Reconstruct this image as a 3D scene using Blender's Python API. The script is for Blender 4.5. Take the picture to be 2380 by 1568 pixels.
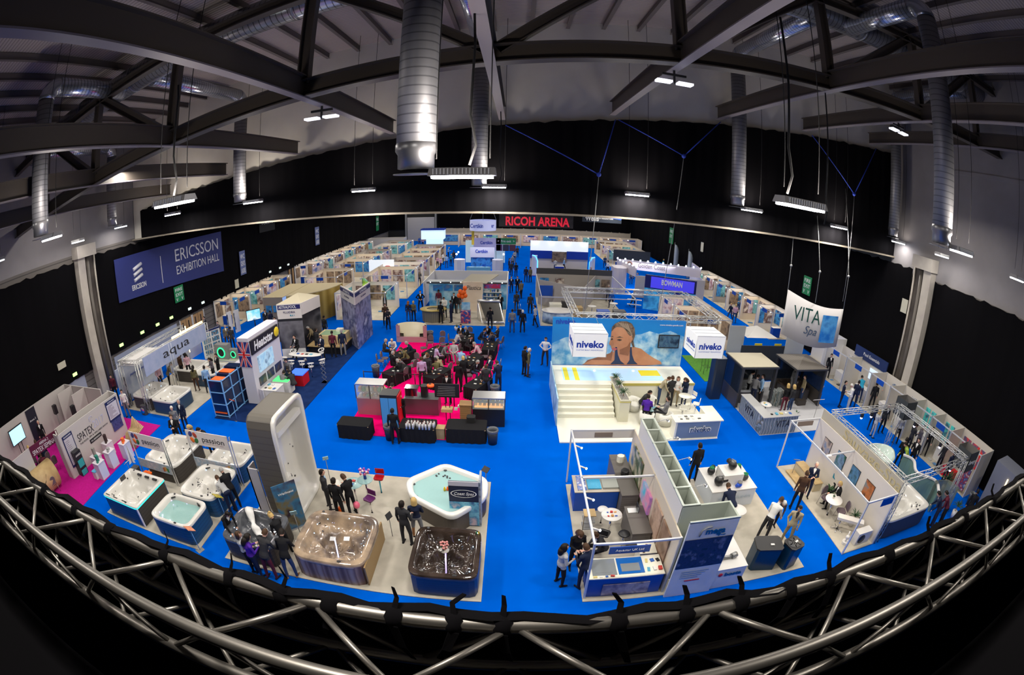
import bpy,bmesh,math,random
import numpy as np
from mathutils import Vector,Matrix
PI=math.pi
for o in list(bpy.data.objects):bpy.data.objects.remove(o)
SC=bpy.context.scene
COL=SC.collection
random.seed(7)
H=11.0
# ------------------------------------------------------------------ camera, a diagonal fisheye
FPX,PITCH,YAW,ROLL=1049.0,-0.3255,0.004,-0.020
cam_d=bpy.data.cameras.new('camera');cam=bpy.data.objects.new('camera',cam_d);COL.objects.link(cam)
cam_d.type='PANO';cam_d.sensor_width=36.0;cam_d.sensor_fit='HORIZONTAL'
cam_d.clip_start=0.05;cam_d.clip_end=400
cy=cam_d.cycles if hasattr(cam_d,'cycles')else None
for tgt in(cam_d,cy):
 if tgt is None:continue
 for k,v in(('panorama_type','FISHEYE_EQUISOLID'),('fisheye_lens',FPX/2380*36),('fisheye_fov',3.3)):
  try:setattr(tgt,k,v)
  except Exception:pass
_cp,_sp,_cw,_sw,_cr,_sr=math.cos(PITCH),math.sin(PITCH),math.cos(YAW),math.sin(YAW),math.cos(ROLL),math.sin(ROLL)
RR=np.array([[_cr,0,_sr],[0,1,0],[-_sr,0,_cr]])
RP=np.array([[1,0,0],[0,_cp,-_sp],[0,_sp,_cp]])
RY=np.array([[_cw,-_sw,0],[_sw,_cw,0],[0,0,1]])
RC=RY@RP@RR
M3=Matrix([[float(RC[i][0]),float(RC[i][2]),float(-RC[i][1])]for i in range(3)])
cam.matrix_world=Matrix.Translation((0,0,H))@M3.to_4x4()
SC.camera=cam
SC.view_settings.view_transform='Standard';SC.view_settings.look='None'
SC.view_settings.gamma=1.0;SC.view_settings.use_curve_mapping=False
SC.view_settings.exposure=0.0
def ray(x,y):
 dx,dy=x-1190.0,-(y-784.0);r=math.hypot(dx,dy)+1e-9
 th=2*math.asin(min(1,r/FPX/2))
 return RC@np.array([math.sin(th)*dx/r,math.cos(th),math.sin(th)*dy/r])
def U(x,y,h=0.0):
 r=ray(x,y);t=(h-H)/r[2]
 return float(r[0]*t),float(r[1]*t)
def UY(x,y,Y):
 r=ray(x,y);t=Y/r[1]
 return float(r[0]*t),float(H+r[2]*t)
def UX(x,y,X):
 r=ray(x,y);t=X/r[0]
 return float(r[1]*t),float(H+r[2]*t)
w=bpy.data.worlds.new('world');SC.world=w;w.use_nodes=True
w.node_tree.nodes['Background'].inputs[0].default_value=(0.5,0.55,0.7,1)
w.node_tree.nodes['Background'].inputs[1].default_value=0.02
def area(name,loc,sx,sy,power,col=(1,0.94,0.85),rot=(0,0,0)):
 d=bpy.data.lights.new(name,'AREA');d.shape='RECTANGLE';d.size=sx;d.size_y=sy
 d.energy=power;d.color=col
 o=bpy.data.objects.new(name,d);COL.objects.link(o);o.location=loc;o.rotation_euler=rot
 return o
BAYS=[(-1.0,8.4,11.35),(-1.1,22.2,11.25),(-7.7,22.0,11.25),(6.0,22.2,11.2),(-14.7,22.2,11.2),(-21.2,21.8,11.25),(12.4,21.6,11.1),(6.0,8.2,11.35),(-8.1,8.4,11.4),(19.0,21.5,11.05),(-15.6,8.6,11.35),(-27.0,21.6,11.15),(-26.0,16.6,10.9),(24.6,20.9,11.0),(13.9,8.5,11.3),(23.6,16.0,10.95),(-24.2,9.2,11.2),(21.0,8.9,11.1)]
K_NEAR,K_FAR,K_UP=350,310,105
for i,(x,y,z)in enumerate(BAYS):
 k=0.18 if abs(x+1.5)>22 else 1.0
 area('bay_light',(x,y,z-0.13),1.1,0.42,K_NEAR*k)
 area('bay_up_fill',(x,y,z+0.12),1.1,0.42,K_UP*k,(1,0.90,0.80),(PI,0,0))  # upward fill added over each fitting to brighten roof and gable
for y in(2.5,15.3):
 for x in(-24,-17,-9.5,-1.5,6,13.5,21):area('bay_light',(x,y-0.8,13.6),1.1,0.42,K_NEAR*0.85)
for y in(30,39,48,57,66,75,84,93):
 for x in(-22,-11,0,11,21):area('low_ceiling_light',(x,y,9.75),1.4,0.5,K_FAR)
MATS={}
def mat(name,col,rough=0.6,metal=0.0,emit=None,es=0.0,spec=0.5,alpha=1.0,trans=0.0,coat=0.0,noise=None,bump=0.0,nscale=8.0):
 if name in MATS:return MATS[name]
 m=bpy.data.materials.new(name);m.use_nodes=True;nt=m.node_tree;b=nt.nodes['Principled BSDF']
 b.inputs['Base Color'].default_value=(*col[:3],1);b.inputs['Roughness'].default_value=rough
 b.inputs['Metallic'].default_value=metal;b.inputs['Specular IOR Level'].default_value=spec
 if emit:b.inputs['Emission Color'].default_value=(*emit[:3],1);b.inputs['Emission Strength'].default_value=es
 if trans:b.inputs['Transmission Weight'].default_value=trans
 if coat:b.inputs['Coat Weight'].default_value=coat;b.inputs['Coat Roughness'].default_value=0.08
 if alpha<1:b.inputs['Alpha'].default_value=alpha
 m.diffuse_color=(*col[:3],1)
 if noise or bump:
  tc=nt.nodes.new('ShaderNodeTexCoord');n=nt.nodes.new('ShaderNodeTexNoise');n.inputs['Scale'].default_value=nscale;n.inputs['Detail'].default_value=5
  nt.links.new(tc.outputs['Object'],n.inputs['Vector'])
  if noise:
   r=nt.nodes.new('ShaderNodeValToRGB');r.color_ramp.elements[0].position=0.35;r.color_ramp.elements[1].position=0.68
   r.color_ramp.elements[0].color=(*noise[:3],1);r.color_ramp.elements[1].color=(*col[:3],1)
   nt.links.new(n.outputs['Fac'],r.inputs['Fac']);nt.links.new(r.outputs['Color'],b.inputs['Base Color'])
  if bump:
   bp=nt.nodes.new('ShaderNodeBump');bp.inputs['Strength'].default_value=bump;bp.inputs['Distance'].default_value=0.02
   nt.links.new(n.outputs['Fac'],bp.inputs['Height']);nt.links.new(bp.outputs['Normal'],b.inputs['Normal'])
 MATS[name]=m;return m
def S(r,g,b):
 f=lambda c:(c/255/12.92)if c/255<=0.04045 else((c/255+0.055)/1.055)**2.4
 return(f(r),f(g),f(b))
def stripes(name,cols,axis='X',scale=6.0,rough=0.5,metal=0.0,coat=0.0,sharp=True,bump=0.0,vec='Object',dist=0.0):
 if name in MATS:return MATS[name]
 m=bpy.data.materials.new(name);m.use_nodes=True;nt=m.node_tree;b=nt.nodes['Principled BSDF']
 tc=nt.nodes.new('ShaderNodeTexCoord');wv=nt.nodes.new('ShaderNodeTexWave');wv.bands_direction=axis
 wv.inputs['Scale'].default_value=scale;wv.inputs['Distortion'].default_value=dist;wv.inputs['Detail'].default_value=2
 r=nt.nodes.new('ShaderNodeValToRGB');e=r.color_ramp.elements
 e[0].color=(*cols[0],1);e[1].color=(*cols[-1],1)
 e[0].position=0.0;e[1].position=0.12 if sharp else 1.0
 for i,c in enumerate(cols[1:-1]):
  q=e.new((i+1)/(len(cols)-1)*(1 if not sharp else 0.1));q.color=(*c,1)
 nt.links.new(tc.outputs[vec],wv.inputs['Vector']);nt.links.new(wv.outputs['Fac'],r.inputs['Fac'])
 nt.links.new(r.outputs['Color'],b.inputs['Base Color']);b.inputs['Roughness'].default_value=rough;b.inputs['Metallic'].default_value=metal
 if coat:b.inputs['Coat Weight'].default_value=coat
 if bump:
  bp=nt.nodes.new('ShaderNodeBump');bp.inputs['Strength'].default_value=bump;bp.inputs['Distance'].default_value=0.03
  nt.links.new(wv.outputs['Fac'],bp.inputs['Height']);nt.links.new(bp.outputs['Normal'],b.inputs['Normal'])
 m.diffuse_color=(*cols[-1],1)
 MATS[name]=m;return m
def picture(name,cols,scale=2.0,seed=0.0,rough=0.4,emit=0.0,detail=3.0):
 if name in MATS:return MATS[name]
 m=bpy.data.materials.new(name);m.use_nodes=True;nt=m.node_tree;b=nt.nodes['Principled BSDF']
 tc=nt.nodes.new('ShaderNodeTexCoord');mp=nt.nodes.new('ShaderNodeMapping');mp.inputs['Location'].default_value=(seed,seed*1.7,seed*0.6)
 n=nt.nodes.new('ShaderNodeTexNoise');n.inputs['Scale'].default_value=scale;n.inputs['Detail'].default_value=detail
 r=nt.nodes.new('ShaderNodeValToRGB');e=r.color_ramp.elements;k=len(cols)
 e[0].position=0.30;e[0].color=(*cols[0],1);e[1].position=0.70;e[1].color=(*cols[-1],1)
 for i,c in enumerate(cols[1:-1]):q=e.new(0.30+0.40*(i+1)/(k-1));q.color=(*c,1)
 nt.links.new(tc.outputs['Object'],mp.inputs['Vector']);nt.links.new(mp.outputs['Vector'],n.inputs['Vector'])
 nt.links.new(n.outputs['Fac'],r.inputs['Fac']);nt.links.new(r.outputs['Color'],b.inputs['Base Color'])
 b.inputs['Roughness'].default_value=rough
 if emit:nt.links.new(r.outputs['Color'],b.inputs['Emission Color']);b.inputs['Emission Strength'].default_value=emit
 m.diffuse_color=(*cols[0],1)
 MATS[name]=m;return m
WHITE=mat('white_panel',(0.70,0.68,0.66),0.45)
CREAM=mat('cream_gloss',(0.82,0.80,0.68),0.25,coat=0.4)
ALU=mat('aluminium',(0.62,0.62,0.63),0.3,0.85)
ALUP=mat('aluminium_profile',(0.62,0.63,0.66),0.4,0.25)
CHROME=mat('chrome',(0.8,0.8,0.82),0.12,1.0)
BLACK=mat('black_plastic',(0.012,0.012,0.014),0.4)
MATT=mat('matt_black',(0.008,0.008,0.009),0.85)
CURT=mat('black_curtain',(0.0045,0.0042,0.005),0.98,spec=0.03)
GREYC=mat('grey_carpet',(0.50,0.46,0.39),0.95,spec=0.1,noise=(0.40,0.37,0.31),nscale=1.4)
BLUEC=mat('blue_print',S(0,70,170),0.5)
NAVY=mat('navy',S(18,34,84),0.5)
DGREY=mat('dark_grey',(0.05,0.05,0.055),0.5)
MGREY=mat('mid_grey',(0.22,0.22,0.22),0.5)
RED=mat('red_paint',S(200,20,30),0.4)
YEL=mat('yellow',S(220,190,20),0.5)
ORG=mat('orange',S(240,100,15),0.45)
WOOD=stripes('wood',[(0.16,0.085,0.03),(0.30,0.17,0.07)],'Z',3.0,0.5,dist=3.0)
PINE=mat('pine',(0.50,0.36,0.17),0.55,noise=(0.40,0.27,0.12),nscale=3)
GLASS=mat('clear_glass',(0.75,0.9,0.85),0.05,alpha=0.22,spec=0.8)
GREEN=mat('sign_green',S(10,120,70),0.5)
LEAF=mat('leaf',(0.03,0.10,0.03),0.5,noise=(0.015,0.05,0.015))
TXTW=mat('white_lettering',(0.8,0.8,0.8),0.5)
TXTK=mat('black_lettering',(0.02,0.02,0.025),0.5)
TXTB=mat('blue_lettering',S(20,60,170),0.5)
SPOT=mat('lamp_glow',(1,1,1),0.5,emit=(1,0.95,0.85),es=12)
COOL=mat('cool_lamp_glow',(1,1,1),0.5,emit=(0.75,0.85,1),es=14)
# ------------------------------------------------------------------ mesh helpers
class MB:
 def __init__(s):s.v=[];s.f=[];s.m=[];s.sm=[]
 def add(s,vs,fs,m=0,smooth=False):
  o=len(s.v);s.v+=[tuple(map(float,v))for v in vs];s.f+=[tuple(i+o for i in f)for f in fs];s.m+=[m]*len(fs);s.sm+=[smooth]*len(fs);return s
 def box(s,x0,x1,y0,y1,z0,z1,m=0,rot=0.0,bev=0.0):
  if bev:
   b=min(bev,(x1-x0)/2.01,(y1-y0)/2.01)
   out=[(x0+b,y0),(x1-b,y0),(x1,y0+b),(x1,y1-b),(x1-b,y1),(x0+b,y1),(x0,y1-b),(x0,y0+b)]
   return s.prism(out,z0,z1,m,rot,((x0+x1)/2,(y0+y1)/2))
  vs=[(x,y,z)for z in(z0,z1)for x,y in((x0,y0),(x1,y0),(x1,y1),(x0,y1))]
  if rot:
   cx,cy_=(x0+x1)/2,(y0+y1)/2;c,q=math.cos(rot),math.sin(rot)
   vs=[(cx+(x-cx)*c-(y-cy_)*q,cy_+(x-cx)*q+(y-cy_)*c,z)for x,y,z in vs]
  return s.add(vs,[(0,3,2,1),(4,5,6,7),(0,1,5,4),(1,2,6,5),(2,3,7,6),(3,0,4,7)],m)
 def cb(s,cx,cy_,cz,sx,sy,sz,m=0,rot=0.0,bev=0.0):
  return s.box(cx-sx/2,cx+sx/2,cy_-sy/2,cy_+sy/2,cz,cz+sz,m,rot,bev)
 def prism(s,out,z0,z1,m=0,rot=0.0,piv=(0,0),top=True,smooth=False):
  n=len(out);c,q=math.cos(rot),math.sin(rot)
  out=[(piv[0]+(x-piv[0])*c-(y-piv[1])*q,piv[1]+(x-piv[0])*q+(y-piv[1])*c)for x,y in out]if rot else out
  vs=[(x,y,z0)for x,y in out]+[(x,y,z1)for x,y in out]
  s.add(vs,[(i,(i+1)%n,(i+1)%n+n,i+n)for i in range(n)],m,smooth)
  if top is not None:s.add(vs,[tuple(range(n-1,-1,-1))]+([tuple(range(n,2*n))]if top else[]),m)
  return s
 def tube(s,pts,r,n=8,m=0,cap=True,smooth=True):
  pts=[Vector(p)for p in pts];rs=r if isinstance(r,(list,tuple))else[r]*len(pts)
  vs=[];up=None
  for i,p in enumerate(pts):
   d=(pts[min(i+1,len(pts)-1)]-pts[max(i-1,0)]).normalized()
   if up is None:up=Vector((0,0,1))if abs(d.z)<0.9 else Vector((1,0,0))
   a=d.cross(up).normalized();b=a.cross(d).normalized();up=b
   for k in range(n):t=2*PI*k/n;vs.append(p+a*(rs[i]*math.cos(t))+b*(rs[i]*math.sin(t)))
  fs=[(i*n+k,i*n+(k+1)%n,(i+1)*n+(k+1)%n,(i+1)*n+k)for i in range(len(pts)-1)for k in range(n)]
  s.add(vs,fs,m,smooth)
  if cap:s.add(vs,[tuple(range(n))[::-1],tuple(range((len(pts)-1)*n,len(pts)*n))],m)
  return s
 def lathe(s,prof,c=(0,0,0),n=16,m=0,smooth=True,a0=0,a1=2*PI):
  full=abs(a1-a0-2*PI)<1e-6;k=n if full else n+1
  vs=[(c[0]+r*math.cos(a0+(a1-a0)*j/n),c[1]+r*math.sin(a0+(a1-a0)*j/n),c[2]+z)for r,z in prof for j in range(k)]
  fs=[(i*k+j,i*k+(j+1)%k,(i+1)*k+(j+1)%k,(i+1)*k+j)for i in range(len(prof)-1)for j in range(n if full else n)]
  return s.add(vs,fs,m,smooth)
 def ball(s,c,r,m=0,n=10,k=6,sc=(1,1,1)):
  vs=[(c[0]+r*sc[0]*math.sin(PI*i/k)*math.cos(2*PI*j/n),c[1]+r*sc[1]*math.sin(PI*i/k)*math.sin(2*PI*j/n),c[2]+r*sc[2]*math.cos(PI*i/k))for i in range(k+1)for j in range(n)]
  return s.add(vs,[((i+1)*n+j,(i+1)*n+(j+1)%n,i*n+(j+1)%n,i*n+j)for i in range(k)for j in range(n)],m,True)
 def quad(s,a,b,c,d,m=0):return s.add([a,b,c,d],[(0,1,2,3)],m)
 def slab(s,a,b,t,z0,z1,m=0):
  a,b=Vector(a[:2]),Vector(b[:2]);n=(b-a).normalized();n=Vector((-n.y,n.x))*t/2
  return s.prism([tuple(a-n),tuple(b-n),tuple(b+n),tuple(a+n)],z0,z1,m)
 def bar(s,p,q,wd,ht=None,m=0):
  ht=ht or wd;p,q=Vector(p),Vector(q);d=(q-p).normalized();up=Vector((0,0,1))if abs(d.z)<0.95 else Vector((0,1,0))
  a=d.cross(up).normalized()*wd/2;b=a.cross(d).normalized()*ht/2
  vs=[e+x*a+y*b for e in(p,q)for x,y in((-1,-1),(1,-1),(1,1),(-1,1))]
  return s.add(vs,[(0,1,2,3),(7,6,5,4),(0,4,5,1),(1,5,6,2),(2,6,7,3),(3,7,4,0)],m)
 def mesh(s,name,mats):
  me=bpy.data.meshes.new(name);me.from_pydata(s.v,[],s.f)
  for m_ in(mats if isinstance(mats,(list,tuple))else[mats]):me.materials.append(m_)
  me.polygons.foreach_set('material_index',s.m);me.polygons.foreach_set('use_smooth',s.sm);me.update()
  bm=bmesh.new();bm.from_mesh(me);bmesh.ops.remove_doubles(bm,verts=bm.verts,dist=1e-5)
  bmesh.ops.recalc_face_normals(bm,faces=bm.faces);bm.to_mesh(me);bm.free()
  return me
 def build(s,name,mats,parent=None,loc=None,rotz=0.0):
  o=bpy.data.objects.new(name,s.mesh(name,mats));COL.objects.link(o)
  if parent is not None:_par(o,parent)
  if loc is not None:o.location=loc
  if rotz:o.rotation_euler=(0,0,rotz)
  return o
def tag(o,label=None,cat=None,group=None,kind=None):
 if label:o['label']=label
 if cat:o['category']=cat
 if group:o['group']=group
 if kind:o['kind']=kind
 return o
def thing(name,label,cat,loc=(0,0,0),rotz=0.0,group=None):
 o=bpy.data.objects.new(name,None);COL.objects.link(o);o.location=loc if len(loc)==3 else(loc[0],loc[1],0);o.rotation_euler=(0,0,rotz)
 o.empty_display_size=0.1
 return tag(o,label,cat,group)
_WS={}
def wthing(name,label,cat,loc,group=None):
 o=thing(name,label,cat,loc,0.0,group);_WS[o.name]=Vector(o.location);return o
def _par(o,parent):
 o.parent=parent
 if parent.name in _WS:o.matrix_parent_inverse=Matrix.Translation(-_WS[parent.name])
def struct(name,mb,mats):return tag(mb.build(name,mats),kind='structure')
def copy_tree(o,parent=None,kids=None):
 c=o.copy();COL.objects.link(c)
 if parent is not None:c.parent=parent
 for ch in list(o.children):copy_tree(ch,c)
 return c
def dup(o,loc,rotz=0.0,label=None,group=None,sc=None):
 c=copy_tree(o);c.location=loc if len(loc)==3 else(loc[0],loc[1],0);c.rotation_euler=(0,0,rotz)
 if label:c['label']=label
 if group:c['group']=group
 if sc:c.scale=(sc,sc,sc)
 return c
_tc={}
def text(s,size,m,parent,loc,ex=(1,0,0),ey=(0,0,1),name='lettering',width=None,bold=0.0,align='CENTER',depth=0.004,shear=0.0):
 """lettering lying in the plane of ex, ey; size is the cap height in metres, width squeezes the line to a length"""
 c=bpy.data.curves.new(name,'FONT');c.body=s;c.size=1.0;c.align_x=align;c.align_y='CENTER';c.resolution_u=3;c.offset=bold;c.shear=shear
 c.extrude=depth/size*0.7
 t=bpy.data.objects.new(name,c);COL.objects.link(t)
 bpy.context.view_layer.update()
 me=bpy.data.meshes.new_from_object(t.evaluated_get(bpy.context.evaluated_depsgraph_get()))
 bpy.data.objects.remove(t)
 xs=[v.co.x for v in me.vertices]or[0,1];wd=max(xs)-min(xs)or 1
 k=size/0.70;kx=width/wd if width else k
 ex,ey=Vector(ex).normalized(),Vector(ey).normalized();ez=ex.cross(ey);L=Vector(loc)
 for v in me.vertices:v.co=L+ex*(v.co.x*kx)+ey*(v.co.y*k)+ez*(v.co.z*size/0.7+depth)
 me.materials.clear();me.materials.append(m)
 o=bpy.data.objects.new(name,me);COL.objects.link(o)
 if parent is not None:_par(o,parent)
 return o
XL,XR=-28.5,25.5
YG=lambda x:23.0-0.039*x
ZB=lambda x:14.8+0.095*x
ZR=lambda x:20.35+0.068*x
LEDGE=9.85
BLUEF=mat('blue_carpet',(0.0,0.105,0.60),0.95,spec=0.0,noise=(0.0,0.088,0.53),nscale=0.35)
PINKF=mat('pink_carpet',(0.86,0.0,0.16),0.95,spec=0.05,noise=(0.78,0.0,0.13),nscale=1.0)
PURPF=mat('magenta_carpet',(0.50,0.01,0.24),0.95,spec=0.05,noise=(0.42,0.01,0.19),nscale=9)
NAVYF=mat('navy_carpet',(0.012,0.03,0.11),0.95,spec=0.05,noise=(0.008,0.02,0.08),nscale=2)
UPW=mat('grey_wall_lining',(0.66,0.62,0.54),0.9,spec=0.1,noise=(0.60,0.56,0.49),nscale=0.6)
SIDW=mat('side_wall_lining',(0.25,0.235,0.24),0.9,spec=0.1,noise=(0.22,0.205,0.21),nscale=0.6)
BLOCK=stripes('blockwork',[(0.05,0.045,0.042),(0.13,0.115,0.105)],'Z',0.8,0.9,sharp=True)
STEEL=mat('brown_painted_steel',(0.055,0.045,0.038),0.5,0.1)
FLANGE=mat('lit_beam_flange',(0.16,0.14,0.155),0.5,0.1)  # bottom flanges: steel with the light from below put into its colour
DECK=stripes('roof_sheet',[(0.10,0.085,0.085),(0.30,0.26,0.25)],'Y',1.7,0.7,bump=0.6)
DUCT=stripes('spiral_duct',[(0.10,0.10,0.11),(0.22,0.22,0.23)],'Z',1.6,0.5,metal=0.5)
DUCTX=stripes('spiral_duct_long',[(0.10,0.10,0.11),(0.50,0.53,0.60)],'X',1.3,0.25,metal=0.8)
DUCTY=stripes('spiral_duct_cross',[(0.10,0.10,0.11),(0.50,0.53,0.60)],'Y',1.6,0.25,metal=0.8)
def wavy(mb,a,b,z0,z1,amp=0.06,step=0.35,m=0,rag=0.0):
 a,b=Vector(a),Vector(b);L=(b-a).length;n=max(4,int(L/step));d=(b-a)/n;nr=Vector((-d.y,d.x)).normalized()
 vs=[]
 for i in range(n+1):
  p=a+d*i+nr*(amp*math.sin(i*2.4)+amp*0.6*math.sin(i*0.83+1))
  zt=(z1(p.x)if callable(z1)else z1)+rag*math.sin(i*1.7)*(0.5+0.5*math.sin(i*0.61))
  vs+=[(p.x,p.y,z0),(p.x,p.y,zt)]
 return mb.add(vs,[(2*i,2*i+2,2*i+3,2*i+1)for i in range(n)],m,True)
f=MB();f.box(-31,27,-3,99,-0.3,0.0);struct('floor',f,BLUEF)
# ceiling: high sheeted roof and the low roof beyond the gable
f=MB();n=12
for x0,x1 in((XL-0.5,XR+0.5),):
 f.add([(x0,-6,ZR(x0)),(x1,-6,ZR(x1)),(x1,25,ZR(x1)),(x0,25,ZR(x0)),(x0,-6,ZR(x0)+0.2),(x1,-6,ZR(x1)+0.2),(x1,25,ZR(x1)+0.2),(x0,25,ZR(x0)+0.2)],[(0,1,2,3),(7,6,5,4),(0,4,5,1),(1,5,6,2),(2,6,7,3),(3,7,4,0)])
struct('ceiling',f,DECK)
f=MB();f.add([(XL,YG(XL)+0.3,LEDGE),(XR,YG(XR)+0.3,LEDGE),(XR,98.5,LEDGE),(XL,98.5,LEDGE),(XL,YG(XL)+0.3,LEDGE+0.2),(XR,YG(XR)+0.3,LEDGE+0.2),(XR,98.5,LEDGE+0.2),(XL,98.5,LEDGE+0.2)],[(0,1,2,3),(7,6,5,4),(0,4,5,1),(1,5,6,2),(2,6,7,3),(3,7,4,0)])
struct('ceiling',f,MATT)
# side walls
f=MB();f.box(XL-0.4,XL,-6,99,0,10.0,0);f.box(XL-0.4,XL,-6,YG(XL)+0.2,10.0,19.2,1);struct('wall_left',f,[BLOCK,SIDW])
f=MB();f.box(XR,XR+0.4,-6,99,0,9.2,0);f.box(XR,XR+0.4,-6,YG(XR)+0.2,9.2,22.5,1);f.box(XR-0.05,XR,-6,16.95,16.0,16.25,1);struct('wall_right',f,[BLOCK,SIDW])
f=MB();f.box(XL,XR,98,98.4,0,LEDGE);struct('wall_far',f,MATT)
f=MB();f.box(XL,XR,-6.4,-6,0,22);struct('wall_near',f,MATT)
# gable lining above the long black curtain
f=MB();xs=[XL+i*(XR-XL)/20 for i in range(21)]
f.add([(x,YG(x)+0.25,z)for x in xs for z in(LEDGE,ZR(x))],[(2*i,2*i+2,2*i+3,2*i+1)for i in range(20)])
f.add([(x,YG(x)+0.45,z)for x in xs for z in(LEDGE,ZR(x))],[(2*i,2*i+1,2*i+3,2*i+2)for i in range(20)])
struct('wall_gable',f,UPW)
f=MB();f.add([(x,YG(x)-d,z)for x in(XL,XR)for d,z in((0.12,LEDGE-0.02),(0.12,LEDGE+0.08),(-0.2,LEDGE+0.08),(-0.2,LEDGE-0.02))],[(0,1,5,4),(1,2,6,5),(2,3,7,6),(3,0,4,7)])
struct('trim_1',f,mat('ledge_timber',(0.20,0.17,0.13),0.7))
f=MB();wavy(f,(XL+1.2,YG(XL+1.2)),(XR-0.05,YG(XR)),LEDGE+0.08,lambda x:ZB(x)-0.25,0.07,0.3,rag=0.06)
tag(f.build('stage_curtain',CURT),'huge black curtain hanging across the gable below the roof beams','curtain')
f=MB();f.box(XL+.4,XR-.4,-5.9,0.35,8.2,8.5);struct('shade_slab',f,CURT)  # slab added below the gallery to shade and blacken the bottom corners
# wall curtains on the side walls
def wall_curtain(label,x,y0,y1,z0,z1,rag=0.1):
 f=MB();wavy(f,(x,y0),(x,y1),z0,z1,0.06,0.32,rag=rag);tag(f.build('wall_curtain',CURT),label,'curtain')
wall_curtain('black curtain on the left wall nearest the gallery, left of the cream column',XL+0.2,-4,17.5,2.2,9.55)
wall_curtain('long black curtain on the left wall behind the blue exhibition hall banner',XL+0.2,19.7,97.5,2.35,9.62)
wall_curtain('black curtain on the right wall nearest the gallery, right of the cream column',XR-0.2,-4,17.5,0.1,9.2)
wall_curtain('long black curtain on the right wall behind the hanging white spa banner',XR-0.2,19.7,97.5,0.1,9.5)
f=MB();wavy(f,(XL+0.3,97.8),(-24.6,97.8),2.6,LEDGE,0.05);tag(f.build('wall_curtain',CURT),'black curtain on the far wall left of the grey roller shutter','curtain')
f=MB();wavy(f,(-17.0,97.8),(XR-0.3,97.8),2.8,LEDGE,0.05);tag(f.build('wall_curtain',CURT),'black curtain on the far wall right of the grey roller shutter','curtain')
# far wall below the curtain, in a warm tan
f=MB();f.box(-17,XR,97.85,98,0,2.9);struct('trim_3',f,mat('warm_far_wall',(0.45,0.38,0.28),0.7))
# roller shutter
t=wthing('roller_shutter','large pale grey roller shutter door in the far wall','shutter',(-20.8,97.7,0))
f=MB();f.box(-23.9,-17.8,97.6,97.75,0,5.3);f.build('shutter_curtain',stripes('shutter_slats',[(0.2,0.19,0.19),(0.42,0.40,0.40)],'Z',1.2,0.6),t)
for x in(-24.2,-17.5):f=MB();f.box(x-0.2,x+0.2,97.5,97.8,0,7.6);f.build('guide_rail',MGREY,t)
f=MB();f.box(-24.2,-17.5,97.4,97.8,6.9,7.2);f.build('housing',MGREY,t)
# columns with the brown recess beside them
COLM=mat('cream_concrete',(0.46,0.42,0.36),0.8,noise=(0.38,0.34,0.30),nscale=1.2);RECM=mat('brown_recess',(0.085,0.07,0.058),0.8,noise=(0.05,0.04,0.035),nscale=1)
for X,s,lab in((XL,1,'tall cream concrete column on the left wall beside the exhibition hall banner'),(XR,-1,'tall cream concrete column on the right wall behind the dark cube signs')):
 t=wthing('wall_column',lab,'column',(X+s*0.4,18.4,0))
 f=MB();a,b=sorted((X+s*0.05,X+s*0.75));f.box(a,b,17.55,18.25,0,9.7);f.build('shaft',COLM,t)
 f=MB();a,b=sorted((X+s*0.05,X+s*0.95));f.box(a,b,17.45,19.3,9.7,10.5);f.build('capital',COLM,t)
 f=MB();a,b=sorted((X+s*0.05,X+s*0.22));f.box(a,b,18.25,19.5,0,9.7);f.build('recess_panel',RECM,t)
 f=MB();f.tube([(X+s*0.42,18.65,0),(X+s*0.42,18.65,9.7)],0.17,12);f.build('downpipe',mat('brown_pipe',(0.11,0.095,0.08),0.5),t)
 f=MB();f.tube([(X+s*0.3,19.45,0),(X+s*0.3,19.45,9.7)],0.08,8);f.build('pipe',COLM,t)
BX=[-23.4,-17.8,-12.3,-6.5,-0.8,4.75,10.6,16.4,22.2]
nm=['furthest left','second from the left','third from the left','fourth from the left','centre','first right of the centre','second right of the centre','second from the right','furthest right']
for i,x in enumerate(BX):
 z=ZB(x);y1=YG(x)-0.05
 t=wthing('roof_beam','long brown steel roof beam running to the gable, '+nm[i],'beam',(x,9,z),'roof beams running to the gable')
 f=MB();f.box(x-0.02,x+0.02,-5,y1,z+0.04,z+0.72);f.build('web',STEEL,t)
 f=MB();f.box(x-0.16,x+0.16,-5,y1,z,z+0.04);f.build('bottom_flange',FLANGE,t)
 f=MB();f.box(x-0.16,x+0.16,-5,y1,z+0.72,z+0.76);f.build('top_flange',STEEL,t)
k=0
for i in range(29):
 x=XL+0.9+i*1.88
 if x>XR:break
 z=ZR(x);f=MB();f.box(x-0.04,x+0.04,-5,YG(x)+0.2,z-0.34,z-0.02);f.box(x-0.10,x+0.10,-5,YG(x)+0.2,z-0.36,z-0.34)
 tag(f.build('purlin',mat('purlin_steel',(0.10,0.085,0.082),0.6)),'dark steel purlin under the ribbed roof sheets','purlin','purlins under the roof sheets')
t=wthing('roof_truss','big brown steel truss crossing the hall under the roof sheets','truss',(0,12.6,15))
YC=12.6;I=lambda x:(x,YC,ZB(x)+0.32)
def hbeam(f,p,q,d=0.42,wd=0.34,tk=0.035):
 p,q=Vector(p),Vector(q);u=(q-p).normalized();a=Vector((0,1,0));n=u.cross(a).normalized()
 for sgn in(-1,1):f.bar(p+n*sgn*d/2,q+n*sgn*d/2,wd,tk)
 f.bar(p,q,tk,d)
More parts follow.
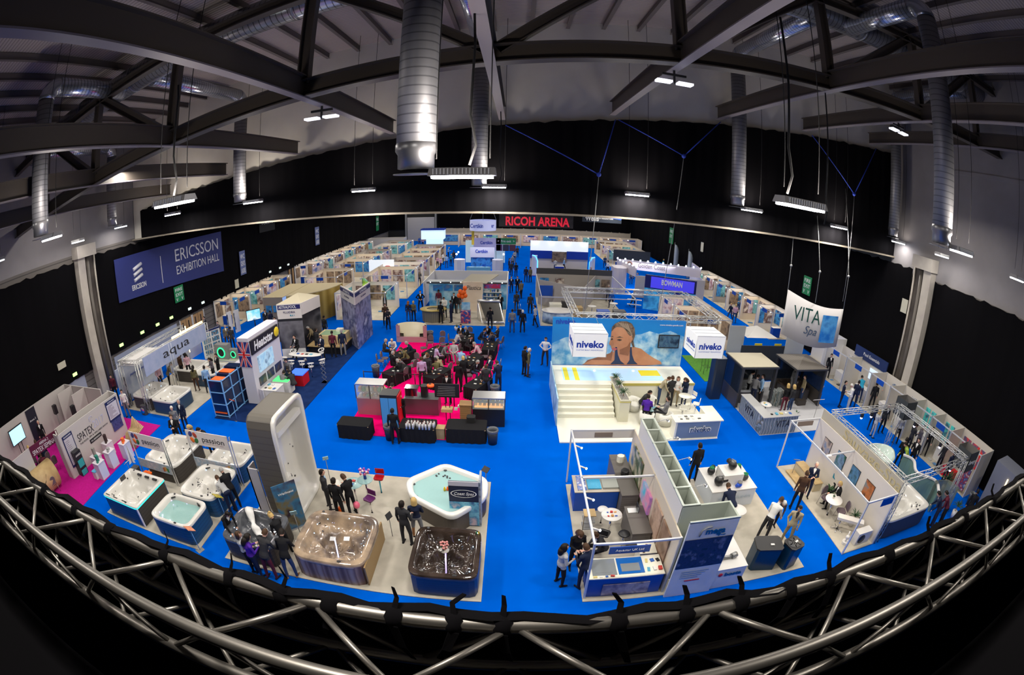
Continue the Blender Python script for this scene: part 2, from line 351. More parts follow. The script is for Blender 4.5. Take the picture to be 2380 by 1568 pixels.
def hb(p,q,name,d=0.42,wd=0.34):
 f=MB();p,q=Vector(p),Vector(q);u=(q-p).normalized();n=u.cross(Vector((0,1,0))).normalized();y=Vector((0,1,0))
 for c,hx,hy in((n*d/2,wd/2,0.02),(-n*d/2,wd/2,0.02),(n*0,0.02,d/2)):
  vs=[e+c+y*(sx*hx)+n*(sn*hy)for e in(p,q)for sx,sn in((-1,-1),(1,-1),(1,1),(-1,1))]
  f.add(vs,[(0,1,2,3),(7,6,5,4),(0,4,5,1),(1,5,6,2),(2,6,7,3),(3,7,4,0)])
 return f.build(name,STEEL,t)
hb(I(XL),I(XR),'bottom_chord',0.55,0.45);zt=3.9
hb((XL,YC,ZB(XL)+zt),(XR,YC,ZB(XR)+zt),'top_chord',0.4)
for x in BX:
 if x==-0.8:continue
 hb((x,YC,ZB(x)+0.5),(x,YC,ZB(x)+zt),'truss_post',0.36,0.3)
for a,b in zip(BX[:4],BX[1:5]):hb((b-0.2,YC,ZB(b)+0.5),(a+0.2,YC,ZB(a)+zt),'truss_diagonal',0.34,0.3)
for a,b in zip(BX[4:],BX[5:]):hb((a+0.2,YC,ZB(a)+0.5),(b-0.2,YC,ZB(b)+zt),'truss_diagonal',0.34,0.3)
# ducts
ZD=lambda x:19.15+0.078*x
def elbow(x,y,z,s,r=0.38,R=0.6,n=6):
 return[(x,y-s*R+s*R*math.sin(a),z-R+R*math.cos(a))for a in[PI/2*i/n for i in range(n+1)]]
f=MB();f.tube([(XL+.05,14,ZD(XL)),(XR-.05,14,ZD(XR))],0.68,28)
t=tag(f.build('main_air_duct',DUCTX),'big shiny spiral air duct crossing the hall under the roof','duct')
for x in[XL+3+i*4.4 for i in range(12)]:
 f=MB();f.tube([(x-0.05,14,ZD(x-.05)),(x+0.05,14,ZD(x+.05))],0.70,28);f.build('joint_ring',mat('duct_ring',(0.25,0.25,0.27),0.3,0.8),t)
DROPS=[(-2.0,8.9,11.45,'fat spiral duct hanging nearest the gallery, in the middle of the picture',-1),(-1.85,22.3,11.25,'spiral duct hanging before the gable curtain behind the fat near one',1),(11.5,21.7,11.2,'spiral duct hanging before the gable curtain to the right of the ropes',1),(13.1,9.0,11.3,'fat spiral duct hanging near the right wall in front of the column',-1),(-15.8,22.4,11.25,'spiral duct hanging before the left part of the gable curtain',1),(-17.2,8.9,11.5,'fat spiral duct hanging at the far left edge of the picture',-1),(-27.2,20.9,11.3,'thin looking spiral duct hanging in the left corner of the high roof',1),(24.2,21.2,11.25,'thin looking spiral duct hanging in the right corner of the high roof',1)]
for x,y,z,lab,s in DROPS:
 t=wthing('air_duct',lab,'duct',(x,y,z),'hanging ducts with round outlets');zb=ZD(x)-(0.3 if s>0 else 0.5)
 f=MB();f.tube([(x,y,z+0.35),(x,y,zb-0.6)],0.40,24);f.build('drop_pipe',DUCT,t)
 f=MB();f.tube(elbow(x,y,zb,s),0.40,24);f.build('elbow',mat('duct_elbow',(0.42,0.44,0.5),0.25,0.8),t)
 f=MB();f.tube([(x,y-s*0.6,zb),(x,14+s*0.4,zb)],0.40,24);f.build('branch_pipe',DUCTY,t)
 f=MB();f.lathe([(0.40,0.55),(0.42,0.5),(0.42,0.38),(0.37,0.3),(0.37,0.02),(0.3,0.0)],(x,y,z),24);f.build('outlet_collar',mat('duct_collar',(0.30,0.30,0.32),0.35,0.7),t)
 f=MB();f.lathe([(0,0),(0.46,0),(0.46,0.02),(0,0.03)],(x,y,z-0.1),24);f.build('outlet_disc',mat('duct_disc',(0.35,0.35,0.36),0.4,0.5),t)
HB=mat('fitting_body',(0.30,0.29,0.30),0.4,0.3);TUBEM=mat('bay_lamp_glow',(1,1,1),0.5,emit=(0.93,0.95,1.0),es=26)
bl=['nearest fitting in the middle, right of the fat hanging duct','fitting before the gable curtain beside the second hanging duct','fitting before the gable curtain, left of the fat near duct','fitting before the gable curtain below the hanging blue ropes','fitting before the gable curtain beside the left spiral duct','fitting low before the left end of the gable curtain','fitting before the gable curtain right of the right spiral duct','large looking near fitting right of the ropes','large looking near fitting on the left under the beams','fitting furthest right before the gable curtain','near fitting below the far left fat duct','fitting in the left corner beside the thin duct','small looking fitting above the left column','fitting beside the thin duct in the right corner','near fitting below the fat right duct','small looking fitting at the right column','fitting cut by the left edge of the picture','fitting cut by the right edge of the picture']
hk=None
for i,(x,y,z)in enumerate(BAYS):
 if hk is None:
  hk=thing('high_bay_light','x','lamp',(x,y,z))
  f=MB();f.add([(-0.62,-0.27,-0.06),(0.62,-0.27,-0.06),(0.62,0.27,-0.06),(-0.62,0.27,-0.06),(-0.60,-0.2,0.09),(0.60,-0.2,0.09),(0.60,0.2,0.09),(-0.60,0.2,0.09)],[(4,5,6,7),(0,1,5,4),(1,2,6,5),(2,3,7,6),(3,0,4,7),(0,3,2,1)])
  for k in range(16):f.box(-0.52+k*0.067,-0.50+k*0.067,-0.285,-0.2,-0.04,0.07,1)
  f.build('housing',[HB,mat('fitting_slot',(0.7,0.7,0.7),0.4)],hk)
  f=MB()
  for k in range(4):f.tube([(-0.56,-0.19+k*0.127,-0.085),(0.56,-0.19+k*0.127,-0.085)],0.03,8)
  f.build('lamp_tubes',TUBEM,hk)
  f=MB()
  for sx in(-0.5,0.5):f.tube([(sx,0,0.09),(sx*0.98,0,3.0)],0.012,5)
  f.build('suspension_wires',MATT,hk)
  o=hk
 else:o=copy_tree(hk);o.location=(x,y,z)
 [ch for ch in o.children if ch.name.startswith('susp')][0].scale.z=(ZR(x)-z+.02)/3
 o['label']='hanging white strip '+bl[i];o['group']='high bay lights under the roof'
for(qx,qy,x),lab in(((748,252,-6.5),'small double floodlight clamped under the left roof beams'),((1567,172,4.75),'small double floodlight clamped under a right roof beam near the gable'),((2088,287,16.4),'small single floodlight clamped under a beam at the right')):
 y=UX(qx,qy,x)[0];z=ZB(x)-.45;t=wthing('floodlight',lab,'lamp',(x,y,z))
 for dx in(-0.35,0.35):f=MB();f.box(x+dx-0.25,x+dx+0.25,y-0.15,y+0.15,z,z+0.07);f.build('lamp_head',mat('flood_glow',(1,1,1),0.4,emit=(0.85,0.85,1),es=2),t)
 f=MB();f.box(x-0.4,x+0.4,y-0.04,y+0.04,z+0.25,z+0.33);f.box(x-0.03,x+0.03,y-0.03,y+0.03,z,z+0.5);f.build('bracket',BLACK,t)
BROPE=mat('blue_rope',S(30,60,170),0.7)
for(bx,bz),pts,low,lab in(((3.95,12.0),[(-0.6,14.3),(4.75,14.9)],4.6,'pair of blue bridle ropes spreading to the middle roof beams'),((8.35,13.4),[(4.9,14.9),(10.5,15.6)],4.6,'pair of blue bridle ropes right of the middle ones'),((19.9,13.2),[(16.3,16.0),(22.1,16.6)],6.6,'pair of blue bridle ropes near the right wall')):
 by=21.9 if bx<12 else 21.2;t=wthing('bridle_rope',lab,'rope',(bx,by,bz))
 f=MB()
 for px_,pz in pts:f.tube([(bx,by,bz),(px_,by+.1,pz)],0.028,6)
 f.ball((bx,by,bz),0.12);f.build('bridle',BROPE,t)
 f=MB();f.tube([(bx,by,bz),(bx,24.3 if bx<12 else by,low)],0.018,6);f.build('chain',MGREY,t)
for(x,y,z0),lab in(((-0.9,8.6,11.5),'thick black cable hanging left of the near middle lamp'),((5.6,8.2,11.5),'thick black cable hanging onto the near right lamp'),((10.6,12.9,11.0),'loose black cable hanging right of the near right lamp'),((-8.1,8.4,11.5),'black cable hanging onto the near left lamp'),((-0.8,20.5,11.4),'black cable hanging beside the second duct')):
 f=MB();f.tube([(x,y,ZB(x)+0.3),(x+0.05,y,14),(x,y,z0+1.0),(x+0.12,y,z0+0.4),(x,y,z0)],0.028,6);tag(f.build('hanging_cable',MATT),lab,'cable')
TD,TS,TR=1.27,0.285,0.029
YA=TD/math.tan(math.radians(55.9));YB=YA-TS;ZA=H-TD;ZBt=ZA-TS
TRM=mat('truss_tube',(0.20,0.185,0.165),0.42,0.85)
t=wthing('box_truss','aluminium box truss running along the gallery edge in the foreground','truss',(0,YA,ZA))
CH={'A':(YA,ZA),'B':(YB,ZA),'C':(YB,ZBt),'D':(YA,ZBt)}
for c in 'ABCD':f=MB();f.tube([(-20,*CH[c]),(20,*CH[c])],TR,16);f.build('chord',TRM,t)
def web(a,b,off,name='brace',r=0.0125):
 for i in range(-9,9):
  x0=i*0.69+0.02;xm=x0+0.345
  p=(x0+off,*CH[a]);q=(xm+off,*CH[b]);s_=(x0+0.69+off,*CH[a])
  f=MB();f.tube([p,q],r,8);f.build(name,TRM,t)
  f=MB();f.tube([q,s_],r,8);f.build(name,TRM,t)
web('A','B',0);web('A','D',0);web('B','C',0.345);web('D','C',0.0)
f=MB();n=520
vs=[]
for i in range(n+1):
 x=XL+.1+(XR-XL-.2)*i/n;y=YA+0.05+0.012*math.sin(i*1.9)+0.01*math.sin(i*0.7)
 tz=ZA+0.034+0.006*math.sin(i*0.9)+0.004*math.sin(i*2.3)
 vs+=[(x,y-0.05,tz),(x,y-0.008,tz-0.004),(x,y+0.02,tz-0.3),(x,y+0.05,tz-2),(x,y+0.05,0.4)]
f.add(vs,[(5*i+j,5*i+5+j,5*i+6+j,5*i+1+j)for i in range(n)for j in range(4)],0,True)
tag(f.build('gallery_drape',CURT),'black drape hanging from the top tube of the foreground box truss','curtain')
tp=[(-2.60,1),(-2.18,0),(-1.83,0),(-1.40,1),(-1.03,1),(-0.79,1),(-0.60,0),(-0.37,1),(-0.17,1),(-0.015,1),(0.36,1),(0.60,1),(0.82,1),(1.05,0),(1.26,1),(1.66,0),(2.02,1),(2.45,0),(2.9,1)]
for i,(x,up)in enumerate(tp):
 rnd=random.Random(i);f=MB();w_=0.022+0.012*rnd.random()
 f.lathe([(TR+0.004,-w_),(TR+0.012,-w_*0.5),(TR+0.012,w_*0.5),(TR+0.004,w_)],(0,0,0),14)
 f.v=[(x+v[2]+0.25*v[1]*rnd.uniform(-1,1),YA+v[0],ZA+v[1])for v in f.v]
 L=rnd.uniform(0.10,0.24);dx=rnd.uniform(-0.07,0.08)
 def ribbon(ps,wd):
  vs=[];
  for k,p in enumerate(ps):ww=wd*(1-0.2*k);vs+=[(p[0]-ww,p[1],p[2]),(p[0]+ww,p[1]-0.008,p[2]+0.004),(p[0]+ww,p[1]-0.011,p[2]),(p[0]-ww,p[1]-0.003,p[2]-0.004)]
  f.add(vs,[(4*k+j,4*k+(j+1)%4,4*k+4+(j+1)%4,4*k+4+j)for k in range(len(ps)-1)for j in range(4)]+[(0,1,2,3),tuple(len(vs)-4+j for j in(3,2,1,0))])
 ribbon([(x,YA-0.035,ZA+0.0),(x+dx*0.5,YA-0.06,ZA-L*0.5),(x+dx,YA-0.05,ZA-L)],0.018)
 if up:ribbon([(x,YA+0.01,ZA+0.03),(x+dx*0.15,YA+0.05,ZA+0.06),(x-dx*0.35+0.01,YA+0.07,ZA+0.09)],0.011)
 tag(f.build('tie_strap',CURT),'black cloth tie knotted round the foreground truss tube','strap','cloth ties on the foreground truss')
class PB(MB):
 def cap(s,p,q,r0,r1,n=10,ax=None,fl=1.0):
  p,q=Vector(p),Vector(q);d=(q-p).normalized();up=Vector(ax)if ax is not None else(Vector((0,1,0))if abs(d.z)>0.7 else Vector((0,0,1)))
  a=d.cross(up).normalized();b=a.cross(d).normalized();vs=[];rows=[]
  for k in range(4):t=PI/2*k/4;rows.append((p-d*(r0*math.cos(t)),r0*math.sin(t)))
  for k in range(5):t=PI/2*k/4;rows.append((q+d*(r1*math.sin(t)),r1*math.cos(t)))
  rows=[r for r in rows]
  for c,r in rows:
   for j in range(n):t=2*PI*j/n;vs.append(c+a*(max(r,1e-4)*math.cos(t))+b*(max(r,1e-4)*fl*math.sin(t)))
  fs=[(i*n+j,i*n+(j+1)%n,(i+1)*n+(j+1)%n,(i+1)*n+j)for i in range(len(rows)-1)for j in range(n)]
  fs+=[tuple(range(n))[::-1],tuple(range((len(rows)-1)*n,len(rows)*n))]
  return s.add(vs,fs,0,True)
 def loft(s,rows,n=16):
  vs=[c+xa*(rx*math.cos(2*PI*j/n))+ya*(ry*math.sin(2*PI*j/n))for c,rx,ry,xa,ya in rows for j in range(n)]
  fs=[(i*n+j,i*n+(j+1)%n,(i+1)*n+(j+1)%n,(i+1)*n+j)for i in range(len(rows)-1)for j in range(n)]
  fs+=[tuple(range(n))[::-1],tuple(range((len(rows)-1)*n,len(rows)*n))]
  return s.add(vs,fs,0,True)
V=Vector
# direction of each limb (outwards, forwards, up): right upper arm, right forearm, left upper arm, left forearm, right thigh, right shank, left thigh, left shank
dn=(0,0,-1)
POSES={'stand':(2,5,(.16,.02,-1),(.06,.22,-1),(.16,.0,-1),(.06,.2,-1),(.10,0,-1),(.02,-.04,-1),(.10,0.03,-1),(.02,-.06,-1)),'talk':(1,0,(.22,.05,-1),(-.35,.85,.05),(.18,0,-1),(.04,.2,-1),(.13,.05,-1),(.02,-.05,-1),(.08,-.04,-1),(.0,-.05,-1)),'folded':(0,8,(.22,.20,-1),(-.95,.55,.12),(.22,.20,-1),(-.95,.60,-.02),(.12,0,-1),(.0,-.03,-1),(.10,.04,-1),(.04,-.08,-1)),'read':(4,30,(.14,.25,-1),(-.35,.9,.25),(.14,.25,-1),(-.35,.9,.2),(.09,0,-1),(.0,-.03,-1),(.09,.02,-1),(.02,-.05,-1)),'reach':(28,22,(.12,.75,-.7),(-.05,.9,-.45),(.15,.45,-.9),(-.2,.8,-.6),(.10,.02,-1),(.02,-.05,-1),(.12,-.12,-1),(.03,-.10,-1)),'bend':(62,10,(.15,.75,-.35),(-.1,1,-.5),(.15,.6,-.6),(-.1,.8,-.6),(.12,.12,-1),(.0,-.12,-1),(.12,-.05,-1),(.03,-.10,-1)),'walk':(4,3,(.12,.35,-1),(.02,.55,-.9),(.12,-.35,-1),(.02,-.05,-1),(.06,.42,-1),(.0,.02,-1),(.06,-.25,-1),(.0,-.55,-1)),'phone':(0,5,(.25,.45,-.9),(-.35,.35,.95),(.2,.05,-1),(-.2,.5,-.7),(.10,.0,-1),(.02,-.04,-1),(.10,.03,-1),(.02,-.05,-1)),'hips':(0,5,(.55,-.15,-.8),(-.75,.35,-.5),(.55,-.15,-.8),(-.75,.35,-.5),(.16,0,-1),(.02,-.04,-1),(.14,0.02,-1),(.02,-.05,-1)),'pocket':(0,6,(.30,-.12,-1),(-.30,.45,-.8),(.14,.0,-1),(.02,.25,-1),(.13,0,-1),(.02,-.04,-1),(.10,0.03,-1),(.02,-.05,-1)),'sit':(10,12,(.20,.45,-.85),(-.35,.9,-.15),(.20,.45,-.85),(-.35,.9,-.1),(.16,1,.02),(.02,.05,-1),(.16,1,.02),(.0,-.12,-1)),'lean':(30,8,(.25,.75,-.65),(-.55,.75,.15),(.25,.7,-.7),(-.6,.7,.0),(.20,1,.0),(.05,-.10,-1),(.16,1,.0),(.0,.12,-1)),'cross':(-6,8,(.20,.30,-.95),(-.45,.85,-.2),(.20,.30,-.95),(-.5,.8,-.1),(-.05,1,.22),(-.1,.55,-.8),(.14,1,.02),(.0,.05,-1)),'perch':(12,14,(.18,.50,-.85),(-.25,.95,.05),(.18,.50,-.85),(-.3,.9,.1),(.18,.9,-.35),(.02,-.15,-1),(.18,.85,-.45),(.0,.12,-1)),}
BODY={}
def body(pose,fem=False):
 key=(pose,fem)
 if key in BODY:return BODY[key]
 lean,nod,RU,RF,LU,LF,RT,RS,LT,LS=POSES[pose]
 lean,nod=math.radians(lean),math.radians(nod);k=0.93 if fem else 1.0
 Rl=Matrix.Rotation(-lean,3,'X')
 def dv(v,s,R=None):d=V((v[0]*s,v[1],v[2])).normalized();return(R@d)if R else d
 TH,SH,UA,FA=0.43*k,0.43*k,0.29*k,0.25*k
 seg=[]
 hipR,hipL=V((.085,0,-.04)),V((-.085,0,-.04))
 legs=[]
 for h,T,S_,s in((hipR,RT,RS,1),(hipL,LT,LS,-1)):
  kn=h+dv(T,s)*TH;an=kn+dv(S_,s)*SH;legs.append((h,kn,an,s))
 low=min(l[2].z for l in legs);P=V((0,0,-low+0.085))
 pel=P;up=Rl@V((0,0,1));fw=Rl@V((0,1,0));X=V((1,0,0))
 b=PB();w_=0.9 if fem else 1.0
 Lt=0.50*k
 c=lambda t:pel+up*(Lt*t)-fw*0.012
 b.loft([(c(-.20),.10,.08,X,fw),(c(-.12),.150*(1.04 if fem else 1),.115,X,fw),(c(.06),.158*(1.02 if fem else 1),.120,X,fw),(c(.30),.132*w_,.102,X,fw),(c(.55),.150*w_,.112,X,fw),(c(.78),.170*w_,.120+(0.015 if fem else 0),X,fw),(c(.93),.165*w_,.10,X,fw),(c(1.02),.11*w_,.08,X,fw),(c(1.10),.05,.05,X,fw)])
 seg.append((c(-.15),c(0.05),'hip'));seg.append((c(0.06),c(1.02),'torso'))
 sh=c(.93);nk=c(1.08)
 ha=lean*0.75+nod;Rh=Matrix.Rotation(-ha,3,'X');hu=Rh@V((0,0,1));hf=Rh@V((0,1,0))
 neck=nk+(up*.5+hu*.5)*0.06;hc=neck+hu*0.115+hf*0.02
 b.cap(c(1.0),neck+hu*.03,.062*w_,.055*w_);seg.append((nk,neck+hu*.02,'neck'))
 b.loft([(hc+hu*z+hf*y,rx,ry,X,hf)for z,y,rx,ry in((-.118,.035,.02,.02),(-.108,.035,.040,.042),(-.075,.018,.060,.070),(-.03,.004,.072,.088),(.02,-.004,.077,.096),(.065,-.008,.070,.088),(.098,-.010,.050,.062),(.115,-.010,.018,.022))],14)
 b.cap(hc+hf*.088+hu*.005,hc+hf*.106-hu*.028,.009,.014);b.cap(hc+X*.076-hu*.02,hc+X*.079+hu*.015,.012,.014);b.cap(hc-X*.076-hu*.02,hc-X*.079+hu*.015,.012,.014)
 b.cap(hc+hf*.080-X*.03+hu*.022,hc+hf*.080+X*.03+hu*.022,.012,.012);b.cap(hc+hf*.078-X*.02-hu*.058,hc+hf*.078+X*.02-hu*.058,.010,.010)
 seg.append((hc-hu*.09,hc+hu*.09,'head'))
 hands=[]
 for s,U_,F_ in((1,RU,RF),(-1,LU,LF)):
  so=sh+X*(s*.178*w_)-up*.01;el=so+dv(U_,s,Rl)*UA;wr=el+dv(F_,s,Rl)*FA
  b.cap(sh+X*(s*.10),so,.075*w_,.066*w_);b.cap(so,el,.062*w_,.047*w_);b.cap(el,wr,.048*w_,.031*w_)
  seg+=[(so,el,'upper'),(el,wr,'fore')]
  d=(wr-el).normalized();sd=d.cross(up if abs(d.dot(up))<.8 else fw).normalized()
  if sd.dot(X)*s<0:sd=-sd
  pn=d.cross(sd).normalized()
  if pn.dot(-up+fw*.2)<0:pn=-pn
  b.cap(wr+d*.01,wr+d*.075,.030,.036,fl=.5,ax=pn);seg.append((wr+d*.018,wr+d*.17,'hand'))
  for q,ln in((-.027,.062),(-.009,.075),(.009,.070),(.026,.052)):
   a0=wr+d*.088+sd*(q*-1);a1=a0+(d*.9+pn*.35).normalized()*ln*.5;a2=a1+(d*.6+pn*.8).normalized()*ln*.5
   b.cap(a0,a1,.0098,.009,6);b.cap(a1,a2,.009,.008,6)
  t0=wr+d*.035-sd*.028;t1=t0+(d*.6-sd*.7+pn*.3).normalized()*.04;t2=t1+(d*.9+pn*.3).normalized()*.028
  b.cap(t0,t1,.013,.011,6);b.cap(t1,t2,.011,.009,6)
  hands.append(wr+d*.09+pn*.02)
 for h,kn,an,s in legs:
  h,kn,an=h+P,kn+P,an+P
  b.cap(h+V((0,0,.02)),kn,.092*(1 if not fem else.98),.062);b.cap(kn,an,.062,.047 if not fem else.038)
  seg+=[(h,kn,'thigh'),(kn,an+V((0,0,.0)),'shank')]
  sd=(an-kn).normalized();ff=V((s*.18,1,0)).normalized()
  if pose in('walk',)and s<0:ff=V((0,.75,-.5)).normalized()
  hz=an+V((0,0,-.045));b.cap(hz-ff*.04,hz+ff*.14+V((0,0,-.012)),.040,.028,fl=.9);seg.append((hz-ff*.05,hz+ff*.17,'foot'))
 me=b.mesh('body_raw',WHITE);o=bpy.data.objects.new('tmp',me);COL.objects.link(o)
 m=o.modifiers.new('r','REMESH');m.mode='VOXEL';m.voxel_size=0.0135;m.use_smooth_shade=True
 m=o.modifiers.new('s','SMOOTH');m.factor=0.5;m.iterations=2
 bpy.context.view_layer.update();me2=bpy.data.meshes.new_from_object(o.evaluated_get(bpy.context.evaluated_depsgraph_get()))
 bpy.data.objects.remove(o);me2.name='person_body'
 nf=len(me2.polygons);ce=np.zeros(nf*3);me2.polygons.foreach_get('center',ce);ce=ce.reshape(-1,3)
 best=np.full(nf,1e9);idx=np.zeros(nf,int);tt=np.zeros(nf);RAD={'torso':.12,'hip':.12,'head':.085,'thigh':.07,'neck':.05,'upper':.055,'fore':.04,'hand':.03,'shank':.05,'foot':.04}
 for i,(a,q,pt)in enumerate(seg):
  a,q=np.array(a),np.array(q);d=q-a;t=np.clip(((ce-a)@d)/(d@d),0,1);ds=np.linalg.norm(ce-(a+t[:,None]*d),axis=1)-RAD[pt]
  w2=ds<best;best[w2]=ds[w2];idx[w2]=i;tt[w2]=t[w2]
 SL={'torso':1,'hip':2,'head':0,'neck':0,'upper':1,'fore':6,'hand':0,'thigh':3,'shank':4,'foot':5}
 mi=np.array([SL[seg[i][2]]for i in idx])
 rel=ce-np.array(c(0));fx=rel@np.array(fw);ux=rel@np.array(up)/Lt;xx=rel[:,0]
 parts=np.array([seg[i][2]for i in idx])
 mi[(parts=='torso')&(fx>.05)&(ux>.62)&(np.abs(xx)<.06*(ux-.55)/.45)]=7
 mi[(parts=='neck')&(ux<1.06)]=7
 mi[(parts=='thigh')&(tt<.18)]=2
 me2.materials.clear()
 for _ in range(10):me2.materials.append(WHITE)
 me2.polygons.foreach_set('material_index',mi.astype(np.int32))
 bm=bmesh.new();bm.from_mesh(me2)
 for s in(-1,1):
  r=bmesh.ops.create_icosphere(bm,subdivisions=1,radius=.009,matrix=Matrix.Translation(hc+hf*.089+X*(s*.030)+hu*.006))
  for f_ in{f_ for v_ in r['verts']for f_ in v_.link_faces}:f_.material_index=8
 r=bmesh.ops.create_icosphere(bm,subdivisions=1,radius=.012,matrix=Matrix.Translation(hc+hf*.080-hu*.060)@Matrix.Diagonal((2.0,1.0,.6,1)))
 for f_ in{f_ for v_ in r['verts']for f_ in v_.link_faces}:f_.material_index=9
 bm.to_mesh(me2);bm.free()
 Mh=Matrix(((1,0,0),(0,hf.y,hu.y),(0,hf.z,hu.z))).to_4x4();Mh.translation=hc
 BODY[key]=(me2,Mh,hands,(c,X,fw,up,Lt));return BODY[key]
def hair_mesh(style):
 f=MB();n,k=20,9
 def shell(scale,low,front,back):
  vs=[]
  for i in range(k+1):
   for j in range(n):
    a=2*PI*j/n;fy=math.sin(a)
    zlow=front if fy>.45 else(low if fy>-.2 else back)
    if abs(fy-.45)<.3 and fy>.15:zlow=low+(front-low)*max(0,(fy-.15)/.35)
    z=.128-(.128-zlow)*(i/k)**1.25
    zz=max(-1,min(1,(z-0.0)/.128));r=math.sqrt(max(0.0,1-zz*zz))if z>0 else 1.0
    vs.append((.088*scale*r*math.cos(a),-.012+.106*scale*r*math.sin(a),z))
  f.add(vs,[(i*n+j,i*n+(j+1)%n,(i+1)*n+(j+1)%n,(i+1)*n+j)for i in range(k)for j in range(n)],0,True)
 if style=='short':shell(1.0,-.01,.062,-.065)
 elif style=='receding':shell(.985,-.01,.10,-.055)
 elif style=='cap':shell(1.05,.02,.05,.0);f.box(-.06,.06,.07,.17,.045,.055)
 elif style=='bun':shell(1.02,-.02,.06,-.07);f.ball((0,-.09,.10),.045)
 elif style=='bob':shell(1.10,-.12,.058,-.14)
 elif style=='long':
  shell(1.10,-.10,.058,-.12)
  f.loft=None
  f.tube([(0,-.075,-.02),(0,-.095,-.12),(0,-.105,-.22),(0,-.10,-.31)],[.075,.085,.075,.03],12)
 elif style=='tail':shell(1.02,-.02,.06,-.06);f.tube([(0,-.10,.05),(0,-.15,-.02),(0,-.14,-.14),(0,-.13,-.2)],[.03,.032,.026,.008],8)
 return f.mesh('hair_'+style,WHITE)
HAIRM={}
SKINS={'fair':(0.60,0.34,0.25),'pale':(0.68,0.42,0.33),'tan':(0.42,0.22,0.14),'brown':(0.20,0.10,0.06)}
def cmat(c,pre='cloth'):
 nm=pre+'_%d_%d_%d'%tuple(int(v*255)for v in c)
 return mat(nm,c,0.85 if pre=='cloth' else 0.55,spec=0.2)
CC={'black':(0.010,0.010,0.012),'charcoal':(0.03,0.03,0.034),'navy':(0.012,0.018,0.045),'grey':(0.18,0.18,0.19),'lgrey':(0.42,0.42,0.43),'white':(0.75,0.74,0.72),'lilac':(0.42,0.30,0.50),'pink':(0.60,0.36,0.42),'lblue':(0.25,0.42,0.66),'blue':(0.03,0.10,0.38),'denim':(0.03,0.055,0.13),'teal':(0.02,0.22,0.32),'purple':(0.08,0.02,0.32),'olive':(0.13,0.11,0.05),'tweed':(0.16,0.13,0.085),'beige':(0.42,0.36,0.24),'brown':(0.07,0.035,0.02),'maroon':(0.10,0.015,0.03),'red':(0.5,0.02,0.03),'green':(0.05,0.20,0.05),'lime':(0.35,0.50,0.08),'khaki':(0.30,0.24,0.14),'orange':(0.75,0.16,0.02),'check':(0.10,0.09,0.11),'tanned':(0.30,0.14,0.06),'cyan':(0.03,0.35,0.55)}
HC={'dark':(0.012,0.008,0.006),'brown':(0.06,0.03,0.015),'blond':(0.50,0.34,0.13),'grey':(0.30,0.29,0.28),'white':(0.62,0.60,0.57),'ginger':(0.25,0.08,0.02)}
PEOPLE=[]
def person(x,y,face,pose,top,bot,label,hair='short',hc='dark',z=0.0,fem=False,jacket=None,shirt='white',skin='fair',sleeves=True,shoes='black',sc=None,group=None,lower=None,name='person'):
 me,Mh,hands,fr=body(pose,fem);rnd=random.Random(len(PEOPLE)*7+1)
 o=bpy.data.objects.new(name,me);COL.objects.link(o);o.location=(x,y,z);o.rotation_euler=(0,0,-math.radians(face))
 s=sc or(0.97+0.07*rnd.random());o.scale=(s*1.12,s*1.12,s*1.03)
 if jacket is None:jacket=top in('black','charcoal','navy','olive','tweed')and not fem
 T,B=cmat(CC[top]),cmat(CC[bot]);sk=cmat(SKINS[skin],'skin');C1=[sk,T,T if jacket else B,B,cmat(CC[lower])if lower else B,cmat(CC[shoes]),T if sleeves else sk,cmat(CC[shirt])if jacket else T,cmat((0.02,0.015,0.01),'skin'),cmat((0.42,0.13,0.11),'skin')]
 if lower=='brown' and fem:pass
 for i,m in enumerate(C1):o.material_slots[i].link='OBJECT';o.material_slots[i].material=m
 if hair:
  if hair not in HAIRM:HAIRM[hair]=hair_mesh(hair)
  h=bpy.data.objects.new('hair',HAIRM[hair]);COL.objects.link(h);h.parent=o;h.matrix_local=Mh
  h.material_slots[0].link='OBJECT';h.material_slots[0].material=cmat(HC[hc],'hair')
 tag(o,label,'person',group);PEOPLE.append(o);return o
def pp(px,py,face,pose,top,bot,label,**k):
 x,y=U(px,py,k.get('z',0.0));return person(x,y,face,pose,top,bot,label,**k)
def ps(px,py,face,pose,top,bot,label,h=0.55,**k):
 x,y=U(px,py,h);return person(x,y,face,pose,top,bot,label,**k)
_SM={}
def small(name,kind,m,parent,c,nn,r,loc=None):
 if(kind,m.name)not in _SM:
  f=MB();f.tube([(0,0,0.001),(0,0,.7)],[1,.7],10)if kind=='ring' else f.ball((0,0,0),1,n=6,k=4);_SM[kind,m.name]=f.mesh(name,m)
 o=bpy.data.objects.new(name,_SM[kind,m.name]);COL.objects.link(o);_par(o,parent)
 q=V((0,0,1)).rotation_difference(V(nn));o.rotation_mode='QUATERNION';o.rotation_quaternion=q;o.location=c;o.scale=(r,r,r);return o
def srect(cx,cy_,hx,hy,t,n=72,p=5.0):
 out=[]
 for j in range(n):
  a=2*PI*j/n;c,s=math.cos(a),math.sin(a);r=(abs(c)**p+abs(s)**p)**(-1/p)
  out.append((cx+hx*t*r*c,cy_+hy*t*r*s))
 return out
def sm(a,b,x):t=max(0,min(1,(x-a)/(b-a)));return t*t*(3-2*t)
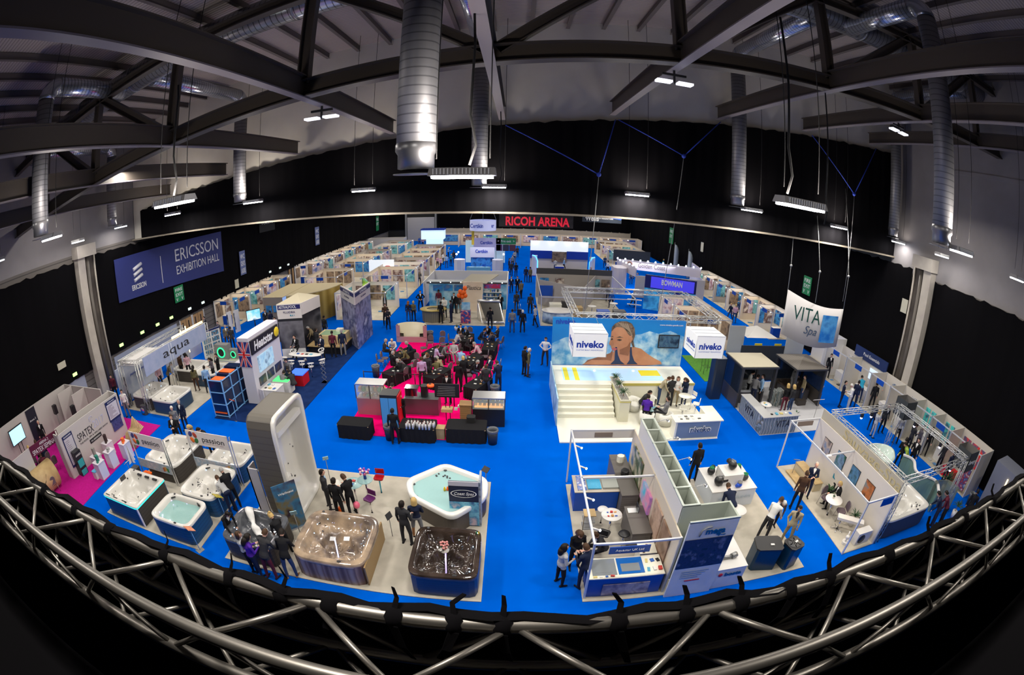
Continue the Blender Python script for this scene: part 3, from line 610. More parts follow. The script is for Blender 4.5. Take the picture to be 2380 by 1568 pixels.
def tub(x0,x1,y0,y1,label,shell,cab,h=0.95,water=None,p=6.0,foot=0.80,seats=4,ph=0.0,deep=0.78,trim=None,jets=26,jetm=None,lights=6,pillows=(),lip=0.10,cat='hot tub',lounge=0,cushion=BLACK,controls=True,side=None,group=None,rimw=0.84,lcol=None,cabp=None):
 cx,cy_,hx,hy=(x0+x1)/2,(y0+y1)/2,(x1-x0)/2,(y1-y0)/2;n=96
 t=thing('hot_tub',label,cat,(cx,cy_,0),0,group)
 f=MB();cp=cabp or p;f.prism(srect(0,0,hx-.03,hy-.03,1,48,cp+2),0.04,h-.10,0,top=False)
 f.prism(srect(0,0,hx-.06,hy-.06,1,48,cp+2),0.0,0.05,1)
 f.build('cabinet',[cab,BLACK],t)
 if side:f=MB();f.box(hx-.06,hx-.015,-hy+.12,hy-.12,0.05,h-.11);f.build('side_panel',side,t)
 def prof(tt,a):
  if tt>rimw:return 0.012*math.sin((tt-rimw)/(1-rimw)*PI)+0.012
  m=0.5+0.5*math.cos(seats*a+ph)
  m2=0.5+0.5*math.cos(seats*a*3+ph*2)
  back=sm(rimw,rimw-.14-.05*m,tt)
  d=0.36*back+0.05*back*m2*sm(.75,.6,tt)
  seat=0.06*m*sm(rimw-.1,.55,tt);d+=seat
  fr=foot*.46*(1+.18*math.cos(seats*a+ph)+.10*math.cos(2*a+1))
  d+=(deep-.42)*sm(fr+.09,fr-.03,tt)
  if lounge:d-=0.16*max(0,math.cos(a-lounge))**4*sm(.75,.35,tt)*sm(.05,.25,tt)
  return-d
 ts=[1.0,.995,.97,.93,.89,rimw+.015,rimw-.005]+[rimw-.02-i*(rimw-.05)/22 for i in range(23)]
 vs=[];f=MB()
 vs+=[(x,y,h-lip)for x,y in srect(0,0,hx,hy,1.0,n,p)]
 for tt in ts:
  for j,(x,y)in enumerate(srect(0,0,hx,hy,max(tt,.02),n,p if tt>.8 else 2+(p-2)*max(0,(tt-.3)/.5))):
   vs.append((x,y,h+prof(tt,2*PI*j/n)))
 R=len(ts)+1
 f.add(vs,[(i*n+j,i*n+(j+1)%n,(i+1)*n+(j+1)%n,(i+1)*n+j)for i in range(R-1)for j in range(n)],0,True);f.add(vs[-n:],[tuple(range(n))],0)
 f.build('shell',shell,t)
 rnd=random.Random(int(abs(x0*31+y0*17)*10));jm=jetm or mat('jet_chrome_dark',(0.10,0.10,0.11),0.25,0.8)
 def at(tt,a):
  c,s=math.cos(a),math.sin(a);pe=p if tt>.8 else 2+(p-2)*max(0,(tt-.3)/.5);r=(abs(c)**pe+abs(s)**pe)**(-1/pe)
  return V((hx*tt*r*c,hy*tt*r*s,h+prof(tt,a)))
 for i in range(jets):
  a=rnd.choice(range(seats))*2*PI/seats+rnd.uniform(-.42,.42)-ph/seats+PI/seats;tt=rnd.uniform(rimw-.22,rimw-.06)if rnd.random()<.75 else rnd.uniform(.12,.5)
  c_=at(tt,a);e=at(tt-.02,a);nr=(e-c_).normalized();tang=V((-math.sin(a),math.cos(a),0));nn=nr.cross(tang);nn=nn if nn.z>0 else-nn
  r=rnd.choice((.022,.03,.045));small('jet','ring',jm,t,c_,nn,r)
 if lights:
  LC=lcol or mat('tub_led',(0.3,0.6,1),0.5,emit=(0.35,0.65,1.0),es=9)
  for i in range(lights):small('accent_light','dot',LC,t,at(rnd.uniform(rimw-.12,rimw-.04),rnd.uniform(0,2*PI))+V((0,0,.012)),V((0,0,1)),.016)
 for a in pillows:
  c_=at(rimw-.03,a);f=MB();f.cb(0,0,0,.24,.10,.05,bev=.03)
  o=f.build('headrest',cushion,t);o.location=(c_.x*.97,c_.y*.97,c_.z-.03);o.rotation_euler=(math.radians(35),0,a-PI/2+PI)
 if controls:
  c_=at(.92,2.2);f=MB();f.lathe([(0,.03),(.045,.03),(.05,.012),(.0,.0)],(c_.x,c_.y,c_.z-.004),12);f.build('diverter_knob',DGREY,t)
  c_=at(.92,-1.2);f=MB();f.cb(c_.x,c_.y,c_.z-.004,.13,.07,.02,bev=.02);f.build('control_panel',BLACK,t)
 if water:
  f=MB();wz=h-.16;f.add([(x,y,wz)for x,y in srect(0,0,hx,hy,rimw-.045,n,p)]+[(0,0,wz)],[(j,(j+1)%n,n)for j in range(n)],0,True);f.build('water',water,t)
 if trim:f=MB();f.prism(srect(0,0,hx+.004,hy+.004,1,n,p),h-lip-.05,h-lip+.005,0,top=None);f.build('trim_strip',trim,t)
 return t
WATER=mat('tub_water',(0.30,0.62,0.60),0.06,alpha=0.55,spec=0.8,bump=0.4,nscale=9)
PEARL=mat('pearl_acrylic',(0.66,0.64,0.60),0.12,coat=0.7)
def chair_proto():
 t=thing('banquet_chair','x','chair',(0,0,-50))
 fr=mat('chair_frame',(0.30,0.28,0.27),0.35,0.6);fb=mat('mauve_chair_cloth',(0.12,0.085,0.10),0.85)
 f=MB();f.cb(0,.02,.42,.42,.42,.06,bev=.08);f.build('seat',fb,t)
 f=MB();pts=[]
 vs=[];n=10
 for sgn in(0,1):
  for i in range(n+1):
   a=PI*i/n;x=-.19*math.cos(a);z=.78+.14*math.sin(a);vs.append((x,-.20-.06*(z-.45)+sgn*-.04,z))
  vs+=[(.17,-.2+sgn*-.04,.52),(-.17,-.2+sgn*-.04,.52)]
 m_=n+3;f.add(vs,[tuple(range(m_)),tuple(range(2*m_-1,m_-1,-1))]+[(i,(i+1)%m_,m_+(i+1)%m_,m_+i)for i in range(m_)]);f.build('backrest',fb,t)
 f=MB();f.tube([(-.20,-.19,.42),(-.20,-.22,.78),(-.13,-.235,.90),(0,-.24,.935),(.13,-.235,.90),(.20,-.22,.78),(.20,-.19,.42)],.012,8);f.build('back_frame',fr,t)
 for x,y in((-.19,.2),(.19,.2)):f=MB();f.tube([(x,y-.02,.42),(x*1.05,y+.02,0)],.012,6);f.build('leg',fr,t)
 for x in(-.2,.2):f=MB();f.tube([(x,-.19,.42),(x*1.03,-.26,0)],.012,6);f.build('leg',fr,t)
 return t
CHAIR=None
def chair(x,y,face,label,group=None):
 global CHAIR
 if CHAIR is None:CHAIR=chair_proto();c=CHAIR
 else:c=copy_tree(CHAIR)
 c.location=(x,y,0);c.rotation_euler=(0,0,-math.radians(face));tag(c,label,'chair',group);return c
def stool(x,y,face,label,seatm,style='bucket',h=0.72,base=CHROME,group=None):
 t=thing('bar_stool',label,'stool',(x,y,0),-math.radians(face),group)
 f=MB();f.lathe([(0,.03),(.04,.03),(.19,.012),(.20,0),(0,0)],(0,0,0),20);f.build('base',base,t)
 f=MB();f.tube([(0,0,.02),(0,0,h-.02)],.026,10);f.build('pole',base,t)
 f=MB()
 if style=='bucket':
  vs=[];n=20
  for i,(r,z)in enumerate(((.02,0),(.16,.01),(.20,.06))):vs+=[(r*math.cos(2*PI*j/n),r*math.sin(2*PI*j/n),z)for j in range(n)]
  for r,zf in((.215,1),(.20,1)):vs+=[(r*math.cos(2*PI*j/n),r*math.sin(2*PI*j/n),.08+.26*sm(.3,-.7,math.sin(2*PI*j/n)))for j in range(n)]
  vs+=[(r*math.cos(2*PI*j/n),r*math.sin(2*PI*j/n),z)for r,z in((.17,.075),(.02,.04))for j in range(n)]
  f.add([(a,b,c+h)for a,b,c in vs],[(i*n+j,i*n+(j+1)%n,(i+1)*n+(j+1)%n,(i+1)*n+j)for i in range(6)for j in range(n)],0,True)
 elif style=='ring':
  f.lathe([(.0,0),(.17,.0),(.19,.04),(0,.05)],(0,0,h),20);f.tube([(.2*math.cos(a),.2*math.sin(a)-.02,h+.24+.06*-math.sin(a))for a in[2*PI*i/20 for i in range(21)]],.035,8)
  for a in(-PI/2-.5,-PI/2+.5):f.tube([(.15*math.cos(a),.15*math.sin(a),h+.02),(.2*math.cos(a),.2*math.sin(a)-.02,h+.27)],.02,6)
 elif style=='disc':f.lathe([(0,0),(.18,0),(.20,.03),(.18,.06),(0,.06)],(0,0,h),20)
 else:f.cb(0,0,h,.38,.36,.05,bev=.05);f.cb(0,-.18,h+.1,.36,.03,.22)
 f.build('seat',seatm,t);return t
def round_table(x,y,r,h,label,topm=WHITE,legm=CHROME,group=None):
 t=thing('round_table',label,'table',(x,y,0),0,group)
 f=MB();f.lathe([(0,-.03),(r-.01,-.03),(r,-.015),(r-.01,0),(0,0)],(0,0,h),28);f.build('tabletop',topm,t)
 f=MB();f.tube([(0,0,.02),(0,0,h-.03)],.035,12);f.build('column',legm,t)
 f=MB();f.lathe([(0,.03),(.05,.03),(r*.6,.01),(r*.62,0),(0,0)],(0,0,0),20);f.build('base',legm,t)
 return t
CLOTHB=mat('black_tablecloth',(0.012,0.012,0.014),0.9,spec=0.15)
def cloth_table(x0,x1,y0,y1,label,m=CLOTHB,h=.75,rot=0.0,group=None,ra=0.0):
 cx,cy_=(x0+x1)/2,(y0+y1)/2
 t=thing('trestle_table',label,'table',(cx,cy_,0),rot,group);hx,hy=(x1-x0)/2,(y1-y0)/2
 f=MB();f.cb(0,0,h-.05,2*hx-.04,2*hy-.04,.03);f.build('tabletop',PINE,t)
 f=MB();n=40;top=srect(0,0,hx,hy,1,n*2,12);N=len(top);vs=[(x,y,h)for x,y in top]
 vs+=[(x*(1+.012*math.sin(j*1.9)),y*(1+.03*math.sin(j*1.7)),.25+.0*j)for j,(x,y)in enumerate(top)]+[(x*(1+.022*math.sin(j*1.9)),y*(1+.05*math.sin(j*1.7)),.02)for j,(x,y)in enumerate(top)]
 f.add(vs,[(i*N+j,i*N+(j+1)%N,(i+1)*N+(j+1)%N,(i+1)*N+j)for i in range(2)for j in range(N)]+[tuple(range(N))[::-1]],0,False);f.build('cloth',m,t)
 return t
def shell_booth(x0,x1,y0,y1,label,walls='B',h=2.48,posts=True,fascia='',wm=WHITE,fm=None,boards=(),board_text=None,thick=.05,floor=None,name='exhibition_booth',inner=(),light=0,beams=()):
 """walls: letters of the closed sides (B back, F front, L left, R right); fascia: sides with an open beam and name board"""
 t=wthing(name,label,'booth',((x0+x1)/2,(y0+y1)/2,0))
 S4={'B':((x0,y1),(x1,y1)),'F':((x0,y0),(x1,y0)),'L':((x0,y0),(x0,y1)),'R':((x1,y0),(x1,y1))}
 nmw={'B':'back_wall','F':'front_wall','L':'side_wall','R':'side_wall'}
 for w_ in walls:f=MB();f.slab(*S4[w_],thick,0,h);f.build(nmw[w_],wm,t)
 for(a,b)in inner:f=MB();f.slab(a,b,thick,0,h);f.build('partition_wall',wm,t)
 for w_ in fascia:
  a,b=S4[w_];f=MB();f.bar((*a,h-.03),(*b,h-.03),.06,.06);f.build('fascia_beam',ALUP,t)
 for(a,b)in beams:f=MB();f.bar((*a,h-.03),(*b,h-.03),.06,.06);f.build('ceiling_beam',ALUP,t)
 if posts:
  for x,y in((x0,y0),(x1,y0),(x1,y1),(x0,y1)):
   f=MB();f.cb(x,y,0,.06,.06,h+.01);f.build('post',ALUP,t)
 for s_,u,wd in boards:
  a,b=V(S4[s_][0]),V(S4[s_][1]);d=(b-a).normalized();c=a+d*u;off={'F':V((0,-.05)),'B':V((0,.05)),'L':V((-.05,0)),'R':V((.05,0))}[s_]
  p,q=c-d*wd/2+off,c+d*wd/2+off;f=MB();f.slab(p,q,.02,h-.36,h-.04);f.build('name_board',fm or BLUEC,t)
 if floor:f=MB();f.box(x0-.02,x1+.02,y0-.02,y1+.02,0.001,.03);f.build('carpet',floor,t)
 for i in range(light):
  x=x0+(x1-x0)*(i+.5)/light;f=MB();yy=y0+.12 if 'F' not in walls else y1-.12;f.tube([(x,yy,h-.06),(x,yy+.12,h-.12)],.03,8);f.ball((x,yy+.14,h-.13),.035,1,6,4);f.build('spotlight',[WHITE,SPOT],t)
 return t
def truss_line(f,p,q,w_=.28,r=.024,step=.5,m=0):
 p,q=V(p),V(q);d=(q-p);L=d.length;d.normalize();up=V((0,0,1))if abs(d.z)<.9 else V((0,1,0));a=d.cross(up).normalized()*w_/2;b=a.cross(d).normalized()*w_/2
 cs=[a+b,-a+b,-a-b,a-b]
 for c in cs:f.tube([p+c,q+c],r,6,m)
 n=max(2,int(L/step))
 for i in range(n):
  for k in range(4):
   c0,c1=cs[k],cs[(k+1)%4];e0,e1=p+d*(L*i/n),p+d*(L*(i+1)/n)
   f.tube([e0+(c0 if i%2 else c1),e1+(c1 if i%2 else c0)],r*.5,4,m,cap=False)
TRUSSW=mat('bright_truss',(0.62,0.62,0.60),0.35,0.6)
def plant(x,y,z,r,label,n=26,potm=WHITE,pot=.16,poth=.3,cat='plant',spiky=True,seed=0):
 t=thing('potted_plant',label,cat,(x,y,z));rnd=random.Random(seed+int(x*10))
 if pot:f=MB();f.lathe([(0,0),(pot*.75,0),(pot,poth),(pot*.88,poth),(0,poth-.03)],(0,0,0),16);f.build('pot',potm,t)
 f=MB();z0=poth if pot else 0
 if spiky:f.tube([(0,0,z0-.03),(0,0,z0+r*.5)],.02,6,1)
 for i in range(n):
  a=rnd.uniform(0,2*PI);e=rnd.uniform(.15,1.3);L=r*rnd.uniform(.7,1.1);c=V((0,0,z0+(r*.5 if spiky else 0)))
  d=V((math.cos(a)*math.cos(e),math.sin(a)*math.cos(e),math.sin(e)));sd=V((-math.sin(a),math.cos(a),0));w_=r*(.045 if spiky else.12)
  p0,p1,p2=c+d*.02,c+d*L*.55,c+d*L-V((0,0,L*.25))
  vs=[p0+sd*w_*.6,p0-sd*w_*.6,p1+sd*w_,p1-sd*w_,p2];u_=V((0,0,.008));vs+=[v_-u_ for v_ in vs]
  f.add(vs,[(0,1,3,2),(2,3,4),(6,5,7,8),(8,7,9),(0,2,7,5),(3,1,6,8),(2,4,9,7),(4,3,8,9)],0,True)
 f.build('foliage',[LEAF,WOOD],t);return t
def bin_(x,y,label,m=None,r=.25,h=.75,liner=True,group=None):
 t=thing('waste_bin',label,'bin',(x,y,0),0,group)
 f=MB();f.lathe([(0,0),(r*.8,0),(r,h),(r-.02,h),(r*.78,.03),(0,.03)],(0,0,0),20);f.build('barrel',m or mat('bin_plastic',(0.02,0.025,0.035),0.5),t)
 if liner:f=MB();f.lathe([(r+.012,h-.12),(r+.02,h-.06),(r+.012,h+.015),(r-.03,h+.01),(r-.05,h-.15)],(0,0,0),20);f.build('bin_liner',mat('bin_bag',(0.10,0.11,0.13),0.3),t)
 return t
def board(a,b,z0,z1,m,label,cat='sign',name='sign_board',parent=None,frame=None,tk=.03,group=None):
 f=MB();f.slab(a,b,tk,z0,z1)
 if parent is not None:return f.build(name,m,parent)
 t=wthing(name,label,cat,((a[0]+b[0])/2,(a[1]+b[1])/2,z0),group);f.build('panel',m,t);return t
def stand_sign(x,y,face,label,pm,h=1.15,w_=.30,hh=.24,tilt=35,basem=DGREY,polem=MGREY,sq=False):
 t=thing('info_stand',label,'stand sign',(x,y,0),-math.radians(face))
 f=MB();f.cb(0,0,0,.3,.3,.015)if sq else f.lathe([(0,.02),(.15,.012),(.16,0),(0,0)],(0,0,0),20);f.build('base',basem,t)
 f=MB();f.tube([(0,0,.01),(0,0,h-.05)],.014,8);f.build('pole',polem,t)
 f=MB();f.cb(0,0,-.01,w_,hh,.02);o=f.build('panel',pm,t);o.location=(0,0,h);o.rotation_euler=(math.radians(tilt),0,0)
 return t
def flat_box(x0,x1,y0,y1,h,label,name,cat,m,topm=None,z=0.0,bev=0.0,lab2=None,group=None,base=None):
 """plinth or counter: body, top and plinth foot"""
 t=wthing(name,label,cat,((x0+x1)/2,(y0+y1)/2,z),group)
 f=MB();f.box(x0+.01,x1-.01,y0+.01,y1-.01,z,z+h-.03,bev=bev);f.build('body',m,t)
 f=MB();f.box(x0-.01,x1+.01,y0-.01,y1+.01,z+h-.03,z+h,bev=bev);f.build('top',topm or m,t)
 if base:f=MB();f.box(x0+.03,x1-.03,y0+.03,y1-.03,z,z+.06);f.build('plinth_foot',base,t)
 return t
def clutter(x0,x1,y0,y1,z,n,label,seed=0,group=None,cols=None,big=1.0):
 """small leaflets, folders and boxes lying about on a top"""
 rnd=random.Random(seed*13+n);cols=cols or[(0.7,0.7,0.68),(0.04,0.12,0.4),(0.5,0.06,0.05),(0.02,0.02,0.02),(0.1,0.35,0.5),(0.6,0.5,0.2)]
 nx=max(1,int(math.ceil(math.sqrt(n*max(.3,(x1-x0)/(y1-y0))))));ny=int(math.ceil(n/nx));k=0
 for i in range(nx):
  for j in range(ny):
   if k>=n:break
   k+=1;cx=x0+(i+.5)*(x1-x0)/nx;cy_=y0+(j+.5)*(y1-y0)/ny;sx=min(.30*big,(x1-x0)/nx*.7)*rnd.uniform(.6,1);sy=min(.22*big,(y1-y0)/ny*.7)*rnd.uniform(.6,1)
   f=MB();f.cb(cx,cy_,z+.002,sx,sy,rnd.choice((.012,.02,.05)),rot=rnd.uniform(-.3,.3));c=cols[(k+seed)%len(cols)]
   tag(f.build('leaflet',cmat(c,'paper')),label,'leaflet',group or label)
CABB=stripes('blue_cabinet',[(0.006,0.035,0.10),(0.012,0.075,0.17)],'Z',2.2,0.5)
CABD=stripes('dark_wood_cabinet',[(0.030,0.024,0.020),(0.055,0.046,0.040)],'Z',2.2,0.6)
def carpet(x0,x1,y0,y1,m,label,z=.03,name='stand_carpet',cat='carpet'):
 f=MB();f.box(x0,x1,y0,y1,0.001,z);return tag(f.build(name,m),label,cat)
carpet(-17.0,-10.95,8.3,14.6,GREYC,'pale grey stand carpet under the five hot tubs at the lower left')
TEAL=mat('teal_led_trim',(0.02,0.6,0.55),0.4,emit=(0.05,0.75,0.65),es=1.2)
t=tub(-16.7,-14.15,8.38,10.6,'square white tub with glowing teal edge and blue front, leftmost at the truss',PEARL,CABB,h=1.0,p=30,foot=1.15,seats=4,trim=TEAL,jets=18,lights=0,lip=.03,deep=.72,side=CABD,rimw=.86,cabp=40)
f=MB();f.cb(1.22,-1.06,0,.07,.07,.95);f.build('corner_post',mat('white_corner',(0.7,0.65,0.75),0.3),t)
for i,x in enumerate((-.35,0.2,.75)):f=MB();f.cb(x,.93,.955,.3,.17,.05,bev=.03);f.build('headrest',BLACK,t)
for i,x in enumerate((-.95,-.35,.3)):f=MB();f.cb(x,-1.0,1.012,.30,.05,.02);f.build('vent_slot',BLACK,t)
f=MB();f.cb(-1.05,.3,.86,.04,.36,.26);f.build('control_screen',DGREY,t)
t=tub(-13.35,-11.1,8.36,10.0,'hot tub filled with green water and lilac lights, blue cabinet, beside the truss',PEARL,CABB,water=WATER,jets=30,lights=12,lcol=mat('lilac_led',(.6,.3,1),.5,emit=(.6,.4,1),es=6),pillows=(2.3,.9),foot=.9)
t=tub(-13.0,-10.98,10.15,12.35,'empty cream hot tub with blue cabinet that two men lean over',PEARL,CABB,jets=40,lights=7,pillows=(2.2,),foot=.6,seats=3,lounge=3.6)
t=tub(-16.65,-14.25,11.5,14.1,'empty cream hot tub with dark brown cabinet behind the left passion board',PEARL,CABD,jets=34,lights=5,pillows=(2.6,.3),seats=3,lounge=1.2,foot=.7)
t=tub(-13.05,-11.0,12.55,14.35,'empty hot tub with blue cabinet behind the right passion board',PEARL,CABB,jets=18,lights=6,pillows=(2.5,),seats=3,lounge=4.4,foot=.8)
def passion(x0,x1,y,lab):
 t=wthing('passion_sign',lab,'sign',((x0+x1)/2,y,0),'passion boards on metal frames')
 for x in(x0,x1,x1+.14):f=MB();f.cb(x,y,0,.045,.045,2.42);f.build('post',ALU,t)
 f=MB();f.box(x0,x1,y-.03,y,1.78,2.44);f.build('upper_board',mat('board_pale',(0.68,0.62,0.62),.5),t)
 f=MB();f.box(x0,x1,y-.03,y,.62,1.08);f.build('lower_board',picture('tub_plan_print',[S(200,200,210),S(150,170,190),S(190,190,195),S(160,160,175)],4),t)
 k=x0+.42
 for dx,dz,c in((-.14,.14,S(60,60,120)),(.13,.12,S(170,60,40)),(-.1,-.14,S(230,110,30)),(.15,-.15,S(40,110,60))):
  f=MB();f.lathe([(0,.012),(.125,.008),(.13,0)],(0,0,0),10)
  f.v=[(k+dx+a*(1+.0*b),y-.032-c_,2.13+dz+b+.25*a*(1 if dx*dz<0 else-1))for a,b,c_ in f.v];f.build('petal',mat('petal_%d'%int(c[0]*999),c,.5),t)
 text('passion',.25,TXTK,t,(x0+(x1-x0)*.65,y-.032,2.10),width=(x1-x0)*.52)
 text('hot tubs & swim spas',.035,mat('faint_text',(.45,.3,.3),.5),t,(x0+(x1-x0)*.65,y-.032,1.93),width=(x1-x0)*.45)
 for i,c in enumerate(((.5,.12,.05),(.6,.3,.05),(.05,.2,.08))):f=MB();f.cb(x1-.5+.14*i,y-.035,.72+.05*(i%2),.12,.01,.2);f.build('petal',cmat(c,'paper'),t)
passion(-16.85,-14.42,11.42,'tall passion board on a metal frame behind the teal edged tub')
passion(-13.65,-11.20,12.47,'tall passion board on a metal frame behind the two leaning men')
stand_sign(-10.93,8.33,200,'sign stand with orange picture panel in front of the green water tub',picture('orange_card',[S(220,150,110),S(190,110,80)],8),h=1.05,polem=mat('pale_blue_pole',(.2,.45,.8),.4),sq=True,basem=MGREY,w_=.38,hh=.34)
stand_sign(-10.85,10.4,200,'sign stand with yellow green picture panel beside the two leaning men',picture('green_card',[S(120,140,40),S(200,180,60),S(80,60,40)],8),h=1.05,polem=mat('pale_blue_pole',(.2,.45,.8),.4),sq=True,basem=MGREY,w_=.38,hh=.34)
stand_sign(-17.3,10.9,90,'small white info stand left of the teal edged tub',WHITE,h=1.0)
stand_sign(-11.6,14.9,20,'small white topped info stand behind the right passion board',WHITE,h=1.0)
x,y=U(352,1128);flat_box(x-.35,x+.2,y-.25,y+.25,.62,'bright orange box unit standing behind the teal edged tub','orange_pump','box',ORG,bev=.06)
x,y=U(335,1122);flat_box(x-.5,x-.1,y-.2,y+.2,.8,'dark grey electrical cabinet left of the orange box','control_cabinet','cabinet',DGREY)
x,y=U(318,1098)
t=thing('shopping_bags','bunch of white carrier bags hanging from a stand behind the teal edged tub','bag',(x,y,0))
f=MB();f.tube([(0,0,0),(0,0,1.5)],.015,6);f.build('pole',MGREY,t)
for i in range(4):
 f=MB();a=i*PI/2;f.add([(.02*math.cos(a),.02*math.sin(a),1.45),(.15*math.cos(a-.5),.15*math.sin(a-.5),.65),(.26*math.cos(a),.26*math.sin(a),.6),(.15*math.cos(a+.5),.15*math.sin(a+.5),.65),(.05*math.cos(a),.05*math.sin(a),.62)],[(0,1,2),(0,2,3),(0,4,1),(0,3,4),(1,4,3,2)]);f.build('bag',mat('carrier_bag',(.68,.66,.72),.4),t)
GSH=mat('charcoal_marble_acrylic',(0.06,0.063,0.075),0.10,coat=0.8,noise=(0.12,0.125,0.14),nscale=3)
t=tub(-9.6,-7.45,8.45,10.3,'hot tub with a glossy charcoal shell and white towel, people gathered round it',GSH,CABD,jets=34,lights=8,seats=4,foot=.8,jetm=CHROME)
f=MB();vs=[];n=12
for i in range(n+1):
 u=i/n;x0_=-.72+.75*u;yy=.86-.75*u-.12*math.sin(u*3);z=.99-.33*sm(.15,.4,u)-.18*sm(.7,.8,u)+.02
 w_=.17-.09*math.exp(-((u-.42)/.13)**2)
 for k,(a,b)in enumerate(((-1,.0),(-.4,.05),(.3,.03),(1,.0))):vs.append((x0_+a*w_*.9,yy+a*w_*.35,z+b+.012*math.sin(i*1.3+k)))
f.add(vs,[(4*i+k,4*i+k+1,4*i+5+k,4*i+4+k)for i in range(n)for k in range(3)],0,True);f.v=[(a-8.5,b+9.35,c)for a,b,c in f.v]
o=tag(f.build('towel',mat('white_towel',(.78,.77,.76),.9)),'white towel draped across the charcoal hot tub','towel');m_=o.modifiers.new('t','SOLIDIFY');m_.thickness=.02
# swim spa shell standing on end
TAUPE=stripes('taupe_cabinet',[(0.075,0.066,0.055),(0.10,0.088,0.072)],'Z',1.2,0.5)
t=wthing('upright_swim_spa','huge swim spa standing on its end with brown cabinet and white shell facing right','swim spa',(-8.25,12.3,0))
X0,X1,Y0,Y1,ZT=-8.8,-7.62,10.95,13.35,4.35
f=MB()
def yzr(hy,hz,n=64,p=9):return[(c,s)for c,s in srect(0,0,hy,hz,1,n,p)]
R1=yzr((Y1-Y0)/2,ZT/2-.02);yc,zc=(Y0+Y1)/2,ZT/2+.01;n=len(R1)
vs=[(X0,yc+a*.97,zc+b*.985)for a,b in R1]+[(X0+.08,yc+a,zc+b)for a,b in R1]+[(X1-.12,yc+a,zc+b)for a,b in R1]
f.add(vs,[(i*n+j,i*n+(j+1)%n,(i+1)*n+(j+1)%n,(i+1)*n+j)for i in range(2)for j in range(n)]+[tuple(range(n))]);f.build('cabinet',TAUPE,t)
f=MB();ts=[(1.0,-.13),(1.012,-.06),(1.0,0),(.96,.01),(.90,.0),(.86,-.06),(.84,-.2),(.81,-.45),(.76,-.62),(.70,-.68),(.4,-.70),(.05,-.72)]
vs=[]
for tt,d in ts:
 for j,(a,b)in enumerate(R1):
  q=d
  if tt<.85 and b*tt<-1.0 and tt>.3:q=d+.22*sm(-1.0,-1.5,b*tt)*sm(.86,.75,tt)
  vs.append((X1+q,yc+a*tt,zc+b*(1-(1-tt)*.62)))
f.add(vs,[(i*n+j,i*n+(j+1)%n,(i+1)*n+(j+1)%n,(i+1)*n+j)for i in range(len(ts)-1)for j in range(n)]+[tuple(range(len(vs)-n,len(vs)))],0,True);f.build('shell',PEARL,t)
f=MB();f.box(X1-.62,X1-.22,11.25,11.75,1.35,1.75,bev=.08);f.box(X1-.62,X1-.3,11.25,11.7,.7,1.4,bev=.08);f.build('seat_block',PEARL,t)
f=MB();f.box(X1-.3,X1-.02,11.2,13.1,3.55,3.75,bev=.05);f.build('step_ledge',PEARL,t)
rnd=random.Random(3)
for i in range(34):
 yy,zz=rnd.uniform(11.3,13.0),rnd.choice((rnd.uniform(.4,1.2),rnd.uniform(.4,2.4)));small('jet','ring',DGREY,t,(X1-.70,yy,zz),(1,0,0),rnd.choice((.03,.05)))
for zz in(2.4,2.85):small('jet','ring',DGREY,t,(X1-.68,11.5,zz),(1,0,0),.09)
f=MB();f.box(-9.35,-8.88,11.0,11.06,0,2.2);f.box(-9.35,-9.29,11.0,11.5,0,2.2);o=tag(f.build('folded_panel',mat('pale_panel',(.42,.40,.42),.5)),'pale folded panel leaning beside the upright swim spa','panel')
# ------------------------------------------------ spa stand in the middle of the foreground
carpet(-9.7,-0.78,8.33,14.5,GREYC,'pale grey stand carpet under the upright swim spa and the three big tubs')
WOODV=stripes('violet_wood_panel',[(0.13,0.065,0.045),(0.30,0.20,0.16),(0.19,0.105,0.08),(0.36,0.27,0.24)],'X',.55,0.45,sharp=False,dist=2.5)
TANP=stripes('tan_wood_panel',[(0.22,0.13,0.05),(0.33,0.21,0.085)],'Y',3,0.5)
SAND=mat('sand_marble_acrylic',(0.46,0.34,0.23),0.10,coat=0.9,noise=(0.13,0.10,0.085),nscale=1.7)
t=tub(-6.75,-4.2,8.42,10.85,'hot tub with sandy marbled shell and vertical striped wood cabinet',SAND,WOODV,h=1.0,jets=52,lights=9,jetm=CHROME,seats=4,ph=.6,foot=.85,side=TANP,p=5,lip=.16,pillows=())
f=MB();f.tube([(.1,-.45,.35),(-.02,-.1,.98)],.022,8);f.build('water_jet_light',mat('blue_glow_rod',(.7,.75,1),.3,emit=(.45,.5,1),es=1.6),t)
for i,(x,y,lab,c)in enumerate(((-5.28,9.95,'white booklet lying on the sandy marbled tub',(.75,.75,.75)),(-5.75,9.85,'white printed leaflet on the sandy marbled tub',(.55,.55,.57)))):
 f=MB();f.cb(x,y,.62,.2,.2,.012,rot=.2);tag(f.build('leaflet',cmat(c,'paper')),lab,'leaflet')
DARKS=mat('espresso_acrylic',(0.018,0.012,0.009),0.07,coat=1.0,noise=(0.05,0.035,0.028),nscale=2.2)
CABN=stripes('navy_ribbed_cabinet',[(0.005,0.022,0.075),(0.009,0.036,0.11)],'Z',3,0.4)
t=tub(-2.92,-0.86,8.42,10.6,'hot tub with glossy black brown shell and navy cabinet, pink flowers on it',DARKS,CABN,h=1.0,jets=60,lights=4,jetm=CHROME,p=7,seats=4,lip=.16,foot=.8)
f=MB();f.tube([(.02,-.45,.35),(.0,-.05,1.0)],.022,8);f.build('water_jet_light',mat('violet_glow_rod',(.6,.5,1),.3,emit=(.5,.4,.95),es=1.3),t)
t=thing('flower_bouquet','bunch of pink and white flowers standing on the black brown hot tub','flowers',(-1.93,9.55,1.0));rnd=random.Random(5)
f=MB();f.lathe([(0,0),(.13,0),(.14,.012),(0,.02)],(0,0,0),20);f.build('dish',mat('dish',(.55,.52,.5),.4),t)
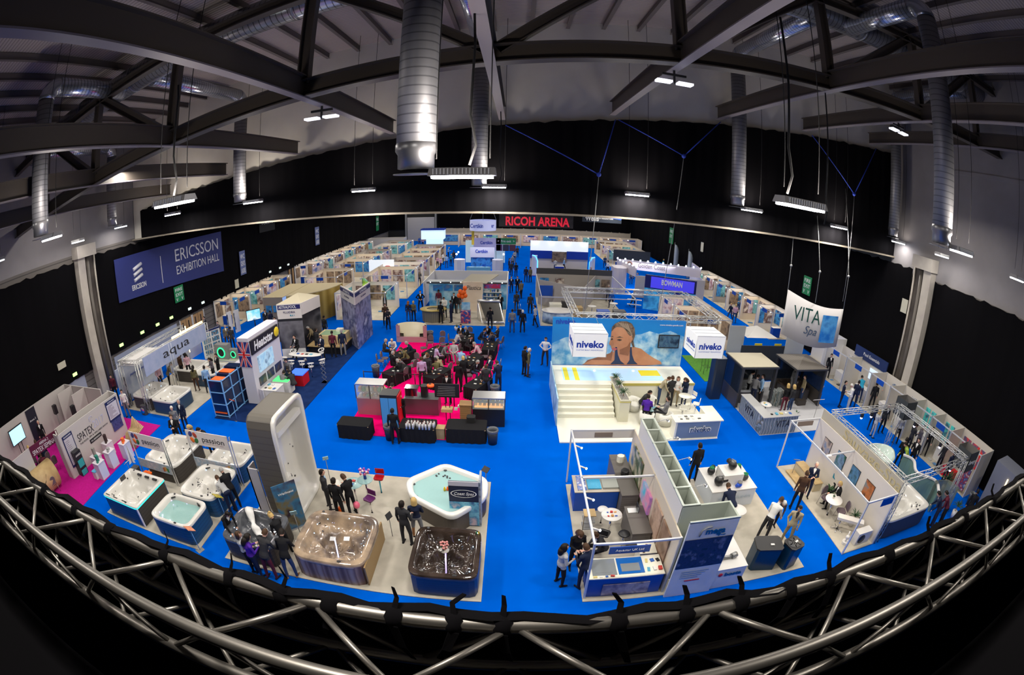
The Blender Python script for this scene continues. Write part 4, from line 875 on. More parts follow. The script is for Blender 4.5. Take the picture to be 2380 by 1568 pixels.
f=MB();[f.ball((rnd.uniform(-.1,.1),rnd.uniform(-.08,.1),rnd.uniform(.12,.35)),.04,n=6,k=4)for i in range(16)];f.build('pink_flowers',mat('pink_petals',(.75,.3,.28),.7),t)
f=MB();[f.tube([(0,0,.01),(rnd.uniform(-.15,.08),rnd.uniform(-.12,.1),rnd.uniform(.08,.25))],.012,5)for i in range(12)];[f.ball((rnd.uniform(-.16,-.02),rnd.uniform(-.12,0),.08),.035,1,6,4)for i in range(5)];f.build('greenery',[LEAF,WHITE],t)
for i in range(2):f=MB();f.lathe([(0,0),(.022,0),(.022,.09),(.01,.11),(.01,.13),(0,.13)],(-1.02+.07*i,10.35,1.02),10);tag(f.build('small_bottle',[GREEN,YEL][i]),'small %s bottle on the far right corner of the black brown tub'%['green','yellow'][i],'bottle')
# corner tub with water
t=wthing('corner_hot_tub','white kite shaped corner hot tub full of clear water behind the spa banner','hot tub',(-2.3,12.6,0))
poly=[(-3.85,13.1),(-2.55,14.35),(-0.84,13.45),(-0.82,12.35),(-1.9,11.15),(-3.55,12.2)]
def rpoly(P,k,r=.35,n=5):
 c=V((sum(p[0]for p in P)/len(P),sum(p[1]for p in P)/len(P)));P=[c+(V(p)-c)*k for p in P];out=[]
 for i,p in enumerate(P):
  a,b=(P[i-1]-p),(P[(i+1)%len(P)]-p);ra=min(r*k,a.length*.45,b.length*.45);p0,p1=p+a.normalized()*ra,p+b.normalized()*ra
  for j in range(n+1):u=j/n;q=p0*(1-u)**2+p*2*u*(1-u)+p1*u*u;out.append((q.x,q.y))
 return out
f=MB();f.prism(rpoly(poly,.97),0.04,.82);f.build('cabinet',mat('brown_cabinet',(.07,.055,.045),.5),t)
f=MB();rows=[(1.0,.78),(1.02,.84),(1.02,.95),(1.0,1.0),(.90,1.0),(.87,.97),(.84,.80),(.78,.6),(.6,.55),(.5,.25),(.05,.2)];vs=[]
for k,z in rows:vs+=[(x,y,z)for x,y in rpoly(poly,k)]
n=len(rpoly(poly,1));f.add(vs,[(i*n+j,i*n+(j+1)%n,(i+1)*n+(j+1)%n,(i+1)*n+j)for i in range(len(rows)-1)for j in range(n)]+[tuple(range(len(vs)-n,len(vs)))],0,True);f.build('shell',mat('white_acrylic',(.80,.79,.76),.15,coat=.6),t)
f=MB();f.prism(rpoly(poly,.85),.84,.85);f.build('water',mat('clear_pale_water',(.48,.76,.76),.05,alpha=.6,spec=.8,bump=.5,nscale=7),t)
rnd=random.Random(9);f=MB();[f.cb(*(V(poly[i])*.80+V((-2.3,12.6))*.2),.86,.12,.12,.03,bev=.05)for i in range(6)];f.build('pillows',DGREY,t);[small('jet','dot',DGREY,t,(-2.5+rnd.uniform(-.3,.3),13.7+rnd.uniform(-.2,.1),.855),(0,0,1),.04)for i in range(8)]
for i,(m_,dx)in enumerate(((YEL,0),(ORG,.1),(RED,.18))):f=MB();f.lathe([(0,0),(.05,.02),(.04,.1),(.015,.18),(0,.2)],(-2.35+dx,12.75+.03*i,.85),10);tag(f.build('toy_bottle',m_),'little %s toy bottle floating in the corner hot tub'%['yellow','orange','red'][i],'toy')
t=wthing('banner_counter','blue spa banner stand with white oval logo in front of the corner tub','banner',(-1.55,11.85,0))
f=MB();f.box(-2.05,-1.05,11.80,11.86,.02,2.02);f.build('panel',mat('spa_navy',S(20,28,60),.5),t)
f=MB();f.box(-2.05,-1.05,11.775,11.80,.08,1.15);f.build('photo_print',picture('spa_photo',[S(40,90,140),S(120,190,210),S(60,130,170),S(190,170,180)],2.4,3),t)
f=MB();f.box(-2.05,-1.05,11.775,11.80,1.86,2.04);f.build('header_strip',mat('pale_strip',(.55,.53,.58),.5),t)
f=MB();f.lathe([(.40,0),(.42,.01),(.44,0)],(0,0,0),32);f.v=[(-1.55+a,11.79-c,1.52+b*.38)for a,b,c in f.v];f.build('oval_ring',TXTW,t)
text('Coast Spas',.12,TXTW,t,(-1.55,11.785,1.52),width=.66,shear=.3)
f=MB();f.box(-1.05,-.98,11.80,12.5,.02,2.02);f.build('side_panel',picture('spa_side',[S(60,70,90),S(150,160,170),S(90,90,100)],4),t)
a,b=(-8.45,10.55),(-7.35,10.85)
t=wthing('roll_up_banner','tall dark roll up banner with pool photographs before the upright swim spa','banner',(-7.9,10.7,0))
a,b=U(665,1212),U(707,1232);a,b=(-7.95,10.30),(-7.30,10.95)
f=MB();f.slab(a,b,.03,0.02,2.1);f.build('panel',picture('roll_print',[S(45,32,50),S(60,60,80),S(50,110,150),S(110,100,70),S(40,30,48)],1.3,5),t)
f=MB();f.slab((a[0]-.03,a[1]-.03),(b[0]+.03,b[1]+.03),.14,0.0,.07);f.build('foot_case',ALU,t)
text('Wellness',.09,TXTW,t,((a[0]+b[0])/2+.02,(a[1]+b[1])/2-.02,1.7),ex=(.65,.65,0),width=.6,shear=.3)
stand_sign(-7.2,10.15,150,'info stand with pale blue panel and dark round foot by the sandy marbled tub',mat('pale_blue_card',(.35,.6,.7),.5),h=1.25,w_=.24,hh=.32,tilt=60)
stand_sign(-7.35,13.75,150,'info stand with pale blue panel behind the three men in black',mat('pale_blue_card',(.35,.6,.7),.5),h=1.15,w_=.24,hh=.32,tilt=55)
stand_sign(-.95,14.0,40,'small black info stand behind the right point of the corner tub',BLACK,h=1.0)
stand_sign(-4.0,10.95,60,'small black info stand behind the sandy marbled tub',BLACK,h=1.0)
# high table with flowers, stools, balloons
GT=mat('glass_top',(.35,.6,.62),.05,alpha=.55)
t=round_table(-5.75,12.5,.38,1.05,'high glass bar table with leaflets behind the three men in black',GT)
t=round_table(-5.35,12.75,.30,1.08,'second high glass table with a flower bouquet on it',GT)
clutter(-6.0,-5.5,12.3,12.7,1.05,4,'leaflet on the high glass table',4)
t=thing('flower_bouquet','mixed bouquet of pink and purple flowers on the high glass table','flowers',(-5.35,12.8,1.08));rnd=random.Random(8)
f=MB();f.lathe([(0,0),(.06,0),(.05,.18),(.07,.22)],(0,0,0),12);f.build('vase',BLUEC,t)
for c,nm_ in(((.6,.15,.25),'red_flowers'),((.35,.1,.5),'purple_flowers'),((.75,.6,.65),'white_flowers')):
 f=MB();[f.ball((rnd.uniform(-.18,.18),rnd.uniform(-.15,.15),rnd.uniform(.25,.45)),.05,n=6,k=4)for i in range(7)];f.build(nm_,cmat(c,'paper'),t)
stool(-5.0,13.35,180,'red bar stool with bright blue foot behind the spa stand tables',mat('red_gloss',(.35,.005,.01),.15,coat=.8),'square',.75,mat('cyan_metal',(.05,.42,.6),.3,.3))
stool(-5.05,12.1,200,'purple bar stool with chrome foot before the red stool',mat('purple_gloss',(.10,.015,.10),.3),'square',.68)
stool(-6.35,12.55,90,'white bucket bar stool beside the high glass table',mat('stool_white',(.72,.70,.64),.3),'bucket',.62)
for x,y,z,r,m_,lab in((-5.55,11.95,.45,.13,mat('pink_balloon',(.8,.15,.25),.3),'pink balloon hanging below the high glass table'),(-6.15,11.75,.3,.12,ORG,'orange balloon by the feet of the men in black')):
 f=MB();f.ball((x,y,z),r,n=14,k=9,sc=(1,1,1.2));f.tube([(x,y,z-r*1.1),(x,y,.02)],.004,4);tag(f.build('balloon',m_),lab,'balloon')
f=MB();f.box(-28.0,-19.6,6.2,15.9,0.001,.025);f.add([(-19.6,6.2,.001),(-19.6,6.2,.025),(-18.9,7.9,.025),(-18.9,7.9,.001),(-19.6,15.9,.025),(-19.6,15.9,.001)],[(1,2,4),(0,5,3),(1,0,3,2),(2,3,5,4)]);tag(f.build('theatre_carpet',PURPF),'magenta carpet of the seminar theatre at the left','carpet')
PW=mat('theatre_panel',(.50,.47,.45),.6)
t=wthing('seminar_theatre','white walled seminar theatre with maroon name board at the left edge','booth',(-24.7,10.9,0))
wl=[((-28.1,6.0),(-28.1,14.3),'back_wall'),((-28.1,14.3),(-23.4,14.6),'side_wall'),((-27.0,12.9),(-27.0,14.3),'wing_wall'),((-25.3,13.2),(-25.3,14.4),'wing_wall'),((-21.45,9.35),(-21.45,14.5),'front_wall'),((-22.0,9.35),(-21.45,9.35),'front_wall'),((-22.4,9.75),(-21.45,9.35),'wing_wall'),((-21.45,14.5),(-22.6,14.6),'wing_wall'),((-22.6,4.5),(-22.6,7.6),'front_wall')]
for a,b,nm_ in wl:f=MB();f.slab(a,b,.08,0,2.45);f.build(nm_,PW,t)
f=MB();f.slab((-22.4,9.75),(-22.4,14.6),.08,0,2.45);f.build('inner_wall',PW,t)
f=MB();f.slab((-22.55,7.62),(-22.2,9.75),.06,1.9,2.47);f.build('name_board',mat('maroon_board',(.10,.006,.03),.5),t)
d=V((.35,2.13,0)).normalized();nrm=(-22.33,8.7)
text('ARENA 2',.13,TXTW,t,(-22.33,8.69,2.34),ex=d,width=.7);text('SPATEX SEMINARS',.24,TXTW,t,(-22.33,8.69,2.08),ex=d,width=1.95)
E1=V((0,1,0))
text('SPATEX',.40,TXTK,t,(-21.40,11.3,1.62),ex=E1,width=1.35);text('2017',.40,mat('pale_letter',(.45,.46,.62),.5),t,(-21.40,12.5,1.72),ex=E1,width=.95)
text('THE POOL, SPA & WELLNESS SHOW',.09,TXTK,t,(-21.40,11.9,1.30),ex=E1,width=2.5)
f=MB();f.box(-21.41,-21.38,11.4,12.4,.95,1.16);f.build('black_strip',BLACK,t);text('IN SESSION',.08,TXTW,t,(-21.375,11.9,1.05),ex=E1,width=.8)
f=MB()
for a in range(3):f.tube([(-21.4,12.0+.15*math.cos(b+a),2.12+.12*math.sin(b+a*1.3))for b in[i*.5 for i in range(7)]],.012,5)
f.build('logo_swirl',mat('pale_letter',(.45,.46,.62),.5),t)
for y0,z0,y1,z1,lab,m1 in((9.55,.55,10.35,2.25,'agenda',(.50,.48,.52)),(13.35,1.2,14.35,2.35,'hall plan',(.55,.55,.62))):
 b_=wthing('info_poster','large %s poster with navy border on the seminar theatre wall'%lab,'poster',(-21.38,(y0+y1)/2,z0))
 f=MB();f.box(-21.40,-21.37,y0,y1,z0,z1);f.build('border',NAVY,b_)
 f=MB();f.box(-21.37,-21.36,y0+.06,y1-.06,z0+.12,z1-.18);f.build('sheet',cmat(m1,'paper'),b_)
 text('PROGRAMME' if lab=='agenda' else 'FLOOR PLAN',.07,TXTW,b_,(-21.365,(y0+y1)/2,z1-.09),ex=E1)
 f=MB();rnd=random.Random(2)
 for i in range(14):f.box(-21.36,-21.355,y0+.12,y0+.12+(y1-y0-.3)*rnd.uniform(.3,1),z0+.18+i*(z1-z0-.42)/14,z0+.2+i*(z1-z0-.42)/14)
 f.build('text_lines',mat('grey_print',(.2,.15,.22),.6),b_)
f=MB();f.box(-21.375,-21.355,13.42,14.28,.62,1.2);tag(f.build('dark_poster',picture('seminar_list',[S(30,40,90),S(70,80,130),S(25,35,80)],7)),'dark blue listing poster below the hall plan on the theatre wall','poster')
t=wthing('presentation_screen','bright presentation screen on a black stand inside the seminar theatre','screen',(-27.4,8.6,0))
f=MB();f.box(-27.5,-27.4,8.1,9.4,1.25,2.2);f.build('casing',BLACK,t);f=MB();f.box(-27.4,-27.385,8.15,9.35,1.3,2.15);f.build('display',mat('screen_cyan',(.5,.8,.95),.4,emit=(.35,.72,.95),es=1.1),t)
for y in(8.6,8.9):f=MB();f.tube([(-27.5,y,0),(-27.5,y,1.3)],.03,8);f.build('stand_pole',MATT,t)
t=wthing('hanging_banner','dark navy vertical banner on the back wall of the seminar theatre','banner',(-28.0,10.6,.3));f=MB();f.box(-28.04,-28.0,10.2,11.1,.4,2.4);f.build('panel',mat('dark_navy_print',S(25,28,45),.5),t);text('Arena 2',.12,TXTW,t,(-27.99,10.65,1.7),ex=E1,width=.6)
for x,y,lab in((-26.9,12.3,'black loudspeaker on a stand, left of the two in the seminar theatre'),(-24.9,12.8,'black loudspeaker on a stand, right of the two in the seminar theatre')):
 t=thing('loudspeaker',lab,'speaker',(x,y,0));f=MB();f.cb(0,0,1.5,.32,.28,.55);f.build('cabinet',BLACK,t);f=MB();f.tube([(0,0,.0),(0,0,1.5)],.025,8);f.build('pole',MGREY,t)
cloth_table(-26.6,-25.2,11.3,12.3,'black covered speaker table with equipment in the seminar theatre');clutter(-26.4,-25.4,11.4,12.2,.75,5,'black equipment on the seminar speaker table',3,cols=[(.02,.02,.02),(.1,.1,.1)])
k=0
for i in range(5):
 for j in range(4):
  x,y=-25.6+i*.95,7.2+j*.72
  if x>-22.9 and j>1:continue
  chair(x,y,270+10*math.sin(i*3+j),'dark banquet chair in the rows of the seminar theatre','chairs in the seminar theatre');k+=1
x,y=U(195,1100);t=wthing('vending_unit','black leaning display unit with teal boxes by the seminar theatre wall','display',(x,y,0))
f=MB();f.cb(x,y,0,.55,.5,1.35);f.build('casing',BLACK,t);f=MB();f.cb(x+.28,y,.5,.02,.42,.4);f.cb(x+.28,y,.05,.02,.42,.3);f.build('teal_panels',mat('teal_box',(.03,.35,.36),.4),t);text('AWARDS',.1,TXTW,t,(x+.28,y,1.15),ex=E1,width=.42)
x,y=U(226,1110);flat_box(x-.1,x+.25,y-.15,y+.15,.45,'small white box with blue picture on the magenta carpet','small_box','box',WHITE,cmat((.1,.4,.6),'paper'))
pl=[(243,1108,.9,'white plinth with a green bottle, nearest to the truss'),(266,1082,.9,'white plinth with small parts, second from the truss'),(300,1062,.9,'white plinth with red model, furthest from the truss'),(232,1085,.7,'white plinth with grey fabric against the theatre wall'),(258,1055,.75,'white plinth with dark display case against the theatre wall')]
for i,(px_,py_,h_,lab)in enumerate(pl):
 x,y=U(px_,py_);flat_box(x-.28,x+.28,y-.28,y+.28,h_,lab,'display_plinth','plinth',mat('white_plinth',(.66,.62,.68),.4))
 f=MB();c_=[(.03,.2,.15),(.3,.3,.3),(.8,.15,.03),(.25,.24,.22),(.05,.03,.03)][i]
 f.cb(x-.04,y+.03,h_,.22,.18,[.3,.12,.2,.4,.4][i],bev=.04);f.cb(x+.12,y-.12,h_,.12,.1,.06);tag(f.build('exhibit',cmat(c_,'paper')),'exhibit on the '+lab.replace('white plinth with','plinth showing'),'exhibit')
x,y=U(318,1030);t=wthing('wooden_lounger','curved slatted wooden lounge seat on the corner of the magenta carpet','lounger',(x,y,0))
for i in range(9):
 f=MB();a=i*.12;f.tube([(x-.6+i*.13,y-.5,.05),(x-.65+i*.13,y-.1,.55+.15*math.sin(a*3)),(x-.45+i*.12,y+.3,.75),(x-.3+i*.1,y+.55,1.3-.06*i)],.045,6);f.build('slat',PINE,t)
x,y=U(118,1150);t=thing('barrel_sauna','round pine barrel half hidden behind the foreground truss at the left','barrel',(x-.3,y,0))
f=MB();f.tube([(0,-1.3,.75),(0,1.0,.75)],.75,24);f.build('staves',PINE,t);f=MB();f.tube([(0,-1.34,.75),(0,-1.30,.75)],.7,24);f.build('end_board',WOOD,t)
# ================================================================== left wall and the stands behind the hot tubs
f=MB();f.box(XL,XL+.06,20.0,28.2,0,2.1);tag(f.build('wall_panelling',mat('pale_blue_grey_wall',(.30,.33,.42),.6)),'pale blue grey panelling along the left wall below the black curtain','panelling')
f=MB();f.box(XL,XL+.08,12.8,16.6,0,2.2);tag(f.build('wall_panelling',mat('pale_blue_grey_wall',(),.6)),'pale door panelling on the left wall behind the seminar theatre','panelling')
DW=mat('oak_door',(.36,.21,.09),.5)
for i in range(2):
 y=28.6+i*1.9;o=wthing('door_%d'%(i+1),'x','x',(XL+.1,y+.85,0));del o['label'],o['category'];o['kind']='structure'
 for k in range(2):
  f=MB();f.box(XL+.05,XL+.12,y+.05+k*.85,y+.85+k*.85,0,2.1);f.build('door_leaf',DW,o);f=MB();f.box(XL+.12,XL+.14,y+.35+k*.85,y+.47+k*.85,.7,1.9);f.build('vision_panel',BLACK,o)
 for yy in(y,y+1.75):f=MB();f.box(XL+.04,XL+.16,yy,yy+.06,0,2.2);f.build('frame',WHITE,o)
for i in range(9):f=MB();f.box(XL+.1,XL+.16,50.5+i*.9,50.9+i*.9,0,2.3);tag(f.build('wood_fin',DW),'vertical warm wood fin on the left wall beside the booths','panel','wood fins on the left wall')
ELG=mat('exit_glow',(.5,.9,.3),.4,emit=(.45,.8,.25),es=1.6)
for i,(y,z)in enumerate(((15.6,2.6),(20.9,2.75),(23.5,2.85),(25.5,2.85),(27.4,2.85),(30.1,2.85),(32.2,2.85),(45.5,3.0),(48,3.0),(50.2,3.0))):
 f=MB();f.box(XL+.27,XL+.36,y-.2,y+.2,z-.1,z+.1);tag(f.build('exit_light',ELG if i<5 else mat('pale_lamp',(.7,.8,.75),.4,emit=(.6,.7,.65),es=1)),'small glowing exit light low on the left black curtain','light','exit lights along the left wall')
X=XL+.3
t=wthing('hall_banner','big navy exhibition hall banner on the left black curtain','banner',(X,28.8,5.5));f=MB();f.box(X,X+.04,21.5,36.2,5.7,8.85);f.v=[(a,b,c-(.75*(b-21.5)/14.7 if c<6 else 0))for a,b,c in f.v];f.build('panel',mat('banner_navy',S(34,44,110),.7),t);X+=.06
text('ERICSSON',1.05,mat('banner_white',(.6,.6,.66),.6),t,(X,32.2,7.7),ex=(0,1,0),width=6.6);text('EXHIBITION HALL',.72,mat('banner_white',(),.6),t,(X,32.2,6.45),ex=(0,1,0),width=6.6)
text('ERICSSON',.38,mat('banner_white',(),.6),t,(X,24.0,6.35),ex=(0,1,0),width=1.7,bold=.02);f=MB();f.box(X,X+.01,26.9,26.97,5.9,8.1);f.build('divider',mat('banner_white',(),.6),t)
for k in range(3):f=MB();f.tube([(X,23.5,6.85+k*.42),(X,24.5,7.15+k*.42)],.13,10);f.build('logo_bar',mat('banner_white',(),.6),t)
def wsign(y,z,w_,h_,m,label,txt='',tm=TXTW,X=XL+.3,s=1,name='hanging_sign'):
 t=wthing(name,label,'sign',(X,y,z));a,b=sorted((X,X+s*.04));f=MB();f.box(a,b,y-w_/2,y+w_/2,z-h_/2,z+h_/2);f.build('panel',m,t)
 for i,q in enumerate(txt.split('|')if txt else[]):text(q,h_*.2,tm,t,(X+s*.045,y,z+h_*(.26-.30*i)),ex=(0,s,0),width=w_*.75)
 return t
wsign(28.9,4.5,1.3,1.35,GREEN,'green fire exit sign with white figures on the left curtain below the banner','FIRE|EXIT|V    V')
wsign(39.8,5.1,1.1,2.5,mat('pale_navy',(.1,.13,.3),.5),'blue and white toilet sign on the left curtain after the banner','WC|GENTS|LADIES')
wsign(45.5,8.4,3.6,1.3,MATT,'black sign reading toilets high on the left curtain','TOILETS');wsign(59.5,5.5,1.4,2.6,mat('pale_navy',(),.5),'second blue and white toilet sign further along the left curtain','WC|GENTS|LADIES')
wsign(89,4.8,1.8,3,GREEN,'green fire exit sign far away on the left curtain','FIRE|EXIT');wsign(14.6,3.6,.8,.42,mat('vent_cream',(.5,.48,.38),.5),'small cream vent grille on the left curtain above the theatre','',name='vent_grille');wsign(38.3,3.2,.7,.9,mat('vent_cream',(),.5),'cream notice panel on the left curtain above the booths','',name='notice_panel')
# ---- truss stand with four tubs
carpet(-24.6,-18.3,16.95,25.6,GREYC,'grey stand carpet under the tubs of the truss stand at the left wall')
t=wthing('truss_gantry','silver lattice truss gantry carrying the aqua name banner','truss',(-22,19,0))
for x,y,h_ in((-21.8,17.1,3.3),(-24.0,17.2,3.0),(-21.6,20.2,3.3),(-21.7,24.6,3.3),(-24.2,24.6,3.0)):f=MB();truss_line(f,(x,y,0),(x,y,h_),.25);f.build('tower',TRUSSW,t)
for p,q in(((-21.8,17.1,3.2),(-21.7,24.6,3.2)),((-24.0,17.2,3.0),(-21.8,17.1,3.2)),((-24.0,17.2,3),(-24.2,24.6,3))):f=MB();truss_line(f,p,q,.25);f.build('truss_span',TRUSSW,t)
f=MB();f.box(-21.5,-21.46,17.4,24.3,2.2,3.35);f.build('banner',mat('aqua_banner',(.38,.42,.58),.5,noise=(.30,.36,.54),nscale=2),t);text('aqua',.55,TXTK,t,(-21.44,20.8,2.85),ex=(0,1,0),width=2.9)
for k in range(3):f=MB();f.tube([(-21.55,20.6,3.45+k*.06),(-21.55,24.2,3.45+k*.06)],.02,5);f.build('light_strip',mat('warm_strip',(1,.8,.4),.5,emit=(1,.75,.35),es=3),t)
for y in(24.9,25.6):f=MB();f.box(-24.9,-24.86,y,y+.08,.6,2.7);f.build('light_strip',mat('warm_strip',(),.5),t)
t=wthing('stand_wall','pale blue printed back wall of the truss stand with two panels','wall',(-25.0,21,0))
f=MB();f.box(-25.0,-24.9,17.3,22.0,0,2.4);f.build('wall_print',picture('aqua_print',[S(150,165,200),S(205,212,225),S(175,190,215)],.8,4),t);text('passion for water',.18,TXTB,t,(-24.88,19.5,1.6),ex=(0,1,0));f=MB();f.box(-25.0,-24.9,22.6,27.3,0,2.3);f.build('wall_print',mat('pale_lilac_wall',(.42,.44,.55),.5),t)
f=MB();f.box(-24.4,-22.1,17.4,20.2,2.92,2.97);tag(f.build('canopy_roof',WHITE),'flat white canopy on the truss stand by the left column','canopy')
tub(-23.6,-21.5,17.2,19.5,'empty cream tub with dark brown cabinet beside the column at the left wall',PEARL,CABD,jets=20,lights=3,water=None,h=.9)
tub(-21.4,-19.2,17.1,19.3,'empty cream tub with smooth blue cabinet facing the aisle of the truss stand',PEARL,mat('slate_blue',(.02,.055,.11),.45),jets=16,lights=0,h=.9,p=7,foot=1.0)
tub(-23.3,-21.0,21.6,23.6,'cream tub with dark brown cabinet behind the row of people at the truss stand',PEARL,CABD,jets=26,lights=0,h=.9)
tub(-20.9,-18.8,21.2,23.3,'cream tub with dark blue side furthest right in the truss stand',PEARL,mat('slate_blue',(),.45),jets=30,lights=0,h=.9)
x,y=U(300,945);flat_box(x-.3,x+.25,y-.3,y+.3,.8,'black block shaped equipment case at the foot of the truss stand','equipment_case','box',DGREY)
board(U(292,925),U(306,940),0,1.9,mat('black_list_board',(.03,.03,.035),.5),'black leaning list board at the corner of the truss stand');x,y=U(338,962);t=thing('fan_unit','dark round fan unit leaning at the corner of the truss stand','fan',(x,y,0));f=MB();f.cb(0,0,0,.5,.3,.6,bev=.1);f.build('casing',DGREY,t);f=MB();f.lathe([(0,.03),(.18,.03),(.2,0)],(0,0,0),16);f.v=[(a,-.16-c,.32+b)for a,b,c in f.v];f.build('fan_ring',CHROME,t)
# ---- navy stand with the tall white tower
carpet(-16.35,-11.2,17.62,32.6,NAVYF,'dark navy stand carpet along the blue aisle')
t=wthing('display_rack','navy shelving rack of glossy pool samples with white frame','rack',(-15.7,18.9,0))
for i,(y0,y1,h_)in enumerate(((17.85,18.75,2.1),(18.75,19.6,2.2),(19.6,20.2,2.3))):f=MB();f.box(-16.35,-15.35,y0,y1,.08,h_);f.build('panel_block',mat('navy_gloss',(.008,.018,.06),.15),t)
for y in(17.85,18.75,19.6,20.2):
 for x in(-16.37,-15.33):f=MB();f.cb(x,y,0,.06,.06,2.3);f.build('post',mat('pale_blue_pole',(),.4),t)
for z in(.1,.8,1.5,2.2):f=MB();f.box(-15.36,-15.30,17.85,20.2,z-.02,z+.02);f.box(-16.35,-15.33,17.80,17.86,z-.02,z+.02);f.build('rail',mat('pale_blue_pole',(),.4),t)
f=MB();f.cb(-15.85,18.3,2.12,.9,.5,.03);f.cb(-15.85,19.2,2.22,.9,.5,.03);f.cb(-15.85,17.8,.28,.9,.06,.05);f.build('orange_top',ORG,t)
stand_sign(-14.75,17.75,200,'pale blue sign pole with orange card at the front of the navy rack',ORG,h=1.2,polem=mat('pale_blue_pole',(),.4),sq=True,basem=MGREY)
t=wthing('tower_wall','tall white tower wall with black name board, screen and union flag edge','booth',(-14.8,21,0))
TW=mat('tower_white',(.62,.60,.66),.5)
f=MB();f.box(-15.1,-14.3,19.75,23.3,0,3.95);f.build('tower_block',TW,t);f=MB();f.box(-16.3,-15.1,20.3,23.9,0,2.1);f.build('side_cupboard',TW,t)
f=MB();f.box(-14.3,-14.2,19.85,23.1,2.95,3.75);f.build('name_board',BLACK,t);text('Heatstar',.5,TXTW,t,(-14.18,21.2,3.35),ex=(0,1,0),width=2.3,bold=.03,shear=.2)
f=MB();f.lathe([(0,.05),(.25,.04),(.3,0)],(0,0,0),12);f.v=[(-14.2+c,22.85+a,3.35+b)for a,b,c in f.v];f.build('yellow_sun',mat('bright_yellow',(.8,.6,.02),.4),t)
t2=f=MB();f.box(-15.12,-14.28,19.70,19.75,2.3,3.75);fl=f.build('flag_panel',mat('flag_blue',S(30,40,110),.5),t)
for k,(m_,wd)in enumerate(((WHITE,.16),(RED,.08))):
 f=MB();y=19.69-.01*k;f.box(-14.7-wd/2,-14.7+wd/2,y,y+.01,2.3,3.75);f.box(-15.12,-14.28,y,y+.01,3.02-wd/2,3.02+wd/2)
 for s in(-1,1):f.bar((-14.7-.4*s,y,2.32),(-14.7+.4*s,y,3.73),.012,wd*.7)
 f.build('flag_cross',m_,t)
f=MB();f.box(-14.3,-14.24,20.4,22.2,1.7,2.65);f.build('screen',picture('tower_screen',[S(120,170,200),S(170,200,220),S(60,90,120)],2,2,emit=.5),t)
for y in(20.2,21.2,22.2):f=MB();f.box(-14.3,-14.26,y,y+.8,.95,1.45);f.build('photo_print',picture('tower_photo',[S(30,60,120),S(60,60,70),S(120,100,90)],2,y),t)
f=MB();f.slab((-14.28,19.95),(-13.9,19.8),.05,0,.9);f.build('wing_panel',TW,t)
flat_box(-14.2,-13.1,19.95,20.95,.85,'white counter with heater controls at the foot of the tall white tower','service_counter','counter',WHITE,base=BLACK);clutter(-14.1,-13.2,20.0,20.9,.85,5,'small device on the white counter by the tower',2)
f=MB();f.cb(-13.5,21.6,0,1.1,.8,.82,0);f.cb(-13.5,21.6,.82,1.05,.75,.05,1);tag(f.build('lit_display_box',[WHITE,mat('green_glow',(.1,.7,.2),.4,emit=(.05,.7,.15),es=1)]),'white display box with green glowing top beside the tower','box')
f=MB();f.cb(-13.0,22.9,0,.9,.9,.75,0);f.cb(-13.0,22.9,.75,1.0,1.0,.05,1);tag(f.build('lit_display_box',[RED,mat('blue_glow',(.05,.15,.8),.4,emit=(.03,.12,.9),es=1)]),'display box with glowing blue top and red sides between seated people','box')
t=round_table(-13.7,25.3,.35,1.0,'long white bar table with white ring stools on the navy carpet');t.scale=(3.6,1.2,1)
clutter(-14.7,-12.7,25.1,25.5,1.0,5,'papers and a small vase on the long white bar table',5)
SW=mat('ring_stool_white',(.70,.68,.66),.3)
for i,(x,y,a)in enumerate(((-15.0,24.7,20),(-14.2,24.2,0),(-13.4,24.2,0),(-12.6,23.9,340),(-12.1,24.6,300),(-14.9,25.9,160),(-12.9,26.3,200))):stool(x,y,a,'white ring backed bar stool with chrome foot at the long bar table',SW,'ring',.72,group='white ring stools')
x,y=U(755,888);t=thing('zigzag_rack','folding silver zigzag leaflet rack on the navy carpet','rack',(x,y,0));f=MB();f.cb(0,0,0,.35,.4,.03);f.build('base',ALU,t)
for k in range(5):
 for s in(-1,1):f=MB();f.bar((s*.16,.02*s,.05+k*.28),(-s*.16,.02*s,.33+k*.28),.025);f.build('scissor_bar',ALU,t)
ABL=mat('astral_navy',S(22,26,90),.5);APH=picture('graphite_photo',[S(38,38,44),S(60,58,64),S(110,108,115),S(45,45,52)],.55,6)
t=wthing('brand_pavilion','square pavilion with dark photographic walls, white name header and pale tent roof','booth',(-14.8,28.5,0))
PA,PB_,PC,PD=(-16.4,26.9),(-14.6,27.3),(-14.2,29.6),(-16.2,29.2)
f=MB();f.slab(PA,PB_,.08,0,2.75);f.build('photo_wall',APH,t);f=MB();f.slab(PA,PB_,.1,2.9,3.95);f.slab((PB_[0],PB_[1]),PC,.1,3.1,3.95);f.slab(PA,PD,.1,3.1,3.95);f.build('header',mat('header_white',(.62,.58,.56),.5),t)
f=MB();f.slab(PA,PB_,.09,2.72,2.92);f.build('dark_band',BLACK,t);d=(V(PB_)-V(PA)).normalized();n_=V((d.y,-d.x));c_=(V(PA)+V(PB_))/2+n_*.07
f=MB();f.slab(tuple(V(PA)+n_*.06+d*.06),tuple(V(PB_)+n_*.06-d*.06),.02,3.58,3.88);f.build('navy_strip',ABL,t);D3=(d.x,d.y,0)
text('ASTRALPOOL',.2,TXTW,t,(c_.x-.1,c_.y-.03,3.73),ex=D3,width=1.35);text('FLUIDRA',.14,ABL,t,(c_.x,c_.y-.01,3.36),ex=D3,width=.9)
for k in range(3):f=MB();f.ball((c_.x+.1+k*.14,c_.y+.02*k,3.14),.06-.015*k,n=8,k=5,sc=(1,.2,1));f.build('logo_dot',mat('logo_teal',(.02,.25,.4),.4),t)
